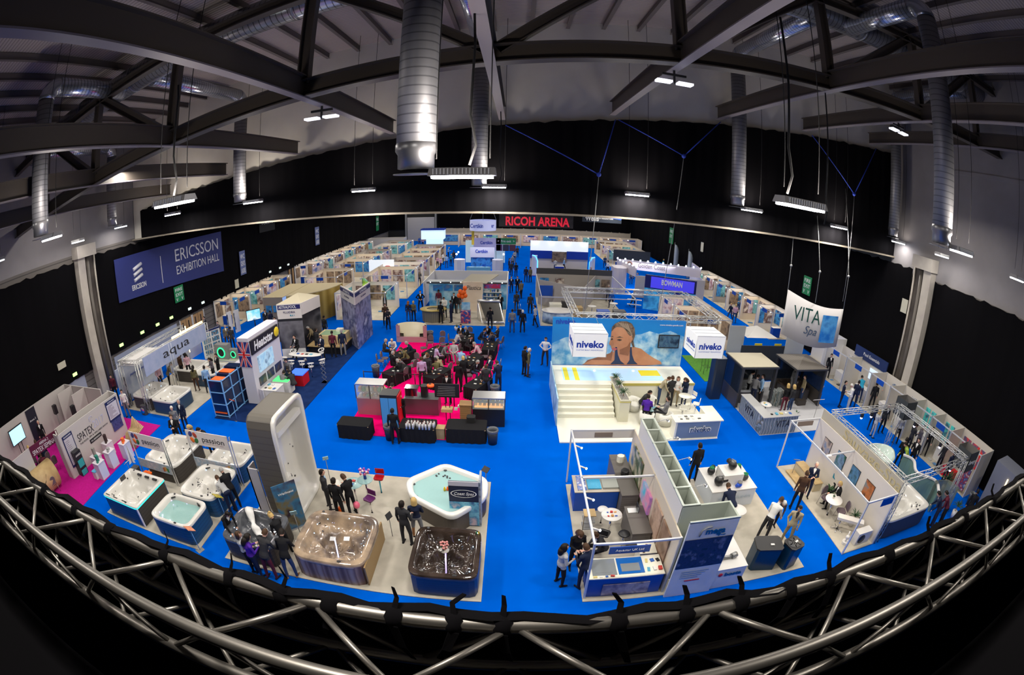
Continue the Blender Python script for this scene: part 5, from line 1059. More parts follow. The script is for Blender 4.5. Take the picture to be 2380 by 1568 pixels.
f=MB();ap=((-15.3,28.3,4.45));q=[(*p,3.95)for p in(PA,PB_,PC,PD)];f.add(q+[ap],[(0,1,4),(1,2,4),(2,3,4),(3,0,4)]);f.build('tent_roof',mat('tent_cream',(.62,.55,.40),.7),t)
f=MB();f.slab(PD,PC,.08,0,3.9);f.slab(PA,PD,.08,0,2.2);f.build('rear_wall',APH,t);f=MB();f.slab(tuple(V(PA)+n_*.06),tuple(V(PB_)+n_*.06),.03,0,.7);f.build('white_base',WHITE,t)
t=wthing('brand_tower','tall corner tower with blurred water photographs and white name header','tower',(-11.7,31,0))
TA,TB,TC=(-14.3,30.0),(-10.95,29.1),(-11.2,32.7);WPH=picture('water_photo',[S(95,95,125),S(150,150,180),S(70,70,100),S(200,200,215)],.9,8);TA=(-13.9,30.6)
TB=(-11.2,29.2);TA=(-13.2,31.6)
for a,b in((TA,TB),(TB,TC)):
 f=MB();f.slab(a,b,.08,0,3.3);f.build('photo_wall',WPH,t);f=MB();f.slab(a,b,.1,3.3,4.2);f.build('header',mat('header_white',(),.5),t)
 d=(V(b)-V(a)).normalized();n_=V((d.y,-d.x));f=MB();f.slab(tuple(V(a)+n_*.06),tuple(V(b)+n_*.06),.02,3.85,4.12);f.build('navy_strip',ABL,t);c_=(V(a)+V(b))/2+n_*.08;text('ASTRALPOOL',.17,TXTW,t,(c_.x,c_.y,3.98),ex=(d.x,d.y,0),width=1.6);text('FLUIDRA',.12,ABL,t,(c_.x,c_.y,3.6),ex=(d.x,d.y,0),width=1.1)
t=wthing('model_pool_table','big wooden table with a pale timber model pool of green water','display',(-13,29.5,0));f=MB();f.box(-14.7,-12.0,28.0,30.0,0,.55);f.build('base',BLACK,t);f=MB();f.box(-14.8,-11.95,27.9,30.05,.55,.62);f.build('shelf',PINE,t)
f=MB();f.box(-14.2,-12.1,28.5,30.0,.62,1.2);f.build('pool_body',mat('sand_wood',(.58,.47,.25),.6),t);f=MB();f.box(-14.0,-12.3,28.7,29.8,1.2,1.22);f.build('pool_water',mat('green_water',(.30,.45,.28),.1),t);f=MB();f.box(-13.0,-12.5,29.5,29.9,1.22,1.4);f.build('pool_box',CREAM,t)
# shelf photos, tv etc
t=wthing('photo_board','white freestanding board with rows of blue product pictures','board',(-23,26.7,0));A_,B_=(-23.4,25.8),(-22.7,27.5);f=MB();f.slab(A_,B_,.06,0,2.15);f.build('panel',WHITE,t);d=(V(B_)-V(A_));n_=V((d.y,-d.x)).normalized()
for i in range(4):
 for j in range(2):f=MB();p=V(A_)+d*(.08+j*.46)+n_*.045;q_=p+d*.38;f.slab(tuple(p),tuple(q_),.015,.25+i*.45,.6+i*.45);f.build('picture',picture('thumb%d'%((i+j)%3),[S(20,40,90),S(90,150,190),S(60,60,70),S(200,210,220)],4,i+j*3.),t)
f=MB();f.slab(tuple(V(A_)+n_*.045),tuple(V(B_)+n_*.045),.02,2.02,2.16);f.build('navy_header',NAVY,t)
carpet(-23.2,-19.2,25.7,28.2,GREYC,'grey carpet under the green glowing speakers')
for px_,py_,s_,lab in((522,832,1.0,'big grey unit with round green glowing ring'),(547,832,.65,'smaller grey unit with round green glowing ring')):
 x,y=U(px_,py_);t=thing('ring_unit',lab,'device',(x,y,0));f=MB();f.cb(0,0,0,1.3*s_,.6*s_,1.15*s_);f.build('casing',MGREY,t);f=MB();f.tube([(.36*s_*math.cos(a),-.32*s_,.55*s_+.36*s_*math.sin(a))for a in[i*PI/10 for i in range(21)]],.05*s_,8);f.build('glow_ring',mat('ring_green',(.02,.8,.3),.4,emit=(.02,.8,.25),es=1.6),t);f=MB();f.tube([(0,-.30*s_,.55*s_),(0,-.33*s_,.55*s_)],.3*s_,16);f.build('fan',BLACK,t)
for i,(a,b)in enumerate(((U(533,777),U(543,773)),(U(549,773),U(560,768)))):t=wthing('leaflet_rack','white frame leaflet rack, %s of the pair by the screen'%['left','right'][i],'rack',(a[0],a[1],0));f=MB();f.slab(a,b,.08,0,2.0);f.build('frame',WHITE,t);f=MB();f.slab((a[0]+.03,a[1]-.06),(b[0]-.03,b[1]-.06),.02,.3,1.8);f.build('pockets',picture('rackprint',[S(30,50,110),S(60,70,80),S(150,160,170)],3,2.),t)
a,b=U(578,772),U(610,764);t=wthing('television','large television showing a blue and green landscape on a stand','screen',(a[0],a[1],0));f=MB();f.slab(a,b,.08,.95,1.95);f.build('casing',BLACK,t);d=(V(b)-V(a));n_=V((d.y,-d.x)).normalized()*.05;f=MB();f.slab(tuple(V(a)+d*.03+n_),tuple(V(b)-d*.03+n_),.01,1.0,1.9);f.build('display',picture('tv_image',[S(40,150,90),S(130,210,230),S(230,240,245),S(40,130,160)],.9,3.,emit=.8),t);m_=(V(a)+V(b))/2;f=MB();f.tube([(m_.x,m_.y+.08,0),(m_.x,m_.y+.08,1)],.05);f.build('stand',BLACK,t)
# ================================================================== cafe on the pink carpet
f=MB();f.prism([(-8.05,17.6),(-1.55,17.6),(-1.0,30.9),(-8.3,30.9)],0.001,.03);tag(f.build('cafe_carpet',PINKF),'bright pink carpet of the cafe in the middle of the hall','carpet')
gl='black covered cafe tables'
CT=[(-7.2,26.9,-.5,'left of the others next to two grey chairs'),(-6.9,24.0,-.5,'with one man in black leaning on it'),(-5.2,27.4,-.45,'long one in the middle of the cafe'),(-4.4,23.8,-.45,'in front of the man in the lilac shirt'),(-2.6,26.0,-.45,'with a striped shirt man at its left side'),(-3.3,30.2,.0,'nearest to the roller cover stand'),(-1.6,28.6,-.1,'with a leafy bowl beside the right edge'),(-1.9,22.6,-.5,'nearest to the till, at the front right'),(-5.9,21.8,-.4,'x')]
for x,y,a,lab in CT[:-1]:cloth_table(x-.45,x+.45,y-.9,y+.9,'black covered cafe table '+lab,rot=a,group=gl);clutter(x-.3,x+.3,y-.5,y+.5,.75,4,'cups and plates on a cafe table',int(x*-3+y),'cups and plates on the cafe tables',[(.75,.74,.7),(.5,.3,.12),(.7,.7,.68)],.5)
k=0
for px_,py_,fc in((884,838,80),(894,832,90),(925,828,100),(960,850,300),(985,808,250),(1000,795,180),(1028,785,180),(1050,790,90),(1062,812,290),(1072,795,180),(1090,775,200),(1112,805,270),(1127,828,270),(1150,800,300),(1162,795,290),(1095,842,100),(1020,868,330),(1088,872,60),(965,838,200),(938,868,300),(1040,858,300),(1155,850,270),(1030,800,150),(1085,860,80)):
 x,y=U(px_,py_,.45);chair(x,y,fc,'banquet chair standing round the black cafe tables','cafe chairs');k+=1
for px_,py_,lab in((1000,792,'maroon waste bin behind the white curved seat'),(875,875,'black waste bin at the left edge of the cafe'),(1150,925,'black waste bin on the pink carpet near the right queue post'),(1145,1030,'dark waste bin with clear liner at the front right of the cafe'),(907,1020,'blue grey waste bin behind the barista in black')):
 x,y=U(px_,py_);bin_(x,y,lab)
t=wthing('sauna_bench','cream curved sauna bench shell with pink outside at the back of the cafe','bench',(-7.6,31.4,0))
f=MB();n=18;vs=[]
for i in range(n+1):
 a=PI*(1.02-1.04*i/n);c,s=math.cos(a),math.sin(a)
 for r,z in((1.15,0),(1.15,1.35),(1.02,1.38),(1.0,.72),(.62,.68),(.60,.05)):vs.append((-7.55+r*c*1.0,31.05+r*s*.62,z))
f.add(vs,[(6*i+j,6*i+6+j,6*i+7+j,6*i+1+j)for i in range(n)for j in range(5)],0,True);f.build('shell',mat('cream_shell',(.62,.56,.40),.4),t)
f=MB();f.box(-8.72,-6.38,30.95,31.08,0,.42);f.box(-8.72,-8.45,30.95,31.08,.4,1.3);f.box(-6.65,-6.38,30.95,31.08,.4,1.3);f.build('front_panel',mat('dusty_pink',(.42,.24,.26),.5),t)
# service side
def ctab(px0,py0,px1,py1,d,lab):a,b=U(px0,py0),U(px1,py1);cloth_table(a[0],b[0],(a[1]+b[1])/2,(a[1]+b[1])/2+d,lab)
ctab(785,1020,862,1022,.9,'black covered counter table at the front left of the cafe');ctab(928,1028,1012,1030,1.0,'black covered table with a crowd of white bottles');ctab(1036,1030,1130,1032,1.0,'black covered counter table at the front right of the cafe')
t0=None;x0,y0=U(942,1000,.75)
for i in range(9):
 for j in range(3):
  if(i*3+j)%5==4:continue
  x,y=x0+.02+i*.15+.02*j,y0+.18+j*.15
  if t0 is None:
   t0=thing('sauce_bottle','white bottle standing among many on the black covered cafe table','bottle',(x,y,.75),0,'white bottles on the cafe table');f=MB();f.lathe([(0,0),(.045,0),(.045,.24),(.02,.28),(0,.28)],(0,0,0),10);f.build('body',WHITE,t0);f=MB();f.lathe([(.016,.28),(.016,.36),(0,.36)],(0,0,0),8);f.build('cap',mat('maroon',(.15,.02,.03),.4),t0)
  else:dup(t0,(x,y,.75))
def gcase(x0,x1,y0,y1,h,lab,lower,inner,lid=0.95):
 t=wthing('food_display_case',lab,'display case',((x0+x1)/2,(y0+y1)/2,0));f=MB();f.box(x0,x1,y0,y1,0,lid);f.build('base_cabinet',lower,t)
 f=MB();f.box(x0,x1,y0,y1,h-.06,h);f.build('top',ALU,t);f=MB()
 for x,y in((x0,y0),(x1,y0),(x0,y1),(x1,y1),((x0+x1)/2,y0)):f.cb(x,y,lid,.04,.04,h-lid-.05)
 f.build('frame',DGREY,t);f=MB();f.box(x0+.02,x1-.02,y0,y0+.01,lid,h-.06);f.build('glass_front',GLASS,t)
 for k,z in enumerate((lid+.01,lid+.3)):
  f=MB();f.box(x0+.05,x1-.05,y0+.1,y1-.05,z,z+.02);f.build('shelf',ALU,t);rnd=random.Random(k)
  for i in range(7):f=MB();f.cb(x0+.14+i*(x1-x0-.28)/6,(y0+y1)/2,z+.02,.14,.3,.08+.1*(k>0));f.build('food_item',cmat(inner[(i+k)%len(inner)],'paper'),t)
 return t
gcase(-7.95,-6.4,19.6,20.4,1.75,'glass fronted chilled display case with drinks at the left of the cafe',mat('pink_steel',(.36,.20,.22),.35,.3),[(.7,.7,.65),(.6,.3,.1),(.1,.3,.1),(.7,.6,.3)])
t=wthing('drinks_fridge','tall black vending fridge with blue glass doors and red side','fridge',(-5.75,18.6,0));f=MB();f.box(-6.2,-5.35,18.2,18.95,.05,1.9);f.build('cabinet',BLACK,t)
for x in(-6.17,-5.77):f=MB();f.box(x,x+.38,18.17,18.2,.2,1.75);f.build('glass_door',mat('fridge_blue',(.06,.22,.5),.1,emit=(.05,.2,.5),es=.25),t)
f=MB();f.box(-5.35,-5.30,18.2,18.95,.1,1.85);f.build('side_graphic',RED,t)
t=wthing('coffee_station','stainless coffee machine and equipment on a dark steel counter','counter',(-4.7,20.4,0));f=MB();f.box(-5.5,-3.7,19.9,20.7,0,.92);f.build('counter',mat('steel_counter',(.16,.16,.17),.35,.7),t);f=MB();f.cb(-5.1,20.3,.92,.7,.5,.5,bev=.05);f.build('coffee_machine',CHROME,t);f=MB();f.cb(-4.45,20.3,.92,.35,.4,.6,bev=.08);f.ball((-4.15,20.3,1.5),.13,n=10,k=6);f.build('grinder',BLACK,t);f=MB();f.lathe([(0,0),(.17,0),(.2,.1),(0,.1)],(-4.1,20.2,1.5),14);f.build('bowl',ORG,t)
t=wthing('menu_screen','black menu screen on a thin double leg stand in the cafe','screen',(-3.15,19.4,0));f=MB();f.box(-3.75,-2.55,19.35,19.43,1.35,2.05);f.build('screen',BLACK,t);f=MB();[f.box(-3.65+.02*i,-2.75,19.34,19.35,1.45+.09*i,1.47+.09*i)for i in range(6)];f.build('menu_lines',MGREY,t)
for x in(-3.25,-3.05):f=MB();f.tube([(x,19.45,0),(x,19.45,1.4)],.02);f.build('leg',BLACK,t)
f=MB();f.box(-3.45,-2.9,19.2,19.6,.6,.75);f.build('basket',PINE,t)
t=wthing('lectern_till','upright wooden lectern where the man in black stands','lectern',(-2.2,19.2,0));f=MB();f.box(-2.5,-1.95,18.9,19.4,0,1.15,bev=.05);f.build('body',WOOD,t);f=MB();f.cb(-2.22,19.15,1.15,.6,.55,.05);f.build('top',WOOD,t)
x,y=U(1023,1022);flat_box(x-.22,x+.22,y,y+.4,.6,'small pale wooden box between the black covered tables','donation_box','box',PINE)
t=gcase(-1.95+.5,-.0+.1,19.0,19.8,1.55,'x',BLACK,[(.75,.45,.12),(.8,.6,.2)]);t['label']='heated carvery display with warm lamps over golden food';t.location.x-=.45
for i in range(4):f=MB();f.lathe([(.03,.12),(.08,0),(0,.02)],(-1.3+.35*i,19.3,1.30),12);f.tube([(-1.3+.35*i,19.3,1.4),(-1.3+.35*i,19.3,1.52)],.01,5);f.build('heat_lamp',CHROME,t)
f=MB();f.box(-1.35,.0,19.1,19.7,1.0,1.02);f.build('warm_tray',mat('warm_tray',(.8,.4,.1),.4,emit=(1,.5,.12),es=.9),t)
for i in range(3):x,y=U(1060+8*i,952-6*i,.8);f=MB();f.cb(x,y,1.0-.2,.16,.14,.12);tag(f.build('napkin_pack',WHITE),'white carton beside the heated carvery display','box','white cartons beside the carvery')
x,y=U(1095,978,.75);f=MB();f.cb(x,y,.76,.4,.35,.25,bev=.06);tag(f.build('till_machine',MATT),'black till machine on the front right cafe table','till')
gq=[(848,895),(920,898),(966,903),(1053,902),(1056,945),(880,890),(1148,945)]
for i,(px_,py_)in enumerate(gq):
 x,y=U(px_,py_);t=thing('queue_post','black queue barrier post standing on the pink carpet','post',(x,y,0),0,'black queue posts');f=MB();f.lathe([(0,.03),(.16,.015),(.17,0),(0,0)],(0,0,0),16);f.build('base',BLACK,t);f=MB();f.tube([(0,0,0),(0,0,.95)],.03,8);f.build('post',BLACK,t)
for a,b in((0,1),(1,2),(2,3),(3,4)):
 p,q=U(*gq[a]),U(*gq[b]);f=MB();f.bar((*p,.88),(*q,.88),.01,.05);tag(f.build('queue_belt',BLACK),'black belt stretched between two queue posts on the pink carpet','belt','queue belts')
PLP=picture('sea_print',[S(40,110,170),S(80,160,200),S(170,210,225),S(60,130,180)],.7,3.)
carpet(-7.55,-.75,35.4,43.2,GREYC,'pale carpet of the stand with the roller cover and orange balloons')
t=wthing('pool_cover_stand','wide stand with blue sea print walls and a cream name panel reading Plastica','booth',(-4.2,41,0))
f=MB();f.box(-8.0,-4.7,40.6,40.7,0,2.6);f.box(-2.9,-.75,40.6,40.7,0,2.6);f.build('print_wall',PLP,t);f=MB();f.box(-4.7,-2.9,39.9,40.0,0,2.75);f.build('name_panel',picture('cream_sea',[S(225,205,180),S(235,220,200),S(150,190,210)],.45,9.),t);text('Plastica',.40,TXTK,t,(-3.75,39.88,2.2),width=1.35,shear=.3)
f=MB();f.box(-8.2,-.7,40.7,41.6,2.5,2.6);f.build('ledge',mat('grey_ledge',(.35,.37,.40),.5),t);f=MB();f.box(-8.2,-.7,40.5,40.62,2.45,2.6);f.build('dark_rail',DGREY,t)
for i in range(8):f=MB();f.tube([(-7.8+i*.95,40.55,2.62),(-7.8+i*.95,40.4,2.62)],.05,8);f.ball((-7.8+i*.95,40.38,2.6),.045,1,6,4);f.build('spotlight',[BLACK,SPOT],t)
f=MB();f.box(-8.6,-.7,47.0,47.1,0,2.5);f.box(-.75,-.68,40.7,47,0,2.5);f.box(-8.65,-8.58,41,47,0,2.5);f.build('outer_wall',WHITE,t)
f=MB();f.prism([(-5.0,40.0),(-2.6,40.0),(-1.6,44.5),(-4.4,44.5)],2.55,2.62);f.build('sloping_roof',mat('linen_roof',(.33,.30,.24),.7),t)
for i in range(3):f=MB();f.box(-7.6+i*1.0,-6.75+i*1.0,40.56,40.6,1.75,2.3);f.build('photo_print',picture('pool_photo%d'%i,[S(60,160,210),S(30,110,180),S(120,120,120)],1.5,i*4.),t)
f=MB();f.box(-2.8,-1.3,40.5,40.58,2.05,2.45);f.build('blue_red_header',picture('header_rb',[S(40,70,170),S(200,40,60),S(60,90,190)],2,1.),t)
for z in(.5,.9,1.3,1.7):f=MB();f.box(-2.85,-1.2,40.25,40.6,z,z+.04);f.build('shelf',WHITE,t)
rnd=random.Random(4)
for z in(.54,.94,1.34,1.74):
 for i in range(9):f=MB();f.cb(-2.72+i*.17,40.4,z,.10,.12,rnd.uniform(.14,.26));tag(f.build('product_pack',cmat(rnd.choice(((.02,.02,.03),(.6,.6,.6),(.04,.1,.35),(.3,.25,.1))),'paper')),'small product pack on the white shelves beside the Plastica panel','pack','packs on the shelves beside the Plastica panel')
t=wthing('pallet_bar','high round bar clad in grey timber with a yellow wooden top','bar',(-7.2,36.6,0));f=MB();f.lathe([(0,0),(.95,0),(1.0,1.05),(0,1.05)],(0,0,0),8,smooth=False);f.v=[(-6.9+a,36.6+b*.8,c)for a,b,c in f.v];f.build('cladding',stripes('grey_timber',[(.08,.07,.04),(.18,.16,.11)],'X',2,.7),t);f=MB();f.lathe([(.55,1.04),(1.15,1.04),(1.15,1.1),(.55,1.1)],(0,0,0),20);f.v=[(-6.9+a,36.6+b*.8,c)for a,b,c in f.v];f.build('top',mat('yellow_wood',(.42,.31,.08),.4),t)
x,y=U(1073,765);t=wthing('balloon_bunch','x','balloon',(x,y,0));bpy.data.objects.remove(t)
x,y=-4.55,37.9
for i,(dx,dz)in enumerate(((0,2.2),(.25,2.6),(-.28,1.95),(.28,1.95),(.02,1.85),(.18,2.25),(-.15,2.3))):f=MB();f.ball((x+dx,y,dz),.19,n=12,k=8,sc=(1,1,1.15));f.tube([(x+dx,y,dz-.2),(x,y,1.0),(x,y,.03)],.004,4);tag(f.build('balloon',ORG),'orange balloon in the bunch on the Plastica stand','balloon','orange balloons')
t=wthing('roller_cover','big dark roller pool cover on a sloping frame','pool cover',(-2.1,36.3,0));f=MB();f.add([(-3.0,37.6,1.5),(-1.35,37.6,1.5),(-.95,35.9,.25),(-2.3,35.9,.25),(-3.0,37.6,1.46),(-1.35,37.6,1.46),(-.95,35.9,.21),(-2.3,35.9,.21)],[(0,1,2,3),(7,6,5,4),(0,4,5,1),(1,5,6,2),(2,6,7,3),(3,7,4,0)]);f.build('slatted_cover',stripes('cover_slats',[(.02,.018,.016),(.05,.045,.04)],'X',3,.4),t)
f=MB();f.tube([(-3.2,37.65,1.55),(-1.25,37.65,1.55)],.14,14);f.build('roller',ALU,t);f=MB();f.tube([(-2.5,35.8,.18),(-.85,35.8,.22)],.10,12);f.build('lower_roller',ALU,t)
for x in(-3.15,-1.3):f=MB();f.bar((x,37.65,1.5),(x,37.65,0),.06);f.bar((x,37.65,1.45),(x+.5,35.85,.1),.06);f.build('leg_frame',ALU,t)
t=wthing('product_gondola','blue shelf unit of small boxes under a smiling picture','shelf',(-4.05,36.1,0));f=MB();f.box(-4.45,-3.65,35.9,36.4,0,1.1);f.build('body',picture('pack_print',[S(30,110,180),S(20,60,130),S(190,60,60),S(200,200,200)],5,1.),t);f=MB();f.box(-4.4,-3.7,36.3,36.36,1.1,1.75);f.build('picture_header',PLP,t)
x,y=U(1040,778);plant(-4.6,34.1,0,.3,'plant with yellow flowers in a white box behind a seated man in black',n=14,spiky=False)
# ================================================================== pool stand with the big portrait wall
t=wthing('pool_stand','cream pool stand with wide steps, raised pool deck and a glossy floor','stand',(6.2,21,0))
f=MB();f.box(2.2,10.2,17.6,24.1,0.001,.06);f.build('floor_slab',CREAM,t)
f=MB();f.box(2.2,5.27,21.75,24.1,.06,1.25);f.box(5.27,10.15,21.6,24.1,.06,1.25);f.v=f.v;f.build('deck',CREAM,t)
for i in range(6):f=MB();f.box(2.25,5.25,19.98+i*.295,21.75,.06+i*.198,.06+(i+1)*.198-.02);f.box(2.25,5.25,19.95+i*.295,21.75,.06+(i+1)*.198-.03,.06+(i+1)*.198);f.build('step',CREAM,t)
f=MB();f.box(2.72,8.45,21.95,23.7,1.245,1.262);f.build('pool_water',mat('pool_glow',(.42,.62,.85),.06,emit=(.3,.5,.75),es=.35,bump=.15,nscale=5),t)
for x0,x1 in((2.8,3.05),(3.35,3.6)):f=MB();f.box(x0,x1,21.95,23.7,1.262,1.268);f.build('yellow_cover_strip',mat('acid_yellow',(.75,.65,.02),.4),t)
f=MB();f.box(7.2,8.4,22.6,23.4,1.262,1.27);f.build('yellow_mat',mat('acid_yellow',(),.4),t)
for x in(4.6,6.9):f=MB();f.ball((x,23.3,1.262),.06,n=10,k=4);f.build('pool_lamp',COOL,t)
f=MB();f.box(5.87,10.18,21.56,21.6,1.12,1.26);f.build('gold_edge',mat('gold_edge',(.55,.48,.12),.3),t)
f=MB();f.box(2.14,2.2,19.2,24.1,0,1.5);f.build('side_print',picture('side_water_print',[S(90,150,190),S(180,210,225),S(60,110,150)],1,2.),t)
f=MB();f.box(5.32,5.85,19.5,22.5,.06,1.27);f.build('planter_wall',mat('planter_cream',(.62,.60,.46),.35),t);f=MB();f.box(5.30,5.87,19.48,22.5,1.15,1.2);f.build('gold_edge',mat('gold_edge',(),.3),t)
f=MB();f.box(5.38,5.79,19.58,22.4,1.27,1.28);f.build('gravel',mat('gravel',(.42,.40,.36),.9,noise=(.15,.14,.12),nscale=30),t)
for i,y in enumerate((20.0,21.0,21.9)):plant(5.58,y,1.27,.42,'spiky green plant in the long cream planter, %s of three'%['nearest','middle','furthest'][i],pot=0,n=34)
# portrait wall: sky and surf with a swimmer leaning on her arms
t=wthing('portrait_wall','huge print wall of a wet haired woman resting on her arms by blue surf','wall',(6.2,24.25,1.2))
YW=24.2
f=MB();f.box(2.18,10.18,YW,YW+.15,1.22,4.07);f.build('sky_print',mat('print_sky',S(20,130,200),.4,noise=S(10,110,190),nscale=.4),t)
def pl(pts,m,name,d):f=MB();n=len(pts);f.add([(x,YW-d,z)for x,z in pts]+[(x,YW-d+.003,z)for x,z in pts],[tuple(range(n))]+[(i,(i+1)%n,n+(i+1)%n,n+i)for i in range(n)]);return f.build(name,m,t)
def W(x,y):return UY(x,y,YW)
FOAM=mat('print_foam',S(190,220,232),.4,noise=S(70,150,205),nscale=2.2);SKT=mat('print_skin',S(196,140,104),.4,noise=S(178,118,84),nscale=1.1);SKD=mat('print_skin_dark',S(120,74,48),.4,noise=S(150,96,66),nscale=1.5);HRD=mat('print_hair',S(62,46,36),.4,noise=S(130,108,90),nscale=5)
pl([(2.2,1.24),(2.2,2.55),(2.9,2.9),(3.4,3.0),(3.9,3.15),(4.6,2.9),(5.2,2.95),(7.4,3.2),(7.9,3.4),(8.5,3.25),(9.2,3.45),(10.16,3.1),(10.16,1.24)],FOAM,'surf',.004)
px=lambda L:[W(x,y)for x,y in L]
pl(px([(1356,846),(1366,836),(1395,828),(1418,820),(1424,812),(1424,845)]),SKD,'far_arm',.008)
pl(px([(1352,847),(1375,836),(1410,836),(1440,842),(1470,838),(1500,836),(1532,842),(1538,846),(1500,849),(1420,848)]),SKT,'near_arm',.016)
pl(px([(1420,842),(1424,818),(1440,812),(1462,806),(1475,806),(1490,810),(1505,822),(1520,832),(1536,840),(1538,846),(1430,846)]),SKT,'shoulder',.012)
NVY=mat('print_navy',S(25,45,80),.4)
pl(px([(1430,806),(1434,806),(1436,824),(1442,838),(1452,846),(1418,846),(1428,836)]),NVY,'swim_strap',.02)
pl(px([(1464,806),(1468,806),(1469,824),(1474,838),(1482,846),(1456,846),(1463,836)]),NVY,'swim_strap',.02)
pl(px([(1421,770),(1428,758),(1440,751),(1454,750),(1464,756),(1470,768),(1469,782),(1465,796),(1458,806),(1448,814),(1438,822),(1430,822),(1426,815),(1427,811),(1421,808),(1420,803),(1415,799),(1419,788)]),SKT,'face',.018)
pl(px([(1440,812),(1458,804),(1466,790),(1464,815),(1460,826),(1440,822)]),SKD,'jaw_side',.021)
pl(px([(1421,771),(1422,760),(1430,751),(1442,746),(1456,746),(1468,751),(1475,763),(1476,778),(1472,792),(1475,806),(1471,807),(1465,792),(1466,782),(1459,775),(1454,766),(1446,760),(1434,759),(1427,763)]),HRD,'wet_hair',.026)
for k in range(5):pl(px([(1436+k*5,748+k),(1439+k*5,748+k),(1458+k*3,768+k*3),(1455+k*3,768+k*3)]),mat('hair_shine',S(150,132,112),.4),'hair_strand',.03)
pl(px([(1462,780),(1468,779),(1470,787),(1466,796),(1462,794)]),SKT,'ear',.032)
for a in([(1433,789),(1439,787),(1446,789),(1440,792)],[(1419,787),(1423,785),(1425,788),(1421,790)]):pl(px(a),mat('print_eye',(.05,.03,.02),.4),'eye',.03)
pl(px([(1431,784),(1440,781),(1449,784),(1440,784)]),HRD,'eyebrow',.03);pl(px([(1418,782),(1424,780),(1426,782),(1421,783)]),HRD,'eyebrow',.03)
pl(px([(1421,809),(1427,807),(1435,810),(1429,814),(1423,813)]),mat('print_lips',S(185,92,92),.4),'lips',.03);pl(px([(1424,790),(1427,799),(1424,803),(1417,801),(1420,797)]),mat('print_nose',S(170,115,84),.4),'nose',.03)
text('niveko',.30,TXTB,t,(2.9,YW-.01,3.85),width=1.1,bold=.02);text('www.niveko-pools.com',.09,TXTW,t,(9.25,YW-.01,3.80),width=1.5)
tv=wthing('wall_screen','flat television showing a pool picture on the portrait wall','screen',(9.2,YW-.05,2.8));f=MB();f.box(8.5,9.85,YW-.09,YW-.03,2.4,3.22);f.build('casing',BLACK,tv);f=MB();f.box(8.56,9.79,YW-.1,YW-.09,2.46,3.16);f.build('display',picture('tvpool',[S(20,40,60),S(60,90,110),S(30,60,90),S(150,160,170)],2.5,1.,emit=.3),tv)
# truss ring and the two lit cubes
t=wthing('truss_ring','square ring of silver truss hanging over and behind the portrait wall','truss',(8,27.5,4.1))
for p,q in(((3.5,24.4,4.15),(12.5,24.4,4.15)),((3.5,31.2,4.15),(12.6,31.2,4.15)),((3.5,24.4,4.15),(3.5,31.2,4.15)),((12.5,24.4,4.15),(12.6,31.2,4.15))):f=MB();truss_line(f,p,q,.34,.03,.45);f.build('truss_span',TRUSSW,t)
LB=mat('lightbox_white',(.8,.8,.8),.5,emit=(.95,.95,1),es=.22)
for x0,lab in((3.0,'left white illuminated cube hanging before the portrait wall'),(9.75,'right white illuminated cube hanging at the corner of the pool stand')):
 t=wthing('cube_lamp',lab,'lamp',(x0+.87,22.1,3.4),'illuminated name cubes');x1,y0,y1,z0,z1=x0+1.75,21.3,23.05,2.85,4.12
 for nm_,b in(('front_face',(x0,x1,y0,y0+.02)),('back_face',(x0,x1,y1-.02,y1)),('side_face',(x0,x0+.02,y0,y1)),('side_face',(x1-.02,x1,y0,y1))):f=MB();f.box(*b,z0,z1);f.build(nm_,LB,t)
 f=MB()
 for i in range(4):f.box(x0,x1,y0+i*(y1-y0)/3-.015,y0+i*(y1-y0)/3+.015,z1-.03,z1)
 f.build('top_bars',ALUP,t)
 for x,y in((x0,y0),(x1,y0),(x1,y1),(x0,y1)):f=MB();f.tube([(x,y,z1),(x,y,z0)],.02,6);f.build('edge_profile',ALUP,t)
 for x in(x0+.2,x1-.2):f=MB();f.tube([(x,y1-.1,z1),(x,24.4,4.3)],.012,5);f.build('wire',MGREY,t)
 text('niveko',.36,TXTB,t,((x0+x1)/2,y0-.005,3.52),width=1.4,bold=.03);text('CUSTOM BUILT MONOPOOLS',.07,mat('pale_blue_text',S(120,140,200),.5),t,((x0+x1)/2,y0-.005,3.22),width=1.4)
 text('niveko',.32,TXTB,t,(x0-.005,22.1,3.5),ex=(0,-1,0),width=1.3,bold=.03);text('CUSTOM BUILT MONOPOOLS',.06,mat('pale_blue_text',(),.5),t,(x0-.005,22.1,3.2),ex=(0,-1,0),width=1.3)
t=wthing('reception_counter','white reception counter with brushed blue grey front and raised name niveko','counter',(8.9,17.9,0));f=MB();f.box(7.75,10.2,17.65,18.25,.06,1.02);f.box(9.6,10.2,18.25,19.1,.06,1.02);f.build('body',CREAM,t);f=MB();f.box(7.65,10.3,17.55,18.3,1.02,1.07);f.box(9.55,10.3,18.3,19.15,1.02,1.07);f.build('top',CREAM,t)
f=MB();f.box(7.85,10.15,17.62,17.65,.12,.98);f.build('front_panel',mat('brushed_blue_grey',(.24,.30,.34),.35,.3),t);text('niveko',.30,TXTW,t,(9.1,17.59,.6),width=1.2,bold=.07);text('niveko',.30,mat('slate_text',(.05,.08,.14),.4),t,(9.1,17.56,.6),width=1.1,bold=.01)
clutter(7.9,9.5,17.7,18.2,1.07,7,'small grey fitting on the white reception counter',6,cols=[(.3,.3,.3),(.1,.1,.1),(.6,.6,.6)],big=.6)
TCW=mat('tub_chair_white',(.78,.77,.70),.35)
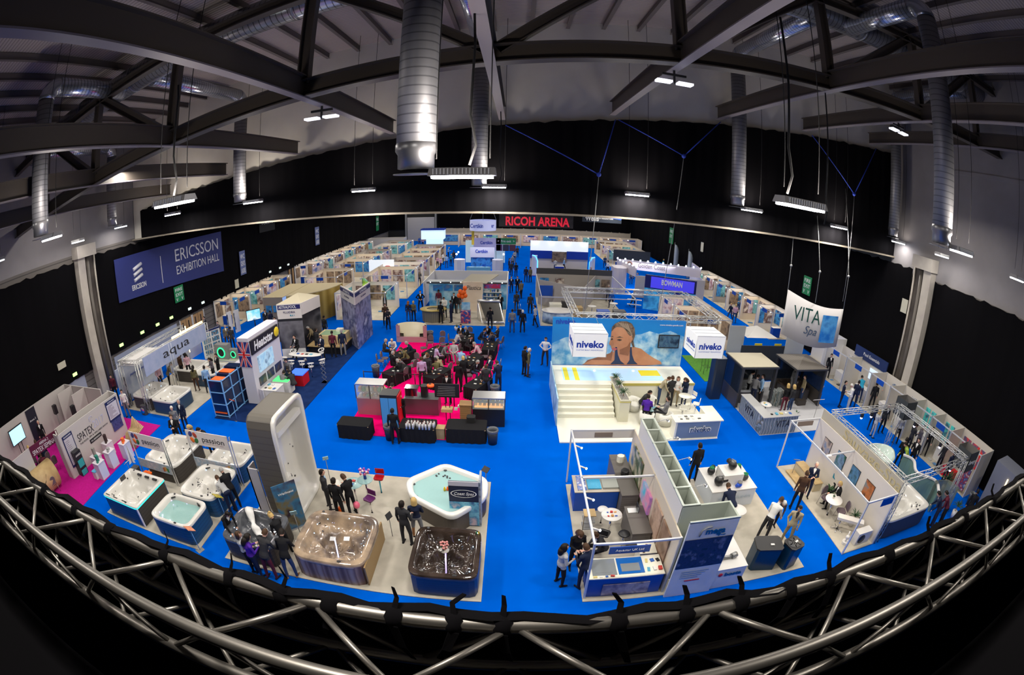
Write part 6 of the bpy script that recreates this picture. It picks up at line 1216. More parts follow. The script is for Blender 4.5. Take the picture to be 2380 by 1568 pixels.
def tubchair(x,y,face,lab,m=TCW):
 t=thing('tub_chair',lab,'chair',(x,y,.06),-math.radians(face));f=MB();n=18;vs=[]
 for i in range(n+1):
  a=PI*(1.2*i/n-.1)+PI
  for r,z in((.36,.05),(.40,.72),(.30,.72),(.28,.38)):vs.append((r*math.cos(a),r*math.sin(a),z*(1-.12*abs(math.cos(a)))))
 f.add(vs,[(4*i+j,4*i+4+j,4*i+5+j,4*i+1+j)for i in range(n)for j in range(3)]+[(4*i+3,4*i+7,4*i+4,4*i)for i in range(n)],0,True);f.build('shell',m,t);f=MB();f.lathe([(0,.05),(.3,.05),(.31,.38),(.28,.42),(0,.42)],(0,.02,0),18);f.build('seat',m,t);return t
for x,y,fc,lab in((6.45,20.75,160,'white tub chair at the back left of the pool stand lounge'),(7.35,20.95,190,'white tub chair at the back of the lounge beside the deck'),(6.75,19.25,30,'white tub chair under the person in purple'),(7.75,19.15,330,'white tub chair under the seated man in grey')):tubchair(x,y,fc,lab)
round_table(7.15,20.05,.38,.55,'low glass lounge table between the white tub chairs',GT);clutter(6.95,7.4,19.85,20.25,.61,3,'papers on the low lounge table',1)
round_table(9.15,20.35,.36,1.1,'high white round table on the pool stand',CREAM);stool(9.75,20.7,250,'white high stool right of the high round table',TCW,'square',.8);stool(9.7,19.9,300,'white high stool nearest to the reception counter',TCW,'square',.8);stool(8.8,19.5,20,'white high stool left of the high round table',TCW,'square',.75)
x,y=U(1545,990);t=thing('dropped_bag','black bag and cable lying on the glossy floor by the counter','bag',(x,y,.06));f=MB();f.cb(0,0,0,.5,.25,.16,bev=.1);f.build('bag_body',BLACK,t);f=MB();f.tube([(.2,0,.03),(.5,-.2,.03),(.65,-.1,.03),(.6,.1,.03)],.03,6);f.build('strap',BLACK,t)
# ================================================================== shell booth with storage spine (front right of the middle aisle)
carpet(2.2,10.25,8.33,14.4,GREYC,'pale grey carpet under the open booth and the pump podium')
CRW=mat('warm_cream_panel',(.66,.58,.46),.5)
t=shell_booth(2.25,4.72,8.47,14.6,'open aluminium framed booth with cream wall, nearest to the truss on the right',walls='R',fascia='FLB',wm=CRW,beams=(((2.25,11.55),(4.72,11.55)),),light=0)
f=MB();f.box(2.3,4.7,14.58,14.62,2.1,2.42);f.build('fascia_panel',mat('off_white_fascia',(.66,.62,.58),.5),t);f=MB();f.box(3.15,3.85,14.56,14.58,2.16,2.36);f.build('oval_plate',mat('taupe_plate',(.22,.17,.14),.5),t)
for y in(9.2,10.6,12.3,13.6):f=MB();f.tube([(2.28,y,2.4),(2.5,y,2.3)],.03,8);f.ball((2.52,y,2.29),.04,1,6,4);f.build('spotlight',[WHITE,SPOT],t)
for y0,y1,z0,z1,c in((12.7,14.2,.9,2.1,[S(60,110,160),S(200,190,170),S(60,90,60),S(120,90,70)]),(10.0,10.9,.8,2.0,[S(150,110,90),S(200,170,150),S(90,60,50)]),(9.0,9.85,.8,2.0,[S(110,80,60),S(160,130,110),S(60,45,40)])):
 f=MB();f.box(4.64,4.69,y0,y1,z0,z1);f.build('wall_poster',picture('booth_poster%d'%int(y0),c,1.6,y0),t)
f=MB();f.box(4.60,4.69,11.2,12.3,1.0,1.75);tag(f.build('wall_television',picture('tv_booth',[S(40,60,160),S(190,120,150),S(40,160,190)],1.2,3.,emit=.4)),'dark framed television on the cream wall of the open booth','screen')
BLD=mat('booth_blue',S(0,70,165),.45);TAUP=stripes('grey_wood',[(.09,.08,.07),(.15,.135,.125)],'Z',3,.5)
t=flat_box(2.3,4.6,8.5,9.35,.92,'blue fronted desk with photo panel and glossy sample trays','display_desk','desk',BLD,CREAM);f=MB();f.box(2.75,4.2,8.47,8.5,.12,.62);f.build('photo_panel',picture('desk_photo',[S(50,60,90),S(120,110,130),S(170,160,170),S(60,50,50)],2.2,5.),t)
for x0,x1,m_ in((2.42,3.15,mat('silver_sheet',(.5,.55,.58),.08,.6)),(3.2,4.0,mat('blue_gloss_tray',(.01,.12,.45),.08,coat=.8))):f=MB();f.box(x0,x1,8.62,9.3,.92,.94,0);f.box(x0+.1,x1-.12,8.72,9.05,.94,.945,1);tag(f.build('sample_tray',[m_,mat('silver_sheet',(),.08)]),'glossy %s sample tray on the blue fronted desk'%('silver' if x0<3 else 'blue'),'tray')
f=MB();f.slab((3.0,9.45),(4.3,9.45),.03,1.0,1.3);o=f.build('curved_sign',BLD);tag(o,'blue name sign behind the blue fronted desk','sign');o2=text('Aquastar UK Ltd',.09,TXTW,o,(3.65,9.43,1.15),width=.9)
clutter(4.05,4.6,8.55,9.3,.92,6,'brochure on the right end of the blue fronted desk',3);clutter(2.4,3.6,8.52,8.62,.92,4,'small card at the front edge of the blue desk',4,big=.5)
flat_box(4.05,4.6,9.5,10.0,.85,'cream shelf unit with wooden samples beside the blue desk','sample_shelf','shelf',CREAM);clutter(4.1,4.55,9.5,9.95,.85,4,'wooden sample piece beside the blue desk',8,cols=[(.25,.12,.05),(.35,.2,.08),(.7,.68,.6)])
flat_box(3.95,4.62,10.35,11.8,.95,'grey wood cabinet with an open laptop against the cream wall','wood_cabinet','cabinet',TAUP)
t=thing('laptop','open silver laptop on the grey wood cabinet','laptop',(4.2,11.55,.95));f=MB();f.cb(0,0,0,.36,.26,.02);f.build('keyboard_deck',ALU,t);f=MB();f.cb(.16,0,.02,.02,.36,.24);f.build('screen',BLACK,t)
t=flat_box(2.3,3.95,12.7,13.75,.95,'blue counter with pool cover samples at the back of the open booth','sample_counter','counter',BLD,mat('counter_edge',(.45,.40,.33),.5))
f=MB();f.box(2.42,2.75,12.8,13.7,.95,.97);tag(f.build('brochure_strip',picture('brochures',[S(220,220,225),S(40,90,170),S(230,200,180)],6)),'row of white brochures at the left of the sample counter','brochures');f=MB();f.box(2.8,3.3,12.85,13.6,.95,.99);tag(f.build('bubble_cover',mat('bubble_blue',(.04,.35,.6),.2,bump=.8,nscale=24)),'turquoise bubble cover sample on the back counter','sample');f=MB();f.box(3.35,3.95,12.85,13.6,.95,1.02);tag(f.build('clear_cover',mat('clear_grey_film',(.35,.37,.34),.12,coat=.6)),'glossy grey cover sample on the back counter','sample')
flat_box(3.95,4.6,12.3,15.0,1.05,'grey wood sideboard with a cream cube and dark model on top','wood_sideboard','cabinet',TAUP)
f=MB();f.cb(4.3,14.5,1.05,.28,.25,.28,bev=.08);tag(f.build('cream_device',CREAM),'cream cube shaped device on the grey wood sideboard','device');f=MB();f.cb(4.3,13.6,1.05,.3,.35,.2,bev=.12);tag(f.build('dark_model',BLACK),'dark model on the grey wood sideboard','model')
for i,z in enumerate((.45,.75,1.05)):f=MB();f.box(2.45,2.85,11.2-i*.0,11.6,z,z+.03);f.tube([(2.45,11.2,0),(2.45,11.2,1.1)],.012,5);tag(f.build('leaflet_tray',PINE if i==2 else MGREY),'tray of the leaflet rack beside the round white table, %s'%['lowest','middle','top with wood'][i],'tray')
round_table(3.4,11.3,.36,1.05,'round white high table with flowers and boxes in the open booth');clutter(3.2,3.6,11.1,11.5,1.05,6,'small red and blue item on the round white table',2,big=.4,cols=[(.5,.05,.05),(.05,.1,.4),(.6,.3,.1)])
stool(3.75,10.6,0,'round black topped bar stool in the open booth',BLACK,'disc',.72);stool(3.1,10.75,30,'black backed bar stool half hidden by the seated man',BLACK,'square',.66);stool(3.25,12.0,180,'white bar stool behind the round white table',WHITE,'disc',.66)
# storage spine: hollow glass topped partitions
t=wthing('storage_spine','long hollow partition of pale panels open above, with a printed front reading mega','partition',(5.0,11.3,0));HP=mat('pale_green_grey',(.38,.42,.36),.4)
f=MB();f.box(4.74,4.80,9.0,14.1,0,3.2);f.build('left_panel',WHITE,t);f=MB();f.box(5.20,5.26,9.0,14.1,0,3.2);f.build('right_panel',HP,t)
for y in(9.0,9.85,10.7,11.55,12.4,13.25,14.08):f=MB();f.box(4.80,5.2,y-.02,y+.02,0,3.2);f.build('cross_panel',HP,t)
f=MB();f.box(4.74,6.28,8.97,9.03,0,3.2);f.build('inner_front',HP,t);f=MB();f.box(6.22,6.28,8.3,8.97,0,3.2);f.build('end_panel',HP,t)
f=MB()
for y in(9.0,9.85,10.7,11.55,12.4,13.25,14.08):f.box(4.72,5.28,y-.03,y+.03,3.18,3.23)
for x in(4.74,5.24):f.box(x-.02,x+.04,9.0,14.1,3.18,3.22)
f.box(4.72,6.30,8.24,8.3,3.18,3.23);f.build('top_frame',mat('top_frame',(.5,.55,.5),.3,.4),t)
f=MB();f.box(4.72,6.28,8.24,8.3,0,3.2);f.build('front_print',mat('print_pale_water',(.70,.71,.72),.4,noise=(.56,.60,.68),nscale=1.6),t);f=MB();f.box(4.74,6.26,8.225,8.24,1.35,2.55);f.build('photo_print',picture('blue_pool_night',[S(15,20,45),S(40,40,80),S(25,30,60),S(90,95,130)],4,2.),t)
text('mega',.22,mat('mega_blue',S(15,85,140),.4),t,(5.6,8.22,2.83),width=.62,bold=.03);text('group',.07,mat('mega_blue',(),.4),t,(5.85,8.22,2.66));f=MB();f.tube([(5.12,8.21,2.68),(5.16,8.21,2.9),(5.3,8.21,3.0),(5.45,8.21,3.0)],.02,6);f.build('logo_hook',MGREY,t)
for i in range(4):f=MB();f.box(5.0,5.9-.1*i,8.22,8.235,1.15-i*.09,1.165-i*.09);f.build('text_line',mat('print_line',(.15,.25,.5),.5),t)
f=MB();f.box(5.2,5.7,8.22,8.235,.72,.75);f.build('red_line',RED,t)
for i,y in enumerate((9.9,11.4,12.7,14.0)):f=MB();f.tube([(5.26,y,3.1),(5.75,y,3.22)],.01,5);f.tube([(5.72,y,3.2),(5.8,y,3.14)],.04,8);f.ball((5.82,y,3.13),.035,1,6,4);f.build('arm_lamp',[ALU,SPOT],t)
t=flat_box(6.3,7.42,8.3,9.9,.92,'pale blue printed corner counter reading bosta with metal fittings','corner_counter','counter',mat('print_pale_water',(),.4),WHITE);text('bosta',.16,mat('mega_blue',(),.4),t,(6.95,8.29,.66),width=.62,bold=.03);f=MB();f.ball((6.5,8.29,.66),.08,0,10,6,(1,.15,1));f.build('logo_ball',RED,t)
x=6.9;t=thing('pump_model','silver pump lying on the corner counter','pump',(6.85,8.75,.92));f=MB();f.tube([(-.25,0,.08),(.15,0,.08)],.06,10);f.tube([(.1,0,.08),(.3,.05,.1)],.1,10);f.build('housing',mat('pump_silver',(.3,.3,.3),.4,.6),t);f=MB();f.lathe([(0,0),(.09,0),(.09,.03),(0,.03)],(0,.55,0),14);f.build('flange',CREAM,t)
t=flat_box(7.6,9.65,12.3,14.0,.88,'stepped white podium with black pumps standing on it','podium','podium',mat('podium_print',(.58,.62,.68),.4),WHITE);f=MB();f.box(8.15,9.05,12.65,13.45,.88,1.35);f.build('upper_block',WHITE,t);text('SPECK PUMPS',.13,mat('pale_podium_text',(.42,.50,.58),.5),t,(8.7,12.29,.5),width=1.5)
for i,(x,y,z,lab,m_,s_)in enumerate(((8.0,12.75,.88,'biggest black pump at the front of the podium',BLACK,1.2),(7.95,13.5,.88,'black pump at the back left of the podium',BLACK,1),(8.65,13.1,1.35,'black pump on top of the upper block',BLACK,1.1),(9.3,12.9,.88,'black pump with lever at the right of the podium',DGREY,.9),(8.85,12.48,.88,'bright blue hose fitting on the podium',mat('bright_blue',(.01,.08,.6),.3),.7),(9.3,13.6,.88,'black pump at the back right of the podium',BLACK,.8))):
 t=thing('pool_pump',lab,'pump',(x,y,z),i*.9);f=MB();f.ball((0,0,.17*s_),.17*s_,n=12,k=8);f.tube([(0,0,.17*s_),(.3*s_,0,.2*s_)],.1*s_,12);f.build('housing',m_,t);f=MB();f.lathe([(0,.05),(.1,.05),(.1,0)],(0,0,.3*s_),12);f.tube([(-.12*s_,0,.36*s_),(.12*s_,0,.36*s_)],.02,6);f.build('lid',[MGREY,GREEN][i%2],t)
cloth_table(5.4,6.5,10.9,11.6,'white low display table with red and black pumps beside the spine',m=WHITE,h=.6,rot=-.5);clutter(5.6,6.3,11.0,11.5,.62,5,'small black pump part on the low display table',5,cols=[(.02,.02,.02),(.4,.03,.03)])
round_table(8.15,11.0,.34,1.0,'white high table beside the two bending visitors',WHITE);stool(7.35,10.35,0,'white bar stool with chrome foot beside the spine',WHITE,'square',.78)
for x0,x1,y0,y1,lab,rr in((8.05,9.05,8.65,9.35,'large dark blue pool heat pump box at the stand corner',-.22),(9.22,9.85,8.45,9.05,'smaller blue heat pump box with a fan on top at the corner',.25)):
 t=thing('heat_pump',lab,'heat pump',((x0+x1)/2,(y0+y1)/2,0),rr);hx,hy=(x1-x0)/2,(y1-y0)/2;f=MB();f.cb(0,0,.05,2*hx,2*hy,.93,bev=.08);f.build('casing',mat('pump_blue',(.005,.04,.09),.25,.3),t);f=MB();f.cb(0,0,.98,2*hx+.04,2*hy+.04,.06,bev=.1);f.build('lid',BLACK,t)
 if x0>9:f=MB();f.lathe([(.12,.02),(.26,.02),(.27,0)],(0,0,1.04),20);[f.bar((0,0,1.055),(.25*math.cos(a),.25*math.sin(a),1.055),.04,.01)for a in[i*PI/3 for i in range(6)]];f.build('fan_grille',DGREY,t)
 f=MB();f.cb(.1,-.1 if x0<9 else 0,1.04,.14,.08,.03);f.build('white_label',WHITE,t)
t=shell_booth(12.3,14.15,8.42,14.68,'open white booth with four framed pictures on its long wall',walls='R',fascia='FLB',wm=mat('booth_warm_white',(.70,.64,.56),.5),beams=(((12.3,11.7),(14.15,11.7)),),boards=(('F',1.25,.75),),floor=GREYC)
f=MB();f.box(14.2,14.26,8.42,14.68,0,2.95);f.build('cloth_wall',mat('wrinkled_cream_cloth',(.46,.42,.34),.8,bump=.5,nscale=1.5),t);text('Sauvage-Spa',.42,mat('faded_gold',(.5,.42,.22),.6),t,(14.18,10.6,2.68),ex=(0,-1,0),width=4.4,depth=.006)
f=MB();f.box(12.75,13.7,14.63,14.68,2.16,2.38);f.build('oval_plate',mat('taupe_plate',(),.5),t)
for i,y in enumerate((13.55,12.35,11.15,10.0)):
 o=wthing('framed_picture',['poolside picture, furthest of four','green garden picture, second furthest of four','tree and path picture, second nearest of four','blue and orange pool picture, nearest of four'][i]+' on the long booth wall','picture',(14.1,y,1.5),'framed pool pictures');f=MB();f.box(14.10,14.12,y-.33,y+.33,1.15,1.95);f.build('frame',BLACK,o)
 f=MB();f.box(14.09,14.10,y-.31,y+.31,1.17,1.93);f.build('print',picture('frame_%d'%i,[[S(60,120,170),S(190,170,150),S(60,60,60)],[S(40,90,50),S(120,150,180),S(30,60,30)],[S(60,40,30),S(90,140,180),S(40,60,40)],[S(80,140,150),S(190,110,50),S(30,30,30)]][i],2.2,i*3.),o)
for y in(9.2,10.6,12.4,13.7):f=MB();f.tube([(12.3,y,2.4),(12.55,y,2.28)],.03,8);f.ball((12.57,y,2.27),.045,1,6,4);f.build('spotlight',[WHITE,SPOT],t)
area('booth_spot',(12.7,11.5,2.35),.2,5,60,(1,.78,.5),(0,math.radians(60),0))
flat_box(12.55,13.0,12.9,14.2,.12,'low pale wooden sauna bench step at the booth corner','bench_step','bench',PINE);stand_sign(12.75,13.9,200,'small grey stand sign on the wooden step',MGREY,h=.85)
flat_box(13.1,13.6,12.4,14.3,.45,'pale wooden bench frame with blue mat against the booth wall','wooden_bench','bench',mat('pale_pine',(.55,.46,.30),.5),PINE)
round_table(12.95,10.75,.42,.85,'round white table with a small plant in the white booth');plant(12.95,10.85,.85,.14,'little red and green plant on the round white table',n=12,spiky=False,pot=.06,poth=.06);plant(13.7,11.9,0,.45,'leafy green plant behind the woman in blue',n=30,spiky=False,pot=.15);plant(13.75,9.8,0,.42,'spiky palm against the long booth wall',n=30)
chair(13.1,11.4,170,'dark chair under the woman in blue');chair(13.35,10.35,290,'dark chair under the man in a black suit')
t=wthing('treatment_bed','long white massage bed on a chrome star base','bed',(13.2,9.6,0));f=MB();f.slab((12.75,9.95),(13.75,9.15),.32,.55,.67);f.build('cushion',mat('bed_white',(.68,.65,.62),.4),t);f=MB();f.tube([(12.9,9.8,.05),(12.9,9.8,.55)],.03);[f.tube([(12.9,9.8,.06),(12.9+.32*math.cos(a),9.8+.32*math.sin(a),.04)],.02,6)for a in[i*PI*.4 for i in range(5)]];f.build('star_base',CHROME,t)
t=wthing('air_unit','white outdoor air unit with round black fan at the booth front','air unit',(13.5,8.75,0));f=MB();f.box(13.1,13.95,8.6,8.95,.03,.62);f.build('casing',mat('air_white',(.62,.60,.58),.4),t);f=MB();f.lathe([(0,.02),(.2,.02),(.21,0)],(0,0,0),20);f.v=[(13.38+a,8.6-c,.32+b)for a,b,c in f.v];f.build('fan',BLACK,t)
t=wthing('floor_cleaner','small white and chrome device standing at the booth corner','device',(12.75,8.9,0));f=MB();f.cb(12.75,8.9,.03,.3,.3,.12,bev=.1);f.tube([(12.75,8.9,.1),(12.78,8.95,.6)],.03);f.ball((12.75,8.9,.35),.1);f.build('body',WHITE,t)
# ---- truss framed spa stand to the right of it
t=wthing('stage_truss','square lattice truss frame over the dark slatted tub and bathers stand','truss',(17,11.2,0))
for p,q in(((14.4,8.5,2.95),(19.9,8.5,2.95)),((14.4,14.2,2.95),(19.9,14.2,2.95)),((14.4,8.5,2.95),(14.4,14.2,2.95)),((19.9,8.5,2.95),(19.9,14.2,2.95))):f=MB();truss_line(f,p,q,.22,.022,.4);f.build('truss_span',TRUSSW,t)
for x,y in((14.4,8.5),(19.9,14.2),(19.9,8.5),(14.4,14.2)):f=MB();truss_line(f,(x,y,0),(x,y,2.9),.22,.022,.4);f.build('tower',TRUSSW,t)
for i,(x,y)in enumerate(((16.6,14.1),(19.8,12.6),(19.8,10.4),(18.6,8.6),(17.4,14.1))):f=MB();f.cb(x,y,2.62,.14,.14,.2);f.ball((x,y,2.6),.07,1,8,5);tag(f.build('stage_lamp',[BLACK,mat('violet_white',(.8,.75,1),.5,emit=(.7,.6,1),es=12)]),'small bright stage lamp clamped under the truss frame','lamp','stage lamps on the truss frame')
SLAT=stripes('dark_slats',[(.02,.018,.022),(.055,.05,.055)],'Z',3,.5)
tub(14.55,18.0,8.42,10.75,'long white hot tub with dark slatted side right of the white booth',PEARL,SLAT,h=.98,jets=60,lights=5,lcol=mat('green_led',(.1,.8,.5),.5,emit=(.1,.9,.5),es=5),p=9,foot=1.0)
t=wthing('wave_tub','smooth pale green white moulded pool with a wavy edge','hot tub',(18.3,13.3,0))
def wav(k,ph=0):return[(18.2+k*(1.35+.18*math.sin(3*a+ph))*math.cos(a),13.2+k*(.95+.15*math.sin(2*a))*math.sin(a))for a in[2*PI*i/40 for i in range(40)]]
f=MB();rows=[(1,0),(1.0,.8),(1.03,.9),(.97,.93),(.88,.9),(.8,.6),(.6,.45),(.05,.42)];vs=[]
for k,z in rows:vs+=[(x,y,z)for x,y in wav(k)]
f.add(vs,[(i*40+j,i*40+(j+1)%40,(i+1)*40+(j+1)%40,(i+1)*40+j)for i in range(7)for j in range(40)],0,True);f.build('shell',mat('mint_acrylic',(.55,.66,.60),.12,coat=.7),t)
t=wthing('wave_wall','waist high curving green glass wall with white top edge','wall',(19.3,11,0));n=24;pts=[(19.35+.35*math.sin(i*.42),12.3-i*.14)for i in range(n+1)]
f=MB();[f.slab(pts[i],pts[i+1],.06,0,1.15)for i in range(n)];f.build('glass',mat('green_glass',(.20,.33,.26),.08,alpha=.8),t);f=MB();[f.slab(pts[i],pts[i+1],.16,1.15,1.22)for i in range(n)];f.build('top_rail',WHITE,t)
for a,b,lab in(((19.3,9.5),(20.3,9.2),'back pane of the glass shower booth near the truss'),((20.3,9.2),(20.5,8.4),'right pane of the glass shower booth near the truss')):f=MB();f.slab(a,b,.03,0,1.4);tag(f.build('glass_pane',mat('smoky_glass',(.22,.27,.22),.1,alpha=.7)),lab,'glass')
x,y=21.0,9.6;t=plant(x,y,0,.7,'tall grassy plant in a white vase near the red and white display',n=34,potm=WHITE,pot=.15,poth=.7);x,y=20.4,7.9;plant(x,y,0,.5,'leafy plant in a white pot next to the foreground truss',n=24,pot=.16,poth=.45)
for cx,cy_,lab in((21.0,14.5,'dark cube sign with white script, the further of two'),(20.9,9.0,'dark cube sign with white script, the nearer of two')):
 t=wthing('cube_sign',lab,'sign',(cx,cy_,3));DC=mat('cube_dark',(.035,.04,.042),.6);z0,z1=2.15,3.15;f=MB();f.tube([(cx,cy_,0),(cx,cy_,z0+.1)],.03,6);f.build('pole',MGREY,t)
 for b,m_ in(((cx-.5,cx+.5,cy_-.5,cy_-.48),DC),((cx-.5,cx-.48,cy_-.5,cy_+.5),DC),((cx+.48,cx+.5,cy_-.5,cy_+.5),mat('cube_back',(.15,.14,.13),.6)),((cx-.5,cx+.5,cy_+.48,cy_+.5),mat('cube_back',(),.6))):f=MB();f.box(*b,z0,z1);f.build('face',m_,t)
 text('Sauvage',.22,TXTW,t,(cx-.51,cy_,2.65),ex=(0,-1,0),width=.8,shear=.2);text('Sauvage',.22,TXTW,t,(cx,cy_-.51,2.65),width=.8,shear=.2)
RB=[8.85,11.6,13.4,15.4,17.6,19.7,22.6,25.2]
BI=mat('row_panel',(.56,.52,.46),.5);t=None
rl=['nearest to the truss with a red and white brochure rack','with turquoise product panels','with turquoise and blue posters','behind the further dark cube sign','with two blue name boards and a dark screen','with a light blue screen panel','with a grey poster wall at its front','under the lit blue letters']
for i in range(7):
 y0,y1=RB[i],RB[i+1]
 t=shell_booth(22.9,24.7,y0,y1-.03,'wall side booth '+rl[i],walls='RF' if i==0 else 'RF',fascia='L',wm=BI,boards=(('L',(y1-y0)*.5,.75),)if i in(1,4,5,6)else(),floor=GREYC)
 rnd=random.Random(i*3+1)
 for k in range(3 if i<3 else 2):
  yy=y0+.2+k*(y1-y0-.3)/3;c=[[(.02,.42,.40),(.10,.62,.58)],[(.7,.68,.64),(.6,.58,.55)],[S(180,30,25),S(225,60,50)]][(0 if i in(1,2)else 1 if i>2 else 2)]
  f=MB();f.box(24.62,24.66,yy,yy+(y1-y0)/3-.25,.9+.1*rnd.random(),2.1);f.build('poster',picture('rowposter%d_%d'%(i,k),[c[0],c[1],(.05,.1,.2),c[1]],2.2,i+k*2.),t)
 clutter(23.2,24.3,y0+.3,y1-.4,.03,3,'carton in the booth '+rl[i],i,cols=[(.5,.5,.48),(.06,.06,.07),(.1,.25,.5)],big=1.6)
 if i>0:flat_box(23.9,24.55,y0+.5,y1-.6,.75,'white cabinet in the booth '+rl[i],'booth_cabinet','cabinet',WHITE)
f=MB();f.box(22.95,23.05,9.1,9.9,.2,1.8);tag(f.build('brochure_rack',picture('red_white_brochures',[S(200,200,205),S(170,40,40),S(60,90,140),S(210,210,210)],5)),'brochure rack with red and white covers at the nearest wall side booth','rack')
t=flat_box(23.0,23.6,10.3,11.3,.6,'bright red low cabinet in the booth nearest to the truss','red_cabinet','cabinet',RED)
f=MB();f.box(24.6,24.7,19.8,23.6,2.35,3.1);o=tag(f.build('blue_arch_board',mat('deep_blue_board',S(22,42,90),.5)),'long deep blue sign above the wall side booths beside the column','sign');text('Pool Essentials',.22,TXTW,o,(24.59,21.6,2.75),ex=(0,-1,0),width=1.9)
t=shell_booth(22.6,25.0,25.2,29.5,'tall white stand at the right wall with glowing blue letters',walls='RF',wm=WHITE,h=2.9,posts=False,floor=GREYC);text('HYDROSPARES',.42,mat('blue_neon',(.05,.2,1),.4,emit=(.05,.22,1),es=2.5),t,(22.7,25.15,2.55),ex=(1,0,0),width=2.3);text('HYDROSPARES',.42,mat('blue_neon',(),.4),t,(22.58,27.2,2.6),ex=(0,-1,0),width=3.0)
t=wthing('display_screen','bright blue white screen panel in a wall side booth','screen',(24.6,20.8,1.7));f=MB();f.box(24.5,24.55,20.2,21.4,1.4,2.15);f.build('panel',mat('pale_screen',(.7,.8,.9),.4,emit=(.5,.65,.85),es=.7),t)
board((23.0,22.7),(24.6,22.7),0,2.45,picture('grey_poster',[(.45,.45,.5),(.6,.6,.66),(.1,.1,.12),(.5,.5,.55)],1.3,3.),'big grey poster wall with dark product pictures at the right','board')
t=wthing('shutter_store','grey panelled storeroom with a lit yellow edge at the far right','storeroom',(24.0,7,0));f=MB();f.box(23.6,25.2,6.0,7.9,0,2.6);f.build('walls',mat('store_grey',(.16,.17,.22),.6),t);f=MB();f.box(23.5,23.58,6.6,6.68,.2,2.2);f.build('lit_edge',mat('warm_strip',(),.5),t)
bin_(22.6,8.1,'black bin beside the grey storeroom');wsign(19.9,7.0,.6,.9,mat('vent_cream',(),.5),'cream vent grille on the right curtain beside the column','',X=XR-.32,s=-1,name='vent_grille')
wsign(32.1,5.45,1.25,1.6,GREEN,'green fire exit sign on the right black curtain above the spa banner','FIRE|EXIT|V    V',X=XR-.32,s=-1);wsign(70,5.3,2,2.6,GREEN,'green fire exit sign far down the right black curtain','FIRE|EXIT',X=XR-.32,s=-1);wsign(57,5.2,.9,1.3,mat('vent_cream',(),.5),'pale notice panel far down the right curtain','',X=XR-.32,s=-1,name='notice_panel')
# ================================================================== gazebo stand
carpet(12.8,19.4,17.6,24.4,mat('pale_carpet',(.48,.48,.50),.9),'pale grey carpet of the stand with two dark gazebos')
STR=stripes('book_stripes',[(.10,.13,.12),(.30,.36,.40),(.05,.07,.08),(.22,.18,.10),(.38,.42,.45)],'X',1.7,.5,sharp=False,dist=6)
t=wthing('striped_counter','corner counter with multicoloured vertical stripes reading Vita','counter',(14,18,0));f=MB();f.box(12.8,15.2,17.62,18.2,.03,1.02);f.build('front_wing',STR,t);f=MB();f.box(12.8,13.35,18.2,20.4,.03,1.02);f.build('side_wing',stripes('book_stripes_y',[(.10,.13,.12),(.30,.36,.40),(.05,.07,.08),(.22,.18,.10),(.38,.42,.45)],'Y',1.7,.5,sharp=False,dist=6),t);f=MB();f.box(12.75,15.25,17.57,18.25,1.02,1.06);f.box(12.75,13.4,18.25,20.45,1.02,1.06);f.build('top',mat('grey_top',(.4,.4,.4),.4),t)
text('VITA',.4,TXTK,t,(14.2,17.6,.6),width=1.0);text('VITA',.4,TXTK,t,(12.78,19.2,.6),ex=(0,-1,0),width=1.1);clutter(13.3,14.9,17.7,18.1,1.06,5,'papers on the striped counter',2)
f=MB();rnd=random.Random(2);[f.slab((15.3+.9*k/10,21.0+.1*math.sin(k)),(15.38+.9*k/10,21.0+.1*math.sin(k)),.5,.03,1.0)for k in range(10)];tag(f.build('striped_shelf',STR),'striped low divider between the two gazebos','divider')
GZ=mat('gazebo_dark',(.035,.036,.042),.4);GZW=mat('gazebo_glass',(.02,.03,.05),.1,alpha=.85)
for x0,x1,y0,y1,lab,rm in((12.75,15.3,20.8,23.1,'dark gazebo with a flat cream roof over the seated visitors',mat('cream_flat_roof',(.44,.40,.30),.6)),(16.5,19.1,20.4,23.0,'dark gazebo with a grey pyramid roof of shingles',stripes('shingle',[(.05,.045,.04),(.12,.105,.09)],'X',2.2,.6))):
 t=wthing('gazebo',lab,'gazebo',((x0+x1)/2,(y0+y1)/2,0))
 for x,y in((x0+.08,y0+.08),(x1-.08,y0+.08),(x1-.08,y1-.08),(x0+.08,y1-.08)):f=MB();f.cb(x,y,.03,.14,.14,2.45);f.build('post',GZ,t)
 f=MB();f.box(x0,x1,y1-.1,y1-.04,.03,2.4);f.box(x0 if x0<14 else x1-.06,(x0 if x0<14 else x1-.06)+.06,y0+.1,y1-.1,.9,2.4);f.build('tinted_wall',GZW,t);f=MB();f.box(x0-.02,x0+.08,y0,y1,.03,.9)if x0<14 else f.box(x1-.08,x1+.02,y0,y1,.03,.9);f.box(x0,x1,y1-.12,y1,.03,.9);f.build('low_wall',stripes('gz_slats',[(.03,.028,.025),(.07,.06,.055)],'Z',3,.5),t)
 f=MB();f.box(x0-.05,x1+.05,y0-.05,y1+.05,2.42,2.52);f.build('roof_frame',GZ,t);f=MB()
 if x0<14:f.box(x0,x1,y0,y1,2.52,2.55)
 else:f.add([(x0,y0,2.52),(x1,y0,2.52),(x1,y1,2.52),(x0,y1,2.52),((x0+x1)/2,(y0+y1)/2,2.85)],[(0,1,4),(1,2,4),(2,3,4),(3,0,4),(3,2,1,0)])
 f.build('roof',rm,t)
tub(16.8,18.9,21.3,22.9,'dark hot tub standing inside the gazebo with the pyramid roof',DARKS,SLAT,h=.85,jets=14,lights=0);flat_box(17.4,18.1,20.6,21.0,.35,'dark wooden steps before the tub in the gazebo','tub_steps','steps',CABD)
tub(13.0,15.1,21.3,22.9,'dark hot tub with grey shell under the flat cream roof',mat('grey_shell',(.25,.26,.28),.15,coat=.6),SLAT,h=.85,jets=14,lights=0)
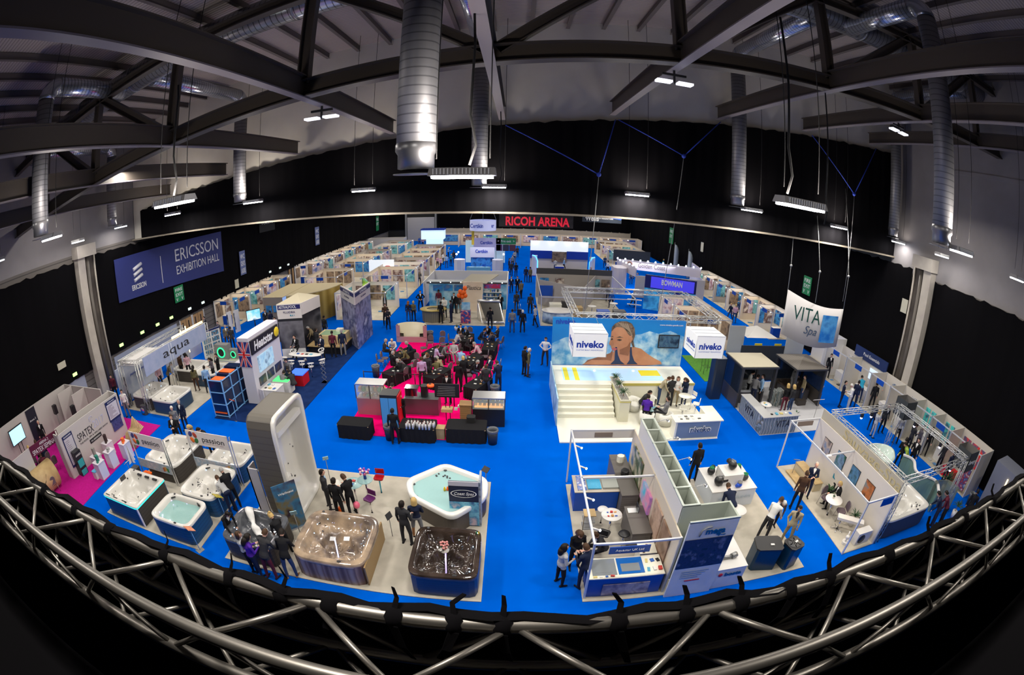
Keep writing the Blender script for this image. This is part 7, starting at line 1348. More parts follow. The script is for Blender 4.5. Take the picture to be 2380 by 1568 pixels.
round_table(14.2,19.7,.35,.75,'white table with leaflets inside the gazebo stand');clutter(14.0,14.5,19.5,19.9,.75,3,'leaflet on the white gazebo stand table',3);stand_sign(17.7,19.0,180,'white propeller like leaflet stand in the gazebo stand',WHITE,h=1.2,w_=.9,hh=.12);plant(15.5,18.3,0,.6,'tall thin grass at the corner of the striped counter',n=16,pot=.1);stand_sign(19.2,20.6,160,'white notice on a pole at the right gazebo corner',WHITE,h=1.2,tilt=70)
f=MB();f.box(11.55,12.3,22.0,22.8,0,2.55,bev=.1);tag(f.build('dark_pillar',mat('blue_black',(.015,.025,.045),.3)),'blue black square pillar beside the right illuminated cube','pillar')
carpet(12.3,14.6,24.6,29.3,mat('grass_mat',(.10,.32,.03),.95,noise=(.06,.2,.02),nscale=14),'bright green artificial grass behind the dark pillar',name='grass_mat',cat='mat');t=thing('garden_chair','black wire garden chair on the artificial grass','chair',(12.9,26.0,.03));f=MB();[f.tube([(sx*.25,sy*.25,0),(sx*.25,sy*.25,.45)],.015,5)for sx in(-1,1)for sy in(-1,1)];[f.tube([(-.25,y,.45),(.25,y,.45)],.012,5)for y in(-.25,-.1,.1,.25)];[f.tube([(x,.25,.45),(x,.3,.95)],.012,5)for x in(-.25,0,.25)];f.build('wire_frame',BLACK,t)
t=shell_booth(14.6,19.6,24.6,28.6,'grey backed stand with yellow panels and peaked white canopy behind the gazebos',walls='F',wm=mat('navy_black_wall',(.02,.025,.035),.5),h=2.5,posts=False);f=MB();f.box(14.6,15.9,26.6,26.66,1.2,3.2);f.box(18.2,19.9,24.5,24.56,1.6,3.3);f.build('grey_back_panel',mat('panel_grey',(.36,.38,.41),.5),t)
for x in(15.9,17.6):f=MB();f.box(x,x+.6,25.0,25.05,1.9,2.5);f.build('yellow_panel',mat('mustard',(.48,.40,.03),.5),t)
f=MB();f.add([(15.9,26.2,2.5),(18.6,26.2,2.5),(18.6,28.4,2.5),(15.9,28.4,2.5),(17.2,27.2,3.1)],[(0,1,4),(1,2,4),(2,3,4),(3,0,4)]);f.build('peaked_canopy',WHITE,t)
# hanging curved banner
t=wthing('hanging_spa_banner','big curved white banner reading Vita Spa hanging on chains at the right','banner',(18.6,22.8,5));n=20;P0,P1=V((16.2,22.6)),V((19.9,21.0))
def bp(u,z):q=P0.lerp(P1,u);nn=V((-.4,-.92));q=q+nn*(.55*math.sin(PI*u));return(q.x,q.y,z)
f=MB();vs=[]
for i in range(n+1):u=i/n;top=6.75-1.05*u*.55-.25*math.sin(PI*u);vs+=[bp(u,top-2.75+.35*u),bp(u,top)]
f.add(vs,[(2*i,2*i+2,2*i+3,2*i+1)for i in range(n)],0,True);o=f.build('cloth',mat('banner_cloth',(.52,.50,.50),.8),t);m_=o.modifiers.new('s','SOLIDIFY');m_.thickness=.02
e=V((P1.x-P0.x,P1.y-P0.y,-.25)).normalized();c_=bp(.34,5.5);text('VITA',.85,mat('deep_green',S(10,70,60),.5),t,(c_[0]-.1,c_[1]-.22,5.5),ex=e,width=1.9);text('Spa',.5,mat('slate_text',(),.4),t,(c_[0]+.3,c_[1]-.30,4.6),ex=e,width=.9,shear=.3)
f=MB();vs=[]
for i in range(7):u=.62+.3*i/6;q=V(bp(u,0))+V((-.03,-.06,0));vs+=[(q.x,q.y,4.0),(q.x,q.y,5.7)]
f.add(vs,[(2*i,2*i+2,2*i+3,2*i+1)for i in range(6)],0,True);f.build('water_print',picture('splash',[S(20,110,200),S(90,170,230),S(10,80,170)],1.2,4.),t)
for u in(0,.45,1):b=bp(u,6.6-.6*u);f=MB();f.tube([b,(b[0],b[1],8.2),(b[0]+.05,23.0 if u<1 else 22.3,14)],.02,5);f.ball((b[0],b[1],8.2),.09,n=8,k=5);f.build('hanging_chain',mat('zinc',(.4,.4,.4),.4,.6),t)
# ================================================================== booths further down the hall
FARP=[mat('far_cream',(.58,.50,.40),.6),mat('far_white',(.62,.58,.54),.5),mat('far_grey',(.36,.33,.31),.6)]
PR=[picture('far_print%d'%i,c,1.6,i*3.)for i,c in enumerate([[S(20,60,140),S(60,140,200),S(20,40,90)],[S(190,190,190),S(90,60,60),S(210,200,190)],[S(40,120,130),S(120,180,190),S(30,60,70)],[S(60,50,50),S(140,120,100),S(40,35,40)],[S(120,50,90),S(200,190,200),S(60,90,160)]])]
def cells(x0,x1,ys,side,place,seed,open_front=True,h=2.48,lights=True):
 """a row of shell booths; side L or R is the closed back"""
 for i in range(len(ys)-1):
  y0,y1=ys[i],ys[i+1];rnd=random.Random(seed+i);nth=['nearest','second','third','fourth','fifth','sixth','seventh','eighth','ninth','tenth','eleventh','twelfth'][i]
  lab='%s booth %s'%(nth,place);op='R' if side=='L' else 'L'
  t=shell_booth(x0,x1,y0,y1-.06,lab,walls=side+'B',fascia=op+('F' if open_front else ''),wm=FARP[rnd.randrange(3)],boards=((op,(y1-y0)/2,.9),)+((('F',(x1-x0)/2,.8),)if open_front and i==0 else()),floor=GREYC)
  for k in range(3):
   xx=x0+.35+k*(x1-x0-.5)/3;f=MB();f.box(xx,xx+(x1-x0)/4,y1-.13,y1-.10,.7,2.05+.1*rnd.random());f.build('poster',PR[rnd.randrange(5)],t)
  bx=x0+.04 if side=='L' else x1-.07
  for k in range(2):yy=y0+.25+k*(y1-y0)/2;f=MB();f.box(bx,bx+.03,yy,yy+(y1-y0)*.35,.8,2.1);f.build('poster',PR[rnd.randrange(5)],t)
  ox=x1-.06 if side=='L' else x0+.06
  if lights:
   for k in range(2):f=MB();f.ball((ox,y0+.5+k*(y1-y0-1),2.4),.055,n=6,k=4);f.build('spotlight',SPOT,t)
  flat_box(x0+.6,x0+1.5,y0+.4,y0+.9,.95,'counter in the '+lab,'booth_counter','counter',WHITE if i%2 else BLUEC,WHITE);clutter(x0+.3,x1-.3,y0+1.1,y1-.4,.03,2,'stock item in the '+lab,i,cols=[(.04,.04,.05),(.4,.38,.35),(.05,.2,.45)],big=1.8)
 yy=(ys[0]+ys[-1])/2;area('booth_row_light',((x0+x1)/2,yy,2.44),x1-x0-.5,ys[-1]-ys[0]-1,11*(ys[-1]-ys[0]),(1,.86,.68))
cells(-28.3,-25.7,[34,37,39.7,43,46.2],'L','along the left wall before the wood fins',1)
cells(-28.3,-25.6,[52,55.5,59.5,63.5,68,73,78],'L','along the left wall beyond the wood fins',11)
cells(-22.7,-18.8,[43.9,49.4],'L','behind the curved golden wall',21);cells(-22.7,-18.7,[52.4,56.5,61,66],'L','in the left block beyond the golden wall',31)
cells(-15.9,-11.15,[36.5,41.3],'L','behind the water photograph tower',41);cells(-15.8,-11.1,[44.4,49.9,53.2,56.9,61,66,71],'L','in the block left of the Plastica aisle',51)
cells(-22.5,-18.0,[68,73,78],'L','in the far left block',61)
cells(22.8,25.0,[33.6,36.6,40,43.5,47,50.5,54],'R','along the right wall beyond the spa banner',71)
cells(14.7,20.5,[66.4,71,77,83],'R','in the far right block',81);cells(13.2,16.8,[30.5,34.5,38.5],'R','behind the right illuminated cube',91,open_front=True)
for i in range(10):
 x0=-15+i*4;t=shell_booth(x0,x0+3.9,86.5,90,'low booth in the far end row, %s from the left'%['first','second','third','fourth','fifth','sixth','seventh','eighth','ninth','tenth'][i],walls='BR',fascia='F',wm=FARP[0],boards=(('F',1.9,1.2),));f=MB();f.box(x0+.5,x0+3.4,89.85,89.9,.8,2.1);f.build('poster',PR[i%5],t)
 f=MB();f.ball((x0+1,86.6,2.4),.08,n=6,k=4);f.build('spotlight',SPOT,t)
area('end_row_light',(4,88,2.44),36,3,450,(1,.75,.45))
t=flat_box(-22.2,-20.0,34.0,39.6,2.75,'taupe walled kiosk with a wide flat cream roof','kiosk','kiosk',mat('taupe_wall',(.22,.18,.15),.6),mat('kiosk_roof',(.52,.43,.26),.6));f=MB();f.slab((-20.0,34.0),(-20.0,36.8),.06,2.2,2.7);f.build('lit_blue_sign',mat('pale_blue_sign',(.3,.45,.8),.4,emit=(.25,.4,.8),es=.6),t)
for x in(-21.9,-21.1):f=MB();f.box(x,x+.6,33.95,34.0,1.4,2.0);f.build('poster',PR[0],t)
t=wthing('golden_wall','curved golden wooden wall with a cream top behind the kiosk','wall',(-19,36,0));f=MB();ar=[(-20+3.6*math.sin(a),39.8-5.5*(1-math.cos(a))*-0-5.2*math.cos(a))for a in[i*PI/2/12 for i in range(13)]];f.prism(ar+[(-20,39.8)],0,2.65);f.build('wall',stripes('golden_wood',[(.26,.17,.03),(.42,.30,.08)],'X',.8,.35,sharp=False),t);f=MB();f.prism(ar+[(-20,39.8)],2.65,2.72);f.build('top',mat('kiosk_roof',(),.6),t)
for(x,y,h_,lab)in((-14.6,40.5,3.0,'blue and yellow feather flag left of the Plastica aisle'),(24.4,60,4.2,'pale feather flag at the right wall, nearer of two'),(24.4,66,4.4,'pale feather flag at the right wall, further of two')):
 t=thing('feather_flag',lab,'flag',(x,y,0));n=10;L=[(0,h_*i/n)for i in range(n+1)];R=[(.75*math.sin(min(1,(1-i/n)*3.0)*PI/2)+.02,h_*i/n-.25*(i==n))for i in range(n+1)];f=MB();vs=[(a,0,b+.25)for a,b in L]+[(a,.02,b+.25)for a,b in R];f.add(vs,[(i,i+1,n+2+i,n+1+i)for i in range(n)],0,True);o=f.build('cloth',picture('flag_blue_yellow',[S(10,110,130),S(160,210,60),S(40,150,200)],1.3,1.)if x<0 else mat('flag_pale',(.42,.48,.55),.6),t);m_=o.modifiers.new('s','SOLIDIFY');m_.thickness=.01;f=MB();f.tube([(0,0,0),(0,0,h_+.25)],.025,6);f.build('pole',MGREY,t)
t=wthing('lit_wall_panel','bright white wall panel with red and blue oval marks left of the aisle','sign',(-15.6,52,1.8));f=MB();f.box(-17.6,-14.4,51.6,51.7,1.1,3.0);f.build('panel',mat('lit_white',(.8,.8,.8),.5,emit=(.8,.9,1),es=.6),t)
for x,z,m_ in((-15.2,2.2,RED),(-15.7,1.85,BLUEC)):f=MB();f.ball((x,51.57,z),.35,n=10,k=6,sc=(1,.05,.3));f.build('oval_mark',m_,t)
# certikin stand
CWL=mat('silver_white',(.60,.60,.64),.35)
t=wthing('lounge_stand','stand with two white Certikin name panels and curved silver pods','booth',(-4.7,62,0))
f=MB();f.box(-6.3,-2.9,62.0,62.2,1.7,3.1);f.build('name_panel',CWL,t);text('Certikin',.45,TXTB,t,(-4.7,61.95,2.55),width=1.7,bold=.02);f=MB();f.box(-6.2,-2.2,66,66.2,2.2,4.0);f.build('rear_name_panel',mat('lilac_white',(.55,.52,.75),.4),t);text('Certikin',.45,TXTB,t,(-4.3,65.95,3.3),width=1.8,bold=.02)
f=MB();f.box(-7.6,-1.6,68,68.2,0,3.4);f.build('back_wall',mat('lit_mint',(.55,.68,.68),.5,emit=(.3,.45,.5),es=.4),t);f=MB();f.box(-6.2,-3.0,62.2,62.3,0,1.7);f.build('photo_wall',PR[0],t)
for x in(-7.3,-2.3):f=MB();f.box(x-.7,x+.7,57.6,59.0,0,2.0,bev=.45);f.build('curved_pod',CWL,t)
f=MB();f.box(-6.4,-3.2,57.8,58.5,0,1.0,bev=.3);f.build('front_counter',mat('teal_counter',(.15,.40,.50),.4),t);clutter(-6.3,-3.3,57.9,58.4,1.0,7,'small item on the Certikin counter',3,cols=[(.03,.03,.03),(.3,.3,.3),(.6,.6,.6)])
for x,y in((-8.0,60.5),(-8.0,62.5),(-1.6,60.8)):f=MB();f.tube([(x,y,0),(x,y,2.3)],.03,6);f.ball((x,y,2.35),.13,1,8,5);tag(f.build('stage_lamp',[BLACK,mat('violet_white',(),.5)]),'bright violet lamp on a pole at the Certikin stand','lamp','lamps at the Certikin stand')
area('lilac_wash',(-4.5,60,4.6),4,3,160,(.7,.7,1))
Y_=62.;a,b=UY(1092,511,Y_),UY(1153,535,Y_);t=wthing('round_hanging_banner','round white banner reading Certikin hanging high over its stand','banner',((a[0]+b[0])/2,Y_,b[1]));cx=(a[0]+b[0])/2;r=(b[0]-a[0])/2
f=MB();f.lathe([(r,0),(r*1.0,a[1]-b[1])],(cx,Y_,b[1]),28);o=f.build('drum',mat('lit_lilac',(.6,.62,.8),.5,emit=(.35,.4,.75),es=.35),t)
for x,s_,w_ in((cx-.7,'Certikin',1.7),(cx+1.25,'Cer',.7)):text(s_,.55,TXTB,t,(x,Y_-r*1.0-.02 if x<cx else Y_-r*.72,(a[1]+b[1])/2),ex=(1,-.0 if x<cx else.5,0),width=w_,bold=.02)
f=MB();[f.tube([(cx+dx,Y_,a[1]),(cx+dx*.4,Y_,LEDGE)],.03,5)for dx in(-r,0,r)];f.build('hanging_wire',MGREY,t);f=MB();f.box(cx-1.6,cx-1.25,Y_+.5,Y_+.6,3.4,5.6);tag(f.build('yellow_column',mat('yellow_pillar',(.5,.36,.02),.5)),'narrow yellow column below the round Certikin banner','column')
a,b=UY(1153,553,66),UY(1199,568,66);t=wthing('overhead_sign','green overhead fire exit sign with arrows and three dark panels below','sign',((a[0]+b[0])/2,66,b[1]));f=MB();f.box(a[0],b[0],66,66.1,b[1],a[1]);f.build('green_panel',GREEN,t);text('<  Fire exit  >',.35,TXTW,t,((a[0]+b[0])/2,65.95,(a[1]+b[1])/2),width=(b[0]-a[0])*.85)
for i,s_ in enumerate(('FIRST','CAFE','NEXT')):w_=(b[0]-a[0])/3;f=MB();f.box(a[0]+i*w_+.03,a[0]+(i+1)*w_-.03,66,66.1,b[1]-1.0,b[1]-.05);f.build('dark_panel',[mat('plum',(.08,.02,.10),.5),mat('ink',(.02,.02,.05),.5),mat('wine',(.08,.02,.04),.5)][i],t)
f=MB();[f.tube([(x,66.05,b[1]-1),(x,66.05,0)],.04,6)for x in(a[0],b[0])];f.build('leg',MGREY,t)
# banners on the far wall
a,b=UY(1160,499,45),UY(1332,529,45);t=wthing('arena_banner','dark banner with big red arena name hanging under the low roof','banner',((a[0]+b[0])/2,45,a[1]));f=MB();f.box(a[0],b[0],45,45.04,b[1]-.1,8.9);f.build('cloth',mat('banner_charcoal',(.03,.028,.03),.8,noise=(.05,.045,.05),nscale=2),t);text('RICOH ARENA',.85,mat('red_letter',(.75,.02,.05),.5,emit=(.8,.02,.05),es=.5),t,((a[0]+b[0])/2+.1,44.95,(a[1]+b[1])/2-.1),width=(b[0]-a[0])*.86,bold=.03)
f=MB();[f.tube([(x,45.02,8.9),(x,45.02,LEDGE)],.015,4)for x in(a[0]+.2,b[0]-.2)];f.build('cord',MGREY,t)
a,b=UY(1354,499,50),UY(1444,522,50);t=wthing('hanging_banner','dark banner reading Wellis with a blue panel, right of the red lettered one','banner',((a[0]+b[0])/2,50,b[1]));f=MB();f.box(a[0],b[0],50,50.05,b[1]+.1,8.7);f.build('cloth',mat('banner_ink',(.02,.03,.05),.6),t);text('Wellis',.6,TXTW,t,(a[0]+1.1,49.95,a[1]-.35),width=1.5,bold=.02);text('SENSITIVE LUXURY SPA MANUFACTURER',.14,TXTW,t,(a[0]+1.9,49.95,b[1]+.55),width=3.2)
f=MB();f.add([(a[0]+3.1,49.95,a[1]-.2),(a[0]+4.4,49.95,b[1]+.5),(a[0]+4.6,49.95,b[1]+.8),(a[0]+3.6,49.95,a[1]-.2)],[(0,1,2,3)]);f.build('blue_wedge',mat('wedge_blue',S(60,100,190),.4),t);f=MB();[f.tube([(x,50.02,8.7),(x,50.02,LEDGE)],.015,4)for x in(a[0]+.2,b[0]-.2)];f.build('cord',MGREY,t)
# blue and white stand with two arches
SB=mat('strong_blue',S(0,50,160),.4)
t=wthing('blue_white_stand','two storey looking blue and white stand with glowing arches beside the aisle','booth',(6,61,0));f=MB();f.box(2.1,10.4,63.8,64,2.5,4.0);f.build('white_header',mat('lit_white',(),.5),t);f=MB();f.box(2.1,5.2,63.6,63.8,1.5,2.6);f.box(7.3,10.4,63.6,63.8,1.5,2.6);f.build('blue_band',SB,t);f=MB();f.box(2.1,10.4,63.9,64.0,0,2.5);f.build('back_wall',FARP[1],t);f=MB();f.box(5.2,7.3,63.7,63.85,1.0,2.5);f.build('photo_collage',PR[3],t);f=MB();f.box(2.1,10.4,57.6,63.8,0,.06);f.build('blue_floor',SB,t)
for x,s_ in((2.5,1),(10.1,-1)):
 f=MB();f.prism([(x-.35,58.0),(x+.35,58.0),(x+.35,58.3),(x-.35,58.3)],0,2.7);f.build('arch_leg',WHITE,t);f=MB();f.tube([(x+s_*.4,57.95,.1),(x+s_*.4,57.95,2.0),(x+s_*.1,57.95,2.6),(x-s_*.3,57.95,2.75)],.06,6);f.build('blue_neon',mat('neon_azure',(.1,.4,1),.4,emit=(.05,.3,1),es=4),t)
for i in range(4):f=MB();f.ball((2.8+i*2.3,63.6,3.8),.12,n=6,k=4);f.build('spotlight',COOL,t)
flat_box(5.4,6.6,60,60.6,1.0,'white blue counter in the stand with glowing arches','booth_counter','counter',SB,WHITE)
t=shell_booth(2.2,10.2,35.8,46,'long silver framed stand with pale walls behind the portrait wall',walls='B',fascia='FLR',wm=FARP[2],floor=GREYC,inner=(((6.2,39.5),(8.4,45.9)),((6.2,39.5),(2.3,43.0))),h=2.5);f=MB();f.box(2.2,10.2,46.0,46.1,1.9,3.1)
f.build('dark_parapet',mat('parapet',(.05,.05,.055),.4),t);[(lambda f:(f.box(x,x+.9,45.9,45.94,1.2,2.1),f.build('poster',PR[j%5],t)))(MB())for j,x in enumerate((2.6,4.2,8.0,9.1))]
t=wthing('curved_counter','curved white and blue reception counter at the aisle corner','counter',(3.6,36.6,0));f=MB();f.lathe([(0,0),(1.3,0),(1.3,1.0),(0,1.0)],(0,0,0),24);f.v=[(3.7+a,37+b*.7,c)for a,b,c in f.v];f.build('body',picture('counter_blue',[S(60,90,130),S(170,190,210),S(90,120,150)],1.2,1.),t);f=MB();f.lathe([(0,1.0),(1.38,1.0),(1.38,1.06),(0,1.06)],(0,0,0),24);f.v=[(3.7+a,37+b*.7,c)for a,b,c in f.v];f.build('top',WHITE,t)
for x,y,m_,lab in((3.2,39.5,CREAM,'cream box model on the silver framed stand'),(5.0,38.5,PINE,'wooden display box on the silver framed stand'),(4.4,40.5,DGREY,'dark tub like display on the silver framed stand'),(7.3,37.5,BLUEC,'blue low counter on the silver framed stand'),(8.8,37.6,DGREY,'dark cabinet on the silver framed stand')):flat_box(x,x+1.1,y,y+.9,.9,lab,'display_box','box',m_)
board((2.35,41.6),(3.6,41.6),1.2,2.2,BLUEC,'blue board hanging on the silver framed stand','board');round_table(7.0,39,.4,1,'white round table on the silver framed stand');round_table(9.3,40.3,.4,1,'second white round table on the silver framed stand')
# bowman and golden stands
t=wthing('blue_print_stand','dark blue printed stand wall with violet name board reading Bowman','booth',(15,43,0));f=MB();f.slab((12.9,42.6),(17.6,40.3),.2,0,2.2);f.build('blue_print',picture('bowman_print',[S(10,60,130),S(70,170,220),S(20,30,110)],.7,2.,emit=.25),t);f=MB();f.slab((12.9,42.6),(17.6,40.3),.3,2.2,3.5);f.build('navy_header',mat('bowman_navy',S(16,24,90),.4),t);d=V((4.7,-2.3,0)).normalized();f=MB();a=V((13.3,42.15,0));b=a+d*4.4;f.slab(tuple(a+V((.05,-.05,0)))[:2],tuple(b+V((.05,-.05,0)))[:2],.05,2.3,3.4);f.build('violet_board',mat('violet_board',S(60,60,200),.4,emit=(.05,.04,.6),es=.8),t);c_=(a+b)/2;text('BOWMAN',.5,TXTW,t,(c_.x-.05,c_.y-.14,2.95),ex=d,width=2.1,bold=.03)
for i in range(4):f=MB();f.slab((11.2,42.6),(12.6,42.2),.3,.4+.5*i,.44+.5*i);f.build('shelf',WHITE,t)
clutter(11.3,12.5,42.0,42.4,.9,4,'packs on the shelves left of the Bowman board',2)
GCW=mat('ivory_lilac',(.60,.55,.60),.45)
t=wthing('ivory_stand','large ivory stand with a curved corner and name Golden Coast','booth',(17.5,52,0));f=MB();f.slab((12.3,53),(21.8,49.2),.12,2.3,3.4);f.slab((21.8,49.2),(22.6,54),.12,2.3,3.4);f.slab((12.3,53),(13.2,47.4),.12,2.3,3.4);f.build('fascia',GCW,t);f=MB();f.slab((13.2,47.4),(21.4,46.8),.12,0,2.45);f.slab((21.4,46.8),(22.5,54),.12,0,2.4);f.build('outer_wall',mat('ivory_wall',(.52,.48,.46),.5),t);f=MB();f.prism(srect(11.9,50.2,.8,1.2,1,20,4),0,2.9);f.build('curved_pylon',GCW,t)
d=V((9.5,-3.8,0)).normalized();text('Golden Coast',.55,mat('brown_grey_text',(.12,.09,.08),.5),t,(16.2,51.3,2.9),ex=d,width=3.3);f=MB();f.tube([(13.7+.28*math.cos(a)*d.x,52.32+.28*math.cos(a)*d.y,2.9+.28*math.sin(a))for a in[i*PI/8 for i in range(17)]],.05,6);f.build('ring_logo',mat('copper',(.4,.15,.05),.4),t)
for i in range(12):u=i/11;f=MB();f.ball((12.3+9.5*u,52.9-3.8*u,3.5),.10,n=6,k=4);f.build('spotlight',COOL,t)
for i in range(6):u=i/5;f=MB();f.ball((12.4+.8*u,52-4.6*u,3.4),.10,n=6,k=4);f.build('spotlight',COOL,t)
area('golden_wash',(17,51.5,3.2),6,2.5,260,(.85,.85,1));board((14.7,66.2),(20.3,65.4),1.2,2.9,mat('slate_wall',(.03,.035,.04),.5),'long dark slate wall behind the ivory stand','wall','slate_wall')
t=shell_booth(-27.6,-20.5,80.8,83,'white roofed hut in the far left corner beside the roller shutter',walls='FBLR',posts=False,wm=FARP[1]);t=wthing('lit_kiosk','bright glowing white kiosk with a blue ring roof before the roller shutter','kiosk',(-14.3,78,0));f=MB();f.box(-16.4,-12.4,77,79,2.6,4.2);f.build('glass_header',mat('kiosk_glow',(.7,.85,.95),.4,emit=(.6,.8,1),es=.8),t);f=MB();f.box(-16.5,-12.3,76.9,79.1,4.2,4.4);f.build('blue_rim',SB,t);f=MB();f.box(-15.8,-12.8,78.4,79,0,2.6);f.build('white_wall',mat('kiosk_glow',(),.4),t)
# ================================================================== the visitors
# near the foreground truss, left
pp(548,1262,110,'reach','black','black','bearded person in black leaning a hand on the charcoal tub, at its left end')
pp(590,1322,60,'talk','lgrey','black','person in a pale grey cardigan with black bag, leftmost at the charcoal tub',fem=True,hair='bob',hc='brown',shirt='lgrey')
pp(606,1335,30,'read','purple','navy','person with long black hair in a violet top beside the charcoal tub',fem=True,hair='long')
pp(637,1340,10,'reach','charcoal','maroon','balding person in a black jumper and maroon trousers at the charcoal tub',hair='receding',hc='brown')
pp(682,1338,350,'reach','black','denim','person in a black jacket and jeans with brown shoes at the charcoal tub',shoes='tanned',hc='dark')
pp(672,1285,300,'reach','black','black','blond person in a sleeveless black dress pointing into the charcoal tub',fem=True,hair='bun',hc='blond',sleeves=False)
pp(545,1190,300,'bend','lgrey','navy','person in a pale grey shirt bending over the empty cream tub',hc='brown')
pp(553,1180,300,'reach','black','black','grey haired person in black behind the one in the pale shirt',hc='grey',hair='receding')
pp(768,1180,60,'talk','charcoal','charcoal','person in a dark suit with blue scarf, left of the three behind the sandy tub',shirt='lblue')
pp(795,1205,10,'stand','black','black','person seen from behind in a black jacket with white oval logo')
pp(822,1195,300,'read','black','black','person in a black jacket with white badge facing left behind the sandy tub',hc='brown')
pp(948,1262,20,'talk','charcoal','charcoal','person in a dark suit with pale blue lanyard beside the corner tub',shirt='lblue')
pp(973,1245,350,'folded','navy','grey','blond person in a navy jacket and grey skirt beside the suited one',fem=True,hair='bob',hc='blond',lower='tanned')
# passion stand back
pp(418,1012,150,'stand','grey','black','white haired person in a striped top walking with a bag behind the passion boards',hair='short',hc='white',fem=True)
pp(435,1000,170,'stand','navy','navy','bald person in navy beside the one in a striped top',hair='receding',hc='grey')
pp(420,1040,160,'folded','black','black','person in a dark coat just behind the right passion board',hc='brown')
pp(462,1055,180,'read','tweed','brown','blond person reading between the two passion boards',fem=True,hair='long',hc='blond')
pp(497,1060,200,'reach','black','black','person in black with white badge at the back right passion tub')
pp(300,968,150,'stand','white','grey','person in a white shirt and grey trousers at the corner of the truss stand',jacket=False);pp(273,930,150,'stand','maroon','black','person in dark red by the left column behind the truss tower')
for a in((378,905,90,'pocket','pink','charcoal','person in a pink shirt leaning between tubs of the truss stand'),(398,900,60,'reach','tweed','black','person in brown and black reaching over a tub of the truss stand'),(427,880,10,'stand','brown','black','person in dark brown before the round cornered tub'),(443,878,330,'talk','pink','black','person in a pale pink shirt in the row of tub visitors'),(460,908,340,'stand','olive','brown','long haired person in olive in the row of tub visitors'),(487,912,330,'stand','lblue','charcoal','person in a light blue shirt in the row of tub visitors'),(500,885,200,'read','check','black','person in a flowered top behind the blue display rack'),(513,880,200,'folded','black','black','person in black behind the blue display rack'),(438,858,180,'reach','charcoal','black','person bending over the furthest tub of the truss stand')):pp(*a,hair='long' if 'long haired' in a[6]or 'flowered' in a[6]else 'short',fem='flowered' in a[6]or 'long haired' in a[6])
for a in((513,795,180,'pocket','check','navy','person in a checked shirt by the white photo board'),(482,782,200,'stand','charcoal','black','person in dark clothes before the oak doors'),(530,805,120,'stand','tweed','brown','grey haired person in brown behind the green ring unit'),(543,812,300,'stand','charcoal','black','person in charcoal talking behind the green ring unit'),(612,835,190,'stand','red','black','person in a dark red top right of the tall white tower'),(625,838,200,'stand','white','black','person in a white shirt and lanyard right of the tall white tower'),(645,790,180,'pocket','grey','black','person in grey left of the dark pavilion'),(655,795,10,'stand','charcoal','black','person in black at the left edge of the dark pavilion'),(742,783,350,'stand','green','black','person in dark green before the white framed case'),(757,785,10,'stand','charcoal','charcoal','bald person in charcoal beside the one in dark green'),(733,808,250,'reach','khaki','navy','white haired person in a khaki jacket near the bar table'),(752,835,200,'folded','navy','black','person in navy at the right end of the bar table'),(777,830,0,'stand','maroon','black','balding person in dark maroon before the model pool table'),(799,826,340,'stand','navy','grey','grey haired person in navy with a white bag before the model pool'),(740,822,20,'talk','charcoal','navy','person in black standing behind the bar table'),(620,765,120,'stand','charcoal','black','person in a suit left of the pavilion by the kiosk'),(633,768,290,'talk','navy','black','second person in a suit by the kiosk')):pp(*a,hc='grey' if 'grey haired' in a[6]else 'white' if 'white haired' in a[6]else 'dark',hair='receding' if 'bald' in a[6]else 'short')
for a in((692,815,190,'perch','black','black','bald person in black sitting behind the long bar table',.75),(672,862,190,'sit','grey','navy','person in a grey checked shirt sitting on the navy carpet',.55),(625,866,110,'sit','black','black','person in black sitting left of the glowing blue box',.55),(638,872,150,'sit','lgrey','black','ginger haired person sitting behind the green glow',.55),(672,885,330,'sit','navy','navy','bearded person sitting right of the glowing blue box',.55),(684,892,300,'lean','charcoal','black','bald person in dark clothes sitting right of the glowing box',.55),(655,895,10,'lean','grey','grey','person in grey sitting with back to the camera at the glowing box',.55)):ps(*a[:7],h=a[7],z=.3 if 'bar table' in a[6]else 0,hair='receding' if 'bald' in a[6]else 'short',hc='ginger' if 'ginger' in a[6]else 'dark')
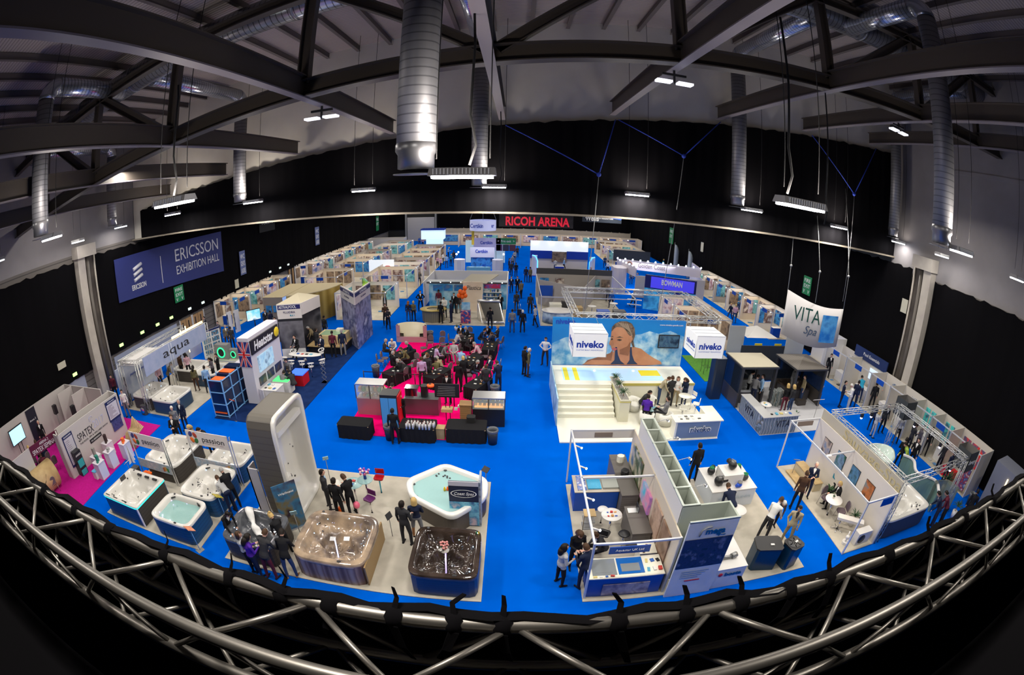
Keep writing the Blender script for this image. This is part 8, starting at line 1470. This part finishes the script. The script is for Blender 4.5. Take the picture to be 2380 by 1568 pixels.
# cafe
pp(920,1030,0,'talk','black','black','person in black standing at the coffee counter with back to the camera');pp(937,985,190,'read','black','black','blond person in black behind the coffee counter',fem=True,hair='bun',hc='blond');pp(905,970,30,'reach','black','black','person in black beside the red sided fridge');pp(1042,938,190,'read','black','black','person in a black suit standing at the wooden lectern')
for a in((983,898,350,'stand','lilac','charcoal','person in a lilac shirt standing at the front of the cafe'),(997,892,30,'stand','charcoal','black','person in a dark suit beside the lilac shirt'),(1066,910,20,'folded','black','black','large person in black standing in the cafe queue'),(1078,898,340,'talk','black','black','blond person in black in the cafe queue'),(1130,918,0,'pocket','charcoal','denim','person in a charcoal jumper and jeans at the right of the queue'),(1158,912,320,'read','navy','navy','bald person in a navy suit at the right end of the queue')):pp(*a,hair='receding' if 'bald' in a[6]else 'short',hc='blond' if 'blond' in a[6]else 'brown')
for i,a in enumerate(((893,808,90,'charcoal','bald person in black at the leftmost cafe table','receding','grey'),(913,800,170,'white','white haired person in a white shirt at the leftmost table','receding','white'),(960,812,250,'navy','person in navy at the leftmost cafe table','short','grey'),(917,838,60,'black','person with a gold tie at a left cafe table','receding','grey'),(930,858,300,'black','person in black reading on a chair at the left table','short','grey'),(947,825,240,'olive','person in a brown jacket sitting between two left tables','short','brown'),(975,850,60,'charcoal','grey haired person in charcoal at the middle front table','short','grey'),(992,845,200,'navy','ginger person in navy at the middle front table','short','ginger'),(1013,825,60,'lilac','person in a mauve shirt at the long middle table','short','brown'),(1028,815,100,'grey','person with crossed arms in grey at the long middle table','short','dark'),(1028,850,300,'khaki','person in a beige jacket at the middle front table','short','grey'),(1055,815,170,'lgrey','person holding a phone in pale grey in the middle of the cafe','short','brown'),(1071,835,20,'lblue','person in a blue shirt with back to the camera in the cafe','short','dark'),(1116,815,280,'pink','person in a striped pink shirt at the table right of the centre','short','grey'),(1057,790,60,'lgrey','person in a pale striped shirt at the table nearest the roller cover','short','brown'),(1071,772,180,'black','person in a suit behind papers at the rear cafe table','short','dark'),(1088,778,250,'black','person in black at the right side of the rear cafe table','short','grey'),(1115,780,110,'navy','person in a dark suit at the rear right table, left side','short','dark'),(1135,768,190,'black','person in black at the rear right table, far side','short','grey'),(1155,775,260,'charcoal','blond person in charcoal at the rear right table','short','blond'),(1147,792,300,'navy','person in navy at the rear right table, right side','short','brown'),(1085,795,120,'charcoal','person in a suit beside a blond one in the centre right','short','dark'),(1098,855,120,'black','person in a black jacket at the table by the right edge','short','grey'),(1138,850,230,'navy','person in navy at the table by the right edge','short','brown'),(1015,858,330,'olive','person in dark green seen from behind at the middle front table','short','dark'))):
 ps(a[0],a[1]+6,a[2],('sit','lean','lean','cross')[i%4],a[3],('black','charcoal','denim','grey')[i%4],a[4],hair=a[5],hc=a[6])
for a in((1218,872,60,'stand','black','black','person in a long black coat in the middle aisle beside one in olive'),(1227,874,90,'stand','olive','brown','white haired person in an olive coat in the middle aisle'),(1266,848,200,'hips','white','charcoal','person in a white shirt standing left of the portrait wall'),(1190,772,0,'stand','grey','denim','person in grey and jeans walking away in the middle aisle'),(1214,772,350,'stand','black','black','white haired person in a black jacket walking away in the middle aisle'),(1243,758,300,'walk','lgrey','black','person in a pale shirt at the right side of the middle aisle'),(1200,722,0,'walk','charcoal','charcoal','person in a dark suit pulling a trolley in the middle aisle'),(1232,728,10,'stand','charcoal','black','person in charcoal walking away, right of the trolley'),(1188,680,180,'walk','navy','navy','person in a navy suit walking closer, left of a pair'),(1202,680,180,'walk','black','black','person in a black suit walking closer, right of a pair'),(1211,692,340,'walk','tweed','black','person in brown tweed walking away in the middle aisle'),(1222,655,20,'stand','navy','navy','person in navy standing far up the aisle at the counter'),(1232,656,320,'stand','olive','black','person in brown beside the navy one far up the aisle'),(1199,642,0,'walk','black','black','person in black far up the aisle at the left side'),(1188,640,40,'stand','charcoal','black','person in charcoal far up the aisle by the Certikin stand'),(1196,610,0,'walk','lgrey','black','person in pale grey under the green overhead sign'),(1202,598,0,'walk','brown','black','person in brown right of the green overhead sign'),(1191,622,200,'stand','grey','black','person in grey in the group below the overhead sign'),(1183,632,90,'stand','navy','navy','person in navy in the group beside the blue barrel')):pp(*a,hc='white' if 'white haired' in a[6]else 'dark')
x,y=U(1207,732);t=thing('trolley_case','small black wheeled case pulled up the middle aisle','case',(x,y,0));f=MB();f.cb(0,0,.05,.4,.25,.5,bev=.05);f.build('case_body',BLACK,t);f=MB();f.tube([(-.1,.1,.55),(-.12,.2,1.0)],.012,5);f.tube([(.1,.1,.55),(.08,.2,1.0)],.012,5);f.build('handle',ALU,t)
# plastica and behind
for a in((950,745,0,'stand','navy','denim','person with long ginger hair in navy left of the timber bar'),(962,745,10,'stand','olive','black','person with short fair hair in a khaki coat left of the timber bar'),(978,722,160,'hips','black','black','person in black with a badge behind the timber bar'),(992,702,90,'stand','black','black','person in black facing the blue print wall, leftmost'),(1005,712,180,'talk','charcoal','black','person in a suit with a badge before the sea prints'),(1020,718,350,'stand','maroon','lgrey','large person in dark maroon before the sea prints'),(1025,751,20,'stand','black','black','person in a black suit beside the wooden crate of the Plastica stand'),(1034,738,200,'read','white','charcoal','person in a white shirt writing on the Plastica stand'),(1049,749,280,'stand','navy','navy','person in a navy suit facing left on the Plastica stand'),(1056,728,200,'stand','black','black','person in a black suit behind the navy suited one'),(1066,728,330,'stand','charcoal','grey','person in charcoal left of the orange balloons'),(1163,728,200,'folded','black','black','person in black right of the roller cover'),(1139,765,340,'phone','black','black','person in black photographing before the roller cover'),(897,755,150,'folded','brown','black','person in brown at the left end of the curved seat'),(903,765,150,'read','charcoal','black','long haired person with papers left of the curved seat'),(878,690,90,'read','white','black','person in a white shirt at the stand left of the Plastica aisle'),(895,712,0,'stand','olive','black','person in dark green facing a white framed booth'),(907,708,0,'stand','blue','denim','person in a blue jacket facing a white framed booth'),(738,708,10,'stand','grey','black','person in grey behind the white framed booth by the kiosk'),(768,715,340,'stand','charcoal','black','person in black inside the booth behind the photograph tower')):pp(*a,hair='long' if 'long' in a[6]else 'short',hc='ginger' if 'ginger' in a[6]else 'blond' if 'fair' in a[6]else 'dark',fem='long' in a[6]or 'fair' in a[6])
rnd=random.Random(12);tops=list(CC)[:12]+['tweed','brown','teal']
for i,(px_,py_)in enumerate(((1017,622),(1024,626),(1030,614),(1038,622),(1048,618),(1055,610),(1042,600),(968,660),(975,664),(985,640),(963,667),(1128,606),(1004,596),(975,572),(983,574),(812,640),(838,622),(845,632),(880,610),(1378,640),(1412,636),(1405,622),(1372,655),(1466,660),(1480,668),(1470,648),(1310,630),(1290,632),(1565,695),(1550,700),(1540,628),(1420,715),(1412,700),(1470,712),(1695,745),(1705,750),(1715,738),(1757,720),(1745,728))):tp_=tops[rnd.randrange(len(tops))];o=pp(px_,py_,rnd.randrange(360),rnd.choice(('stand','talk','folded','walk','read')),tp_,rnd.choice(('black','navy','charcoal','denim')),'small figure of a visitor among the distant booths',fem=rnd.random()<.35,hair=rnd.choice(('short','short','bob','receding')),hc=rnd.choice(('dark','brown','grey','blond')),group='distant visitors',jacket=False);o.location.x=min(o.location.x,24.3)
# pool stand
Zp=.06
for a in((1529,938,110,'lean2','beige','denim','bald person in a beige jumper leaning on the gold edged deck'),(1553,943,350,'folded','charcoal','charcoal','person in a charcoal suit with back turned on the pool stand'),(1566,942,200,'talk','white','khaki','person in a white shirt with braces facing a woman on the pool stand'),(1586,943,250,'read','navy','navy','brown haired woman in navy by the high white table')):pp(a[0],a[1],a[2],'reach' if a[3]=='lean2' else a[3],a[4],a[5],a[6],z=Zp,hair='receding' if 'bald' in a[6]else 'long' if 'woman' in a[6]else 'short',hc='brown',fem='woman' in a[6])
for a in((1490,935,120,'lean','charcoal','denim','person in a charcoal jacket bending forward in the back left tub chair'),(1502,955,20,'sit','purple','black','person in a purple jumper with back turned in a tub chair'),(1545,958,300,'cross','grey','charcoal','person in a grey shirt with crossed legs in a tub chair')):ps(*a,h=.58,z=Zp)
# booth and podium
pp(1300,1355,70,'talk','lgrey','black','person with long black hair in a pale grey coat, leftmost by the open booth',fem=True,hair='long',jacket=True,shirt='lgrey');pp(1333,1318,170,'read','black','black','person with long brown hair in black beside the open booth',fem=True,hair='long',hc='brown');pp(1352,1362,330,'read','navy','navy','person in a navy suit with back turned at the booth post',hc='brown')
ps(1405,1268,260,'lean','charcoal','black','person in a charcoal jacket sitting inside the open booth',h=.6,hair='receding',hc='brown');pp(1607,1118,350,'stand','black','black','person in a black suit standing alone by the spine lamps');pp(1685,1222,0,'bend','navy','black','person bending down behind the printed spine front',hair='receding',hc='brown')
pp(1770,1250,60,'reach','white','charcoal','person in a white shirt leaning over leaflets behind the heat pump boxes',hc='brown');pp(1790,1225,200,'reach','check','navy','white haired person in a plaid shirt behind the heat pump boxes',hc='white',fem=True,hair='short');pp(1822,1262,220,'pocket','beige','khaki','person in a beige jacket with badge behind the blue heat pumps',skin='tan',jacket=True,shirt='charcoal')
pp(1843,1182,30,'stand','brown','black','balding person in a brown coat with back turned at the white booth',hair='receding',hc='brown',jacket=True);pp(1868,1155,210,'folded','navy','navy','bald person in a navy suit facing the brown coated one',hair='receding',hc='grey')
ps(1940,1112,190,'sit','teal','black','dark haired person in teal and black at the round white table',h=.5,fem=True,hair='long',hc='dark');ps(1945,1160,300,'sit','black','black','fair haired person in a black suit at the round white table',h=.5,hc='blond')
# gazebo stand
for a in((1733,925,120,'read','white','black','person in a white shirt standing below the cream gazebo roof'),(1745,940,60,'read','grey','navy','person in grey before the white shirted one in the gazebo stand'),(1760,938,290,'talk','lblue','black','person in a pale blue shirt in the gazebo stand'),(1818,955,0,'stand','black','maroon','fair haired person with a tartan bag in the gazebo stand'),(1832,958,340,'stand','charcoal','denim','person in charcoal and jeans beside the fair haired one'),(1822,900,200,'folded','navy','brown','person in navy before the pyramid roof gazebo'),(1834,912,120,'read','grey','grey','grey haired person between the gazebos'),(1858,935,290,'stand','khaki','denim','person in a khaki shirt and jeans facing the dark tub')):pp(*a,hc='blond' if 'fair' in a[6]else 'grey' if 'grey haired' in a[6]else 'dark',fem='fair' in a[6],hair='bob' if 'fair' in a[6]else 'short',jacket=False)
for a in((1920,878,200,'stand','black','black','person in a long black coat before the lit blue letters'),(1926,868,160,'talk','charcoal','black','second person in dark clothes before the lit blue letters'),(1950,945,150,'talk','navy','navy','person in navy at the green plant beside the aisle'),(1967,955,300,'read','white','lgrey','white haired person in white beside the one in navy'),(1993,935,20,'reach','cyan','denim','person in a bright turquoise shirt at the wall side booths'),(1980,945,60,'stand','navy','navy','person in dark blue left of the turquoise shirt'),(2022,950,30,'stand','black','black','person in black right of the turquoise shirt'),(2036,935,200,'folded','charcoal','grey','bald person in black with lanyard in a wall side booth'),(2048,945,260,'talk','white','black','person in a white shirt in a wall side booth by the dark cube'),(2025,1015,100,'folded','lgrey','lgrey','fair haired woman in a grey coat under the truss frame'),(2020,1000,60,'stand','navy','navy','person in dark blue behind the woman in the grey coat'),(2045,1005,200,'stand','charcoal','black','slim person in black under the left truss tower'),(2078,1030,30,'talk','lgrey','black','person in a pale jacket under the truss frame'),(2122,1010,20,'stand','black','black','person in black at the turquoise posters'),(2105,1050,100,'read','charcoal','black','person in charcoal in the group behind the green tub'),(2122,1055,120,'stand','check','black','person in a patterned top in the group behind the green tub'),(2145,1058,240,'talk','black','black','person in black at the right of the tub group'),(2080,1090,60,'folded','black','black','person with white collar before the wavy green wall'),(2092,1098,300,'reach','lime','black','small person in lime green beside the wavy wall'),(2108,1092,250,'talk','black','black','person in black behind the one in lime green'),(2175,1095,20,'phone','charcoal','black','person in black holding a phone between wavy wall and red cabinet'),(2190,1118,10,'stand','navy','black','person in dark clothes beside the glass shower booth'),(2160,1225,330,'reach','navy','navy','person in navy beside the long slatted tub at the truss'),(2178,1222,330,'reach','maroon','black','person in patterned brown beside the long slatted tub at the truss'),(2235,1215,60,'stand','black','black','person in black half hidden behind the foreground truss at the right'),(2285,1165,250,'stand','charcoal','black','person beside the grey storeroom at the right edge')):pp(*a,hc='blond' if 'fair' in a[6]else 'white' if 'white haired' in a[6]else 'dark',fem='woman' in a[6],hair='bob' if 'woman' in a[6]else 'receding' if 'bald' in a[6]else 'short')
# seminar audience
x,y=U(88,1035);person(-27.0,10.6,120,'stand','black','black','speaker in a dark suit standing before the navy banner of the theatre',hair='receding',hc='grey')
for i,(x,y,tp_,lab)in enumerate(((-24.65,7.95,'olive','seated listener in olive in the seminar theatre'),(-23.7,8.6,'maroon','seated listener in maroon in the seminar theatre'),(-24.65,9.3,'navy','seated listener in navy in the seminar theatre'),(-25.6,8.6,'brown','seated listener in brown in the seminar theatre'),(-25.6,9.3,'purple','seated listener in violet in the seminar theatre'),(-23.7,7.2,'black','seated listener in black nearest the truss in the theatre'))):person(x,y,290,'sit',tp_,'black',lab,hc=('blond','brown','dark')[i%3])
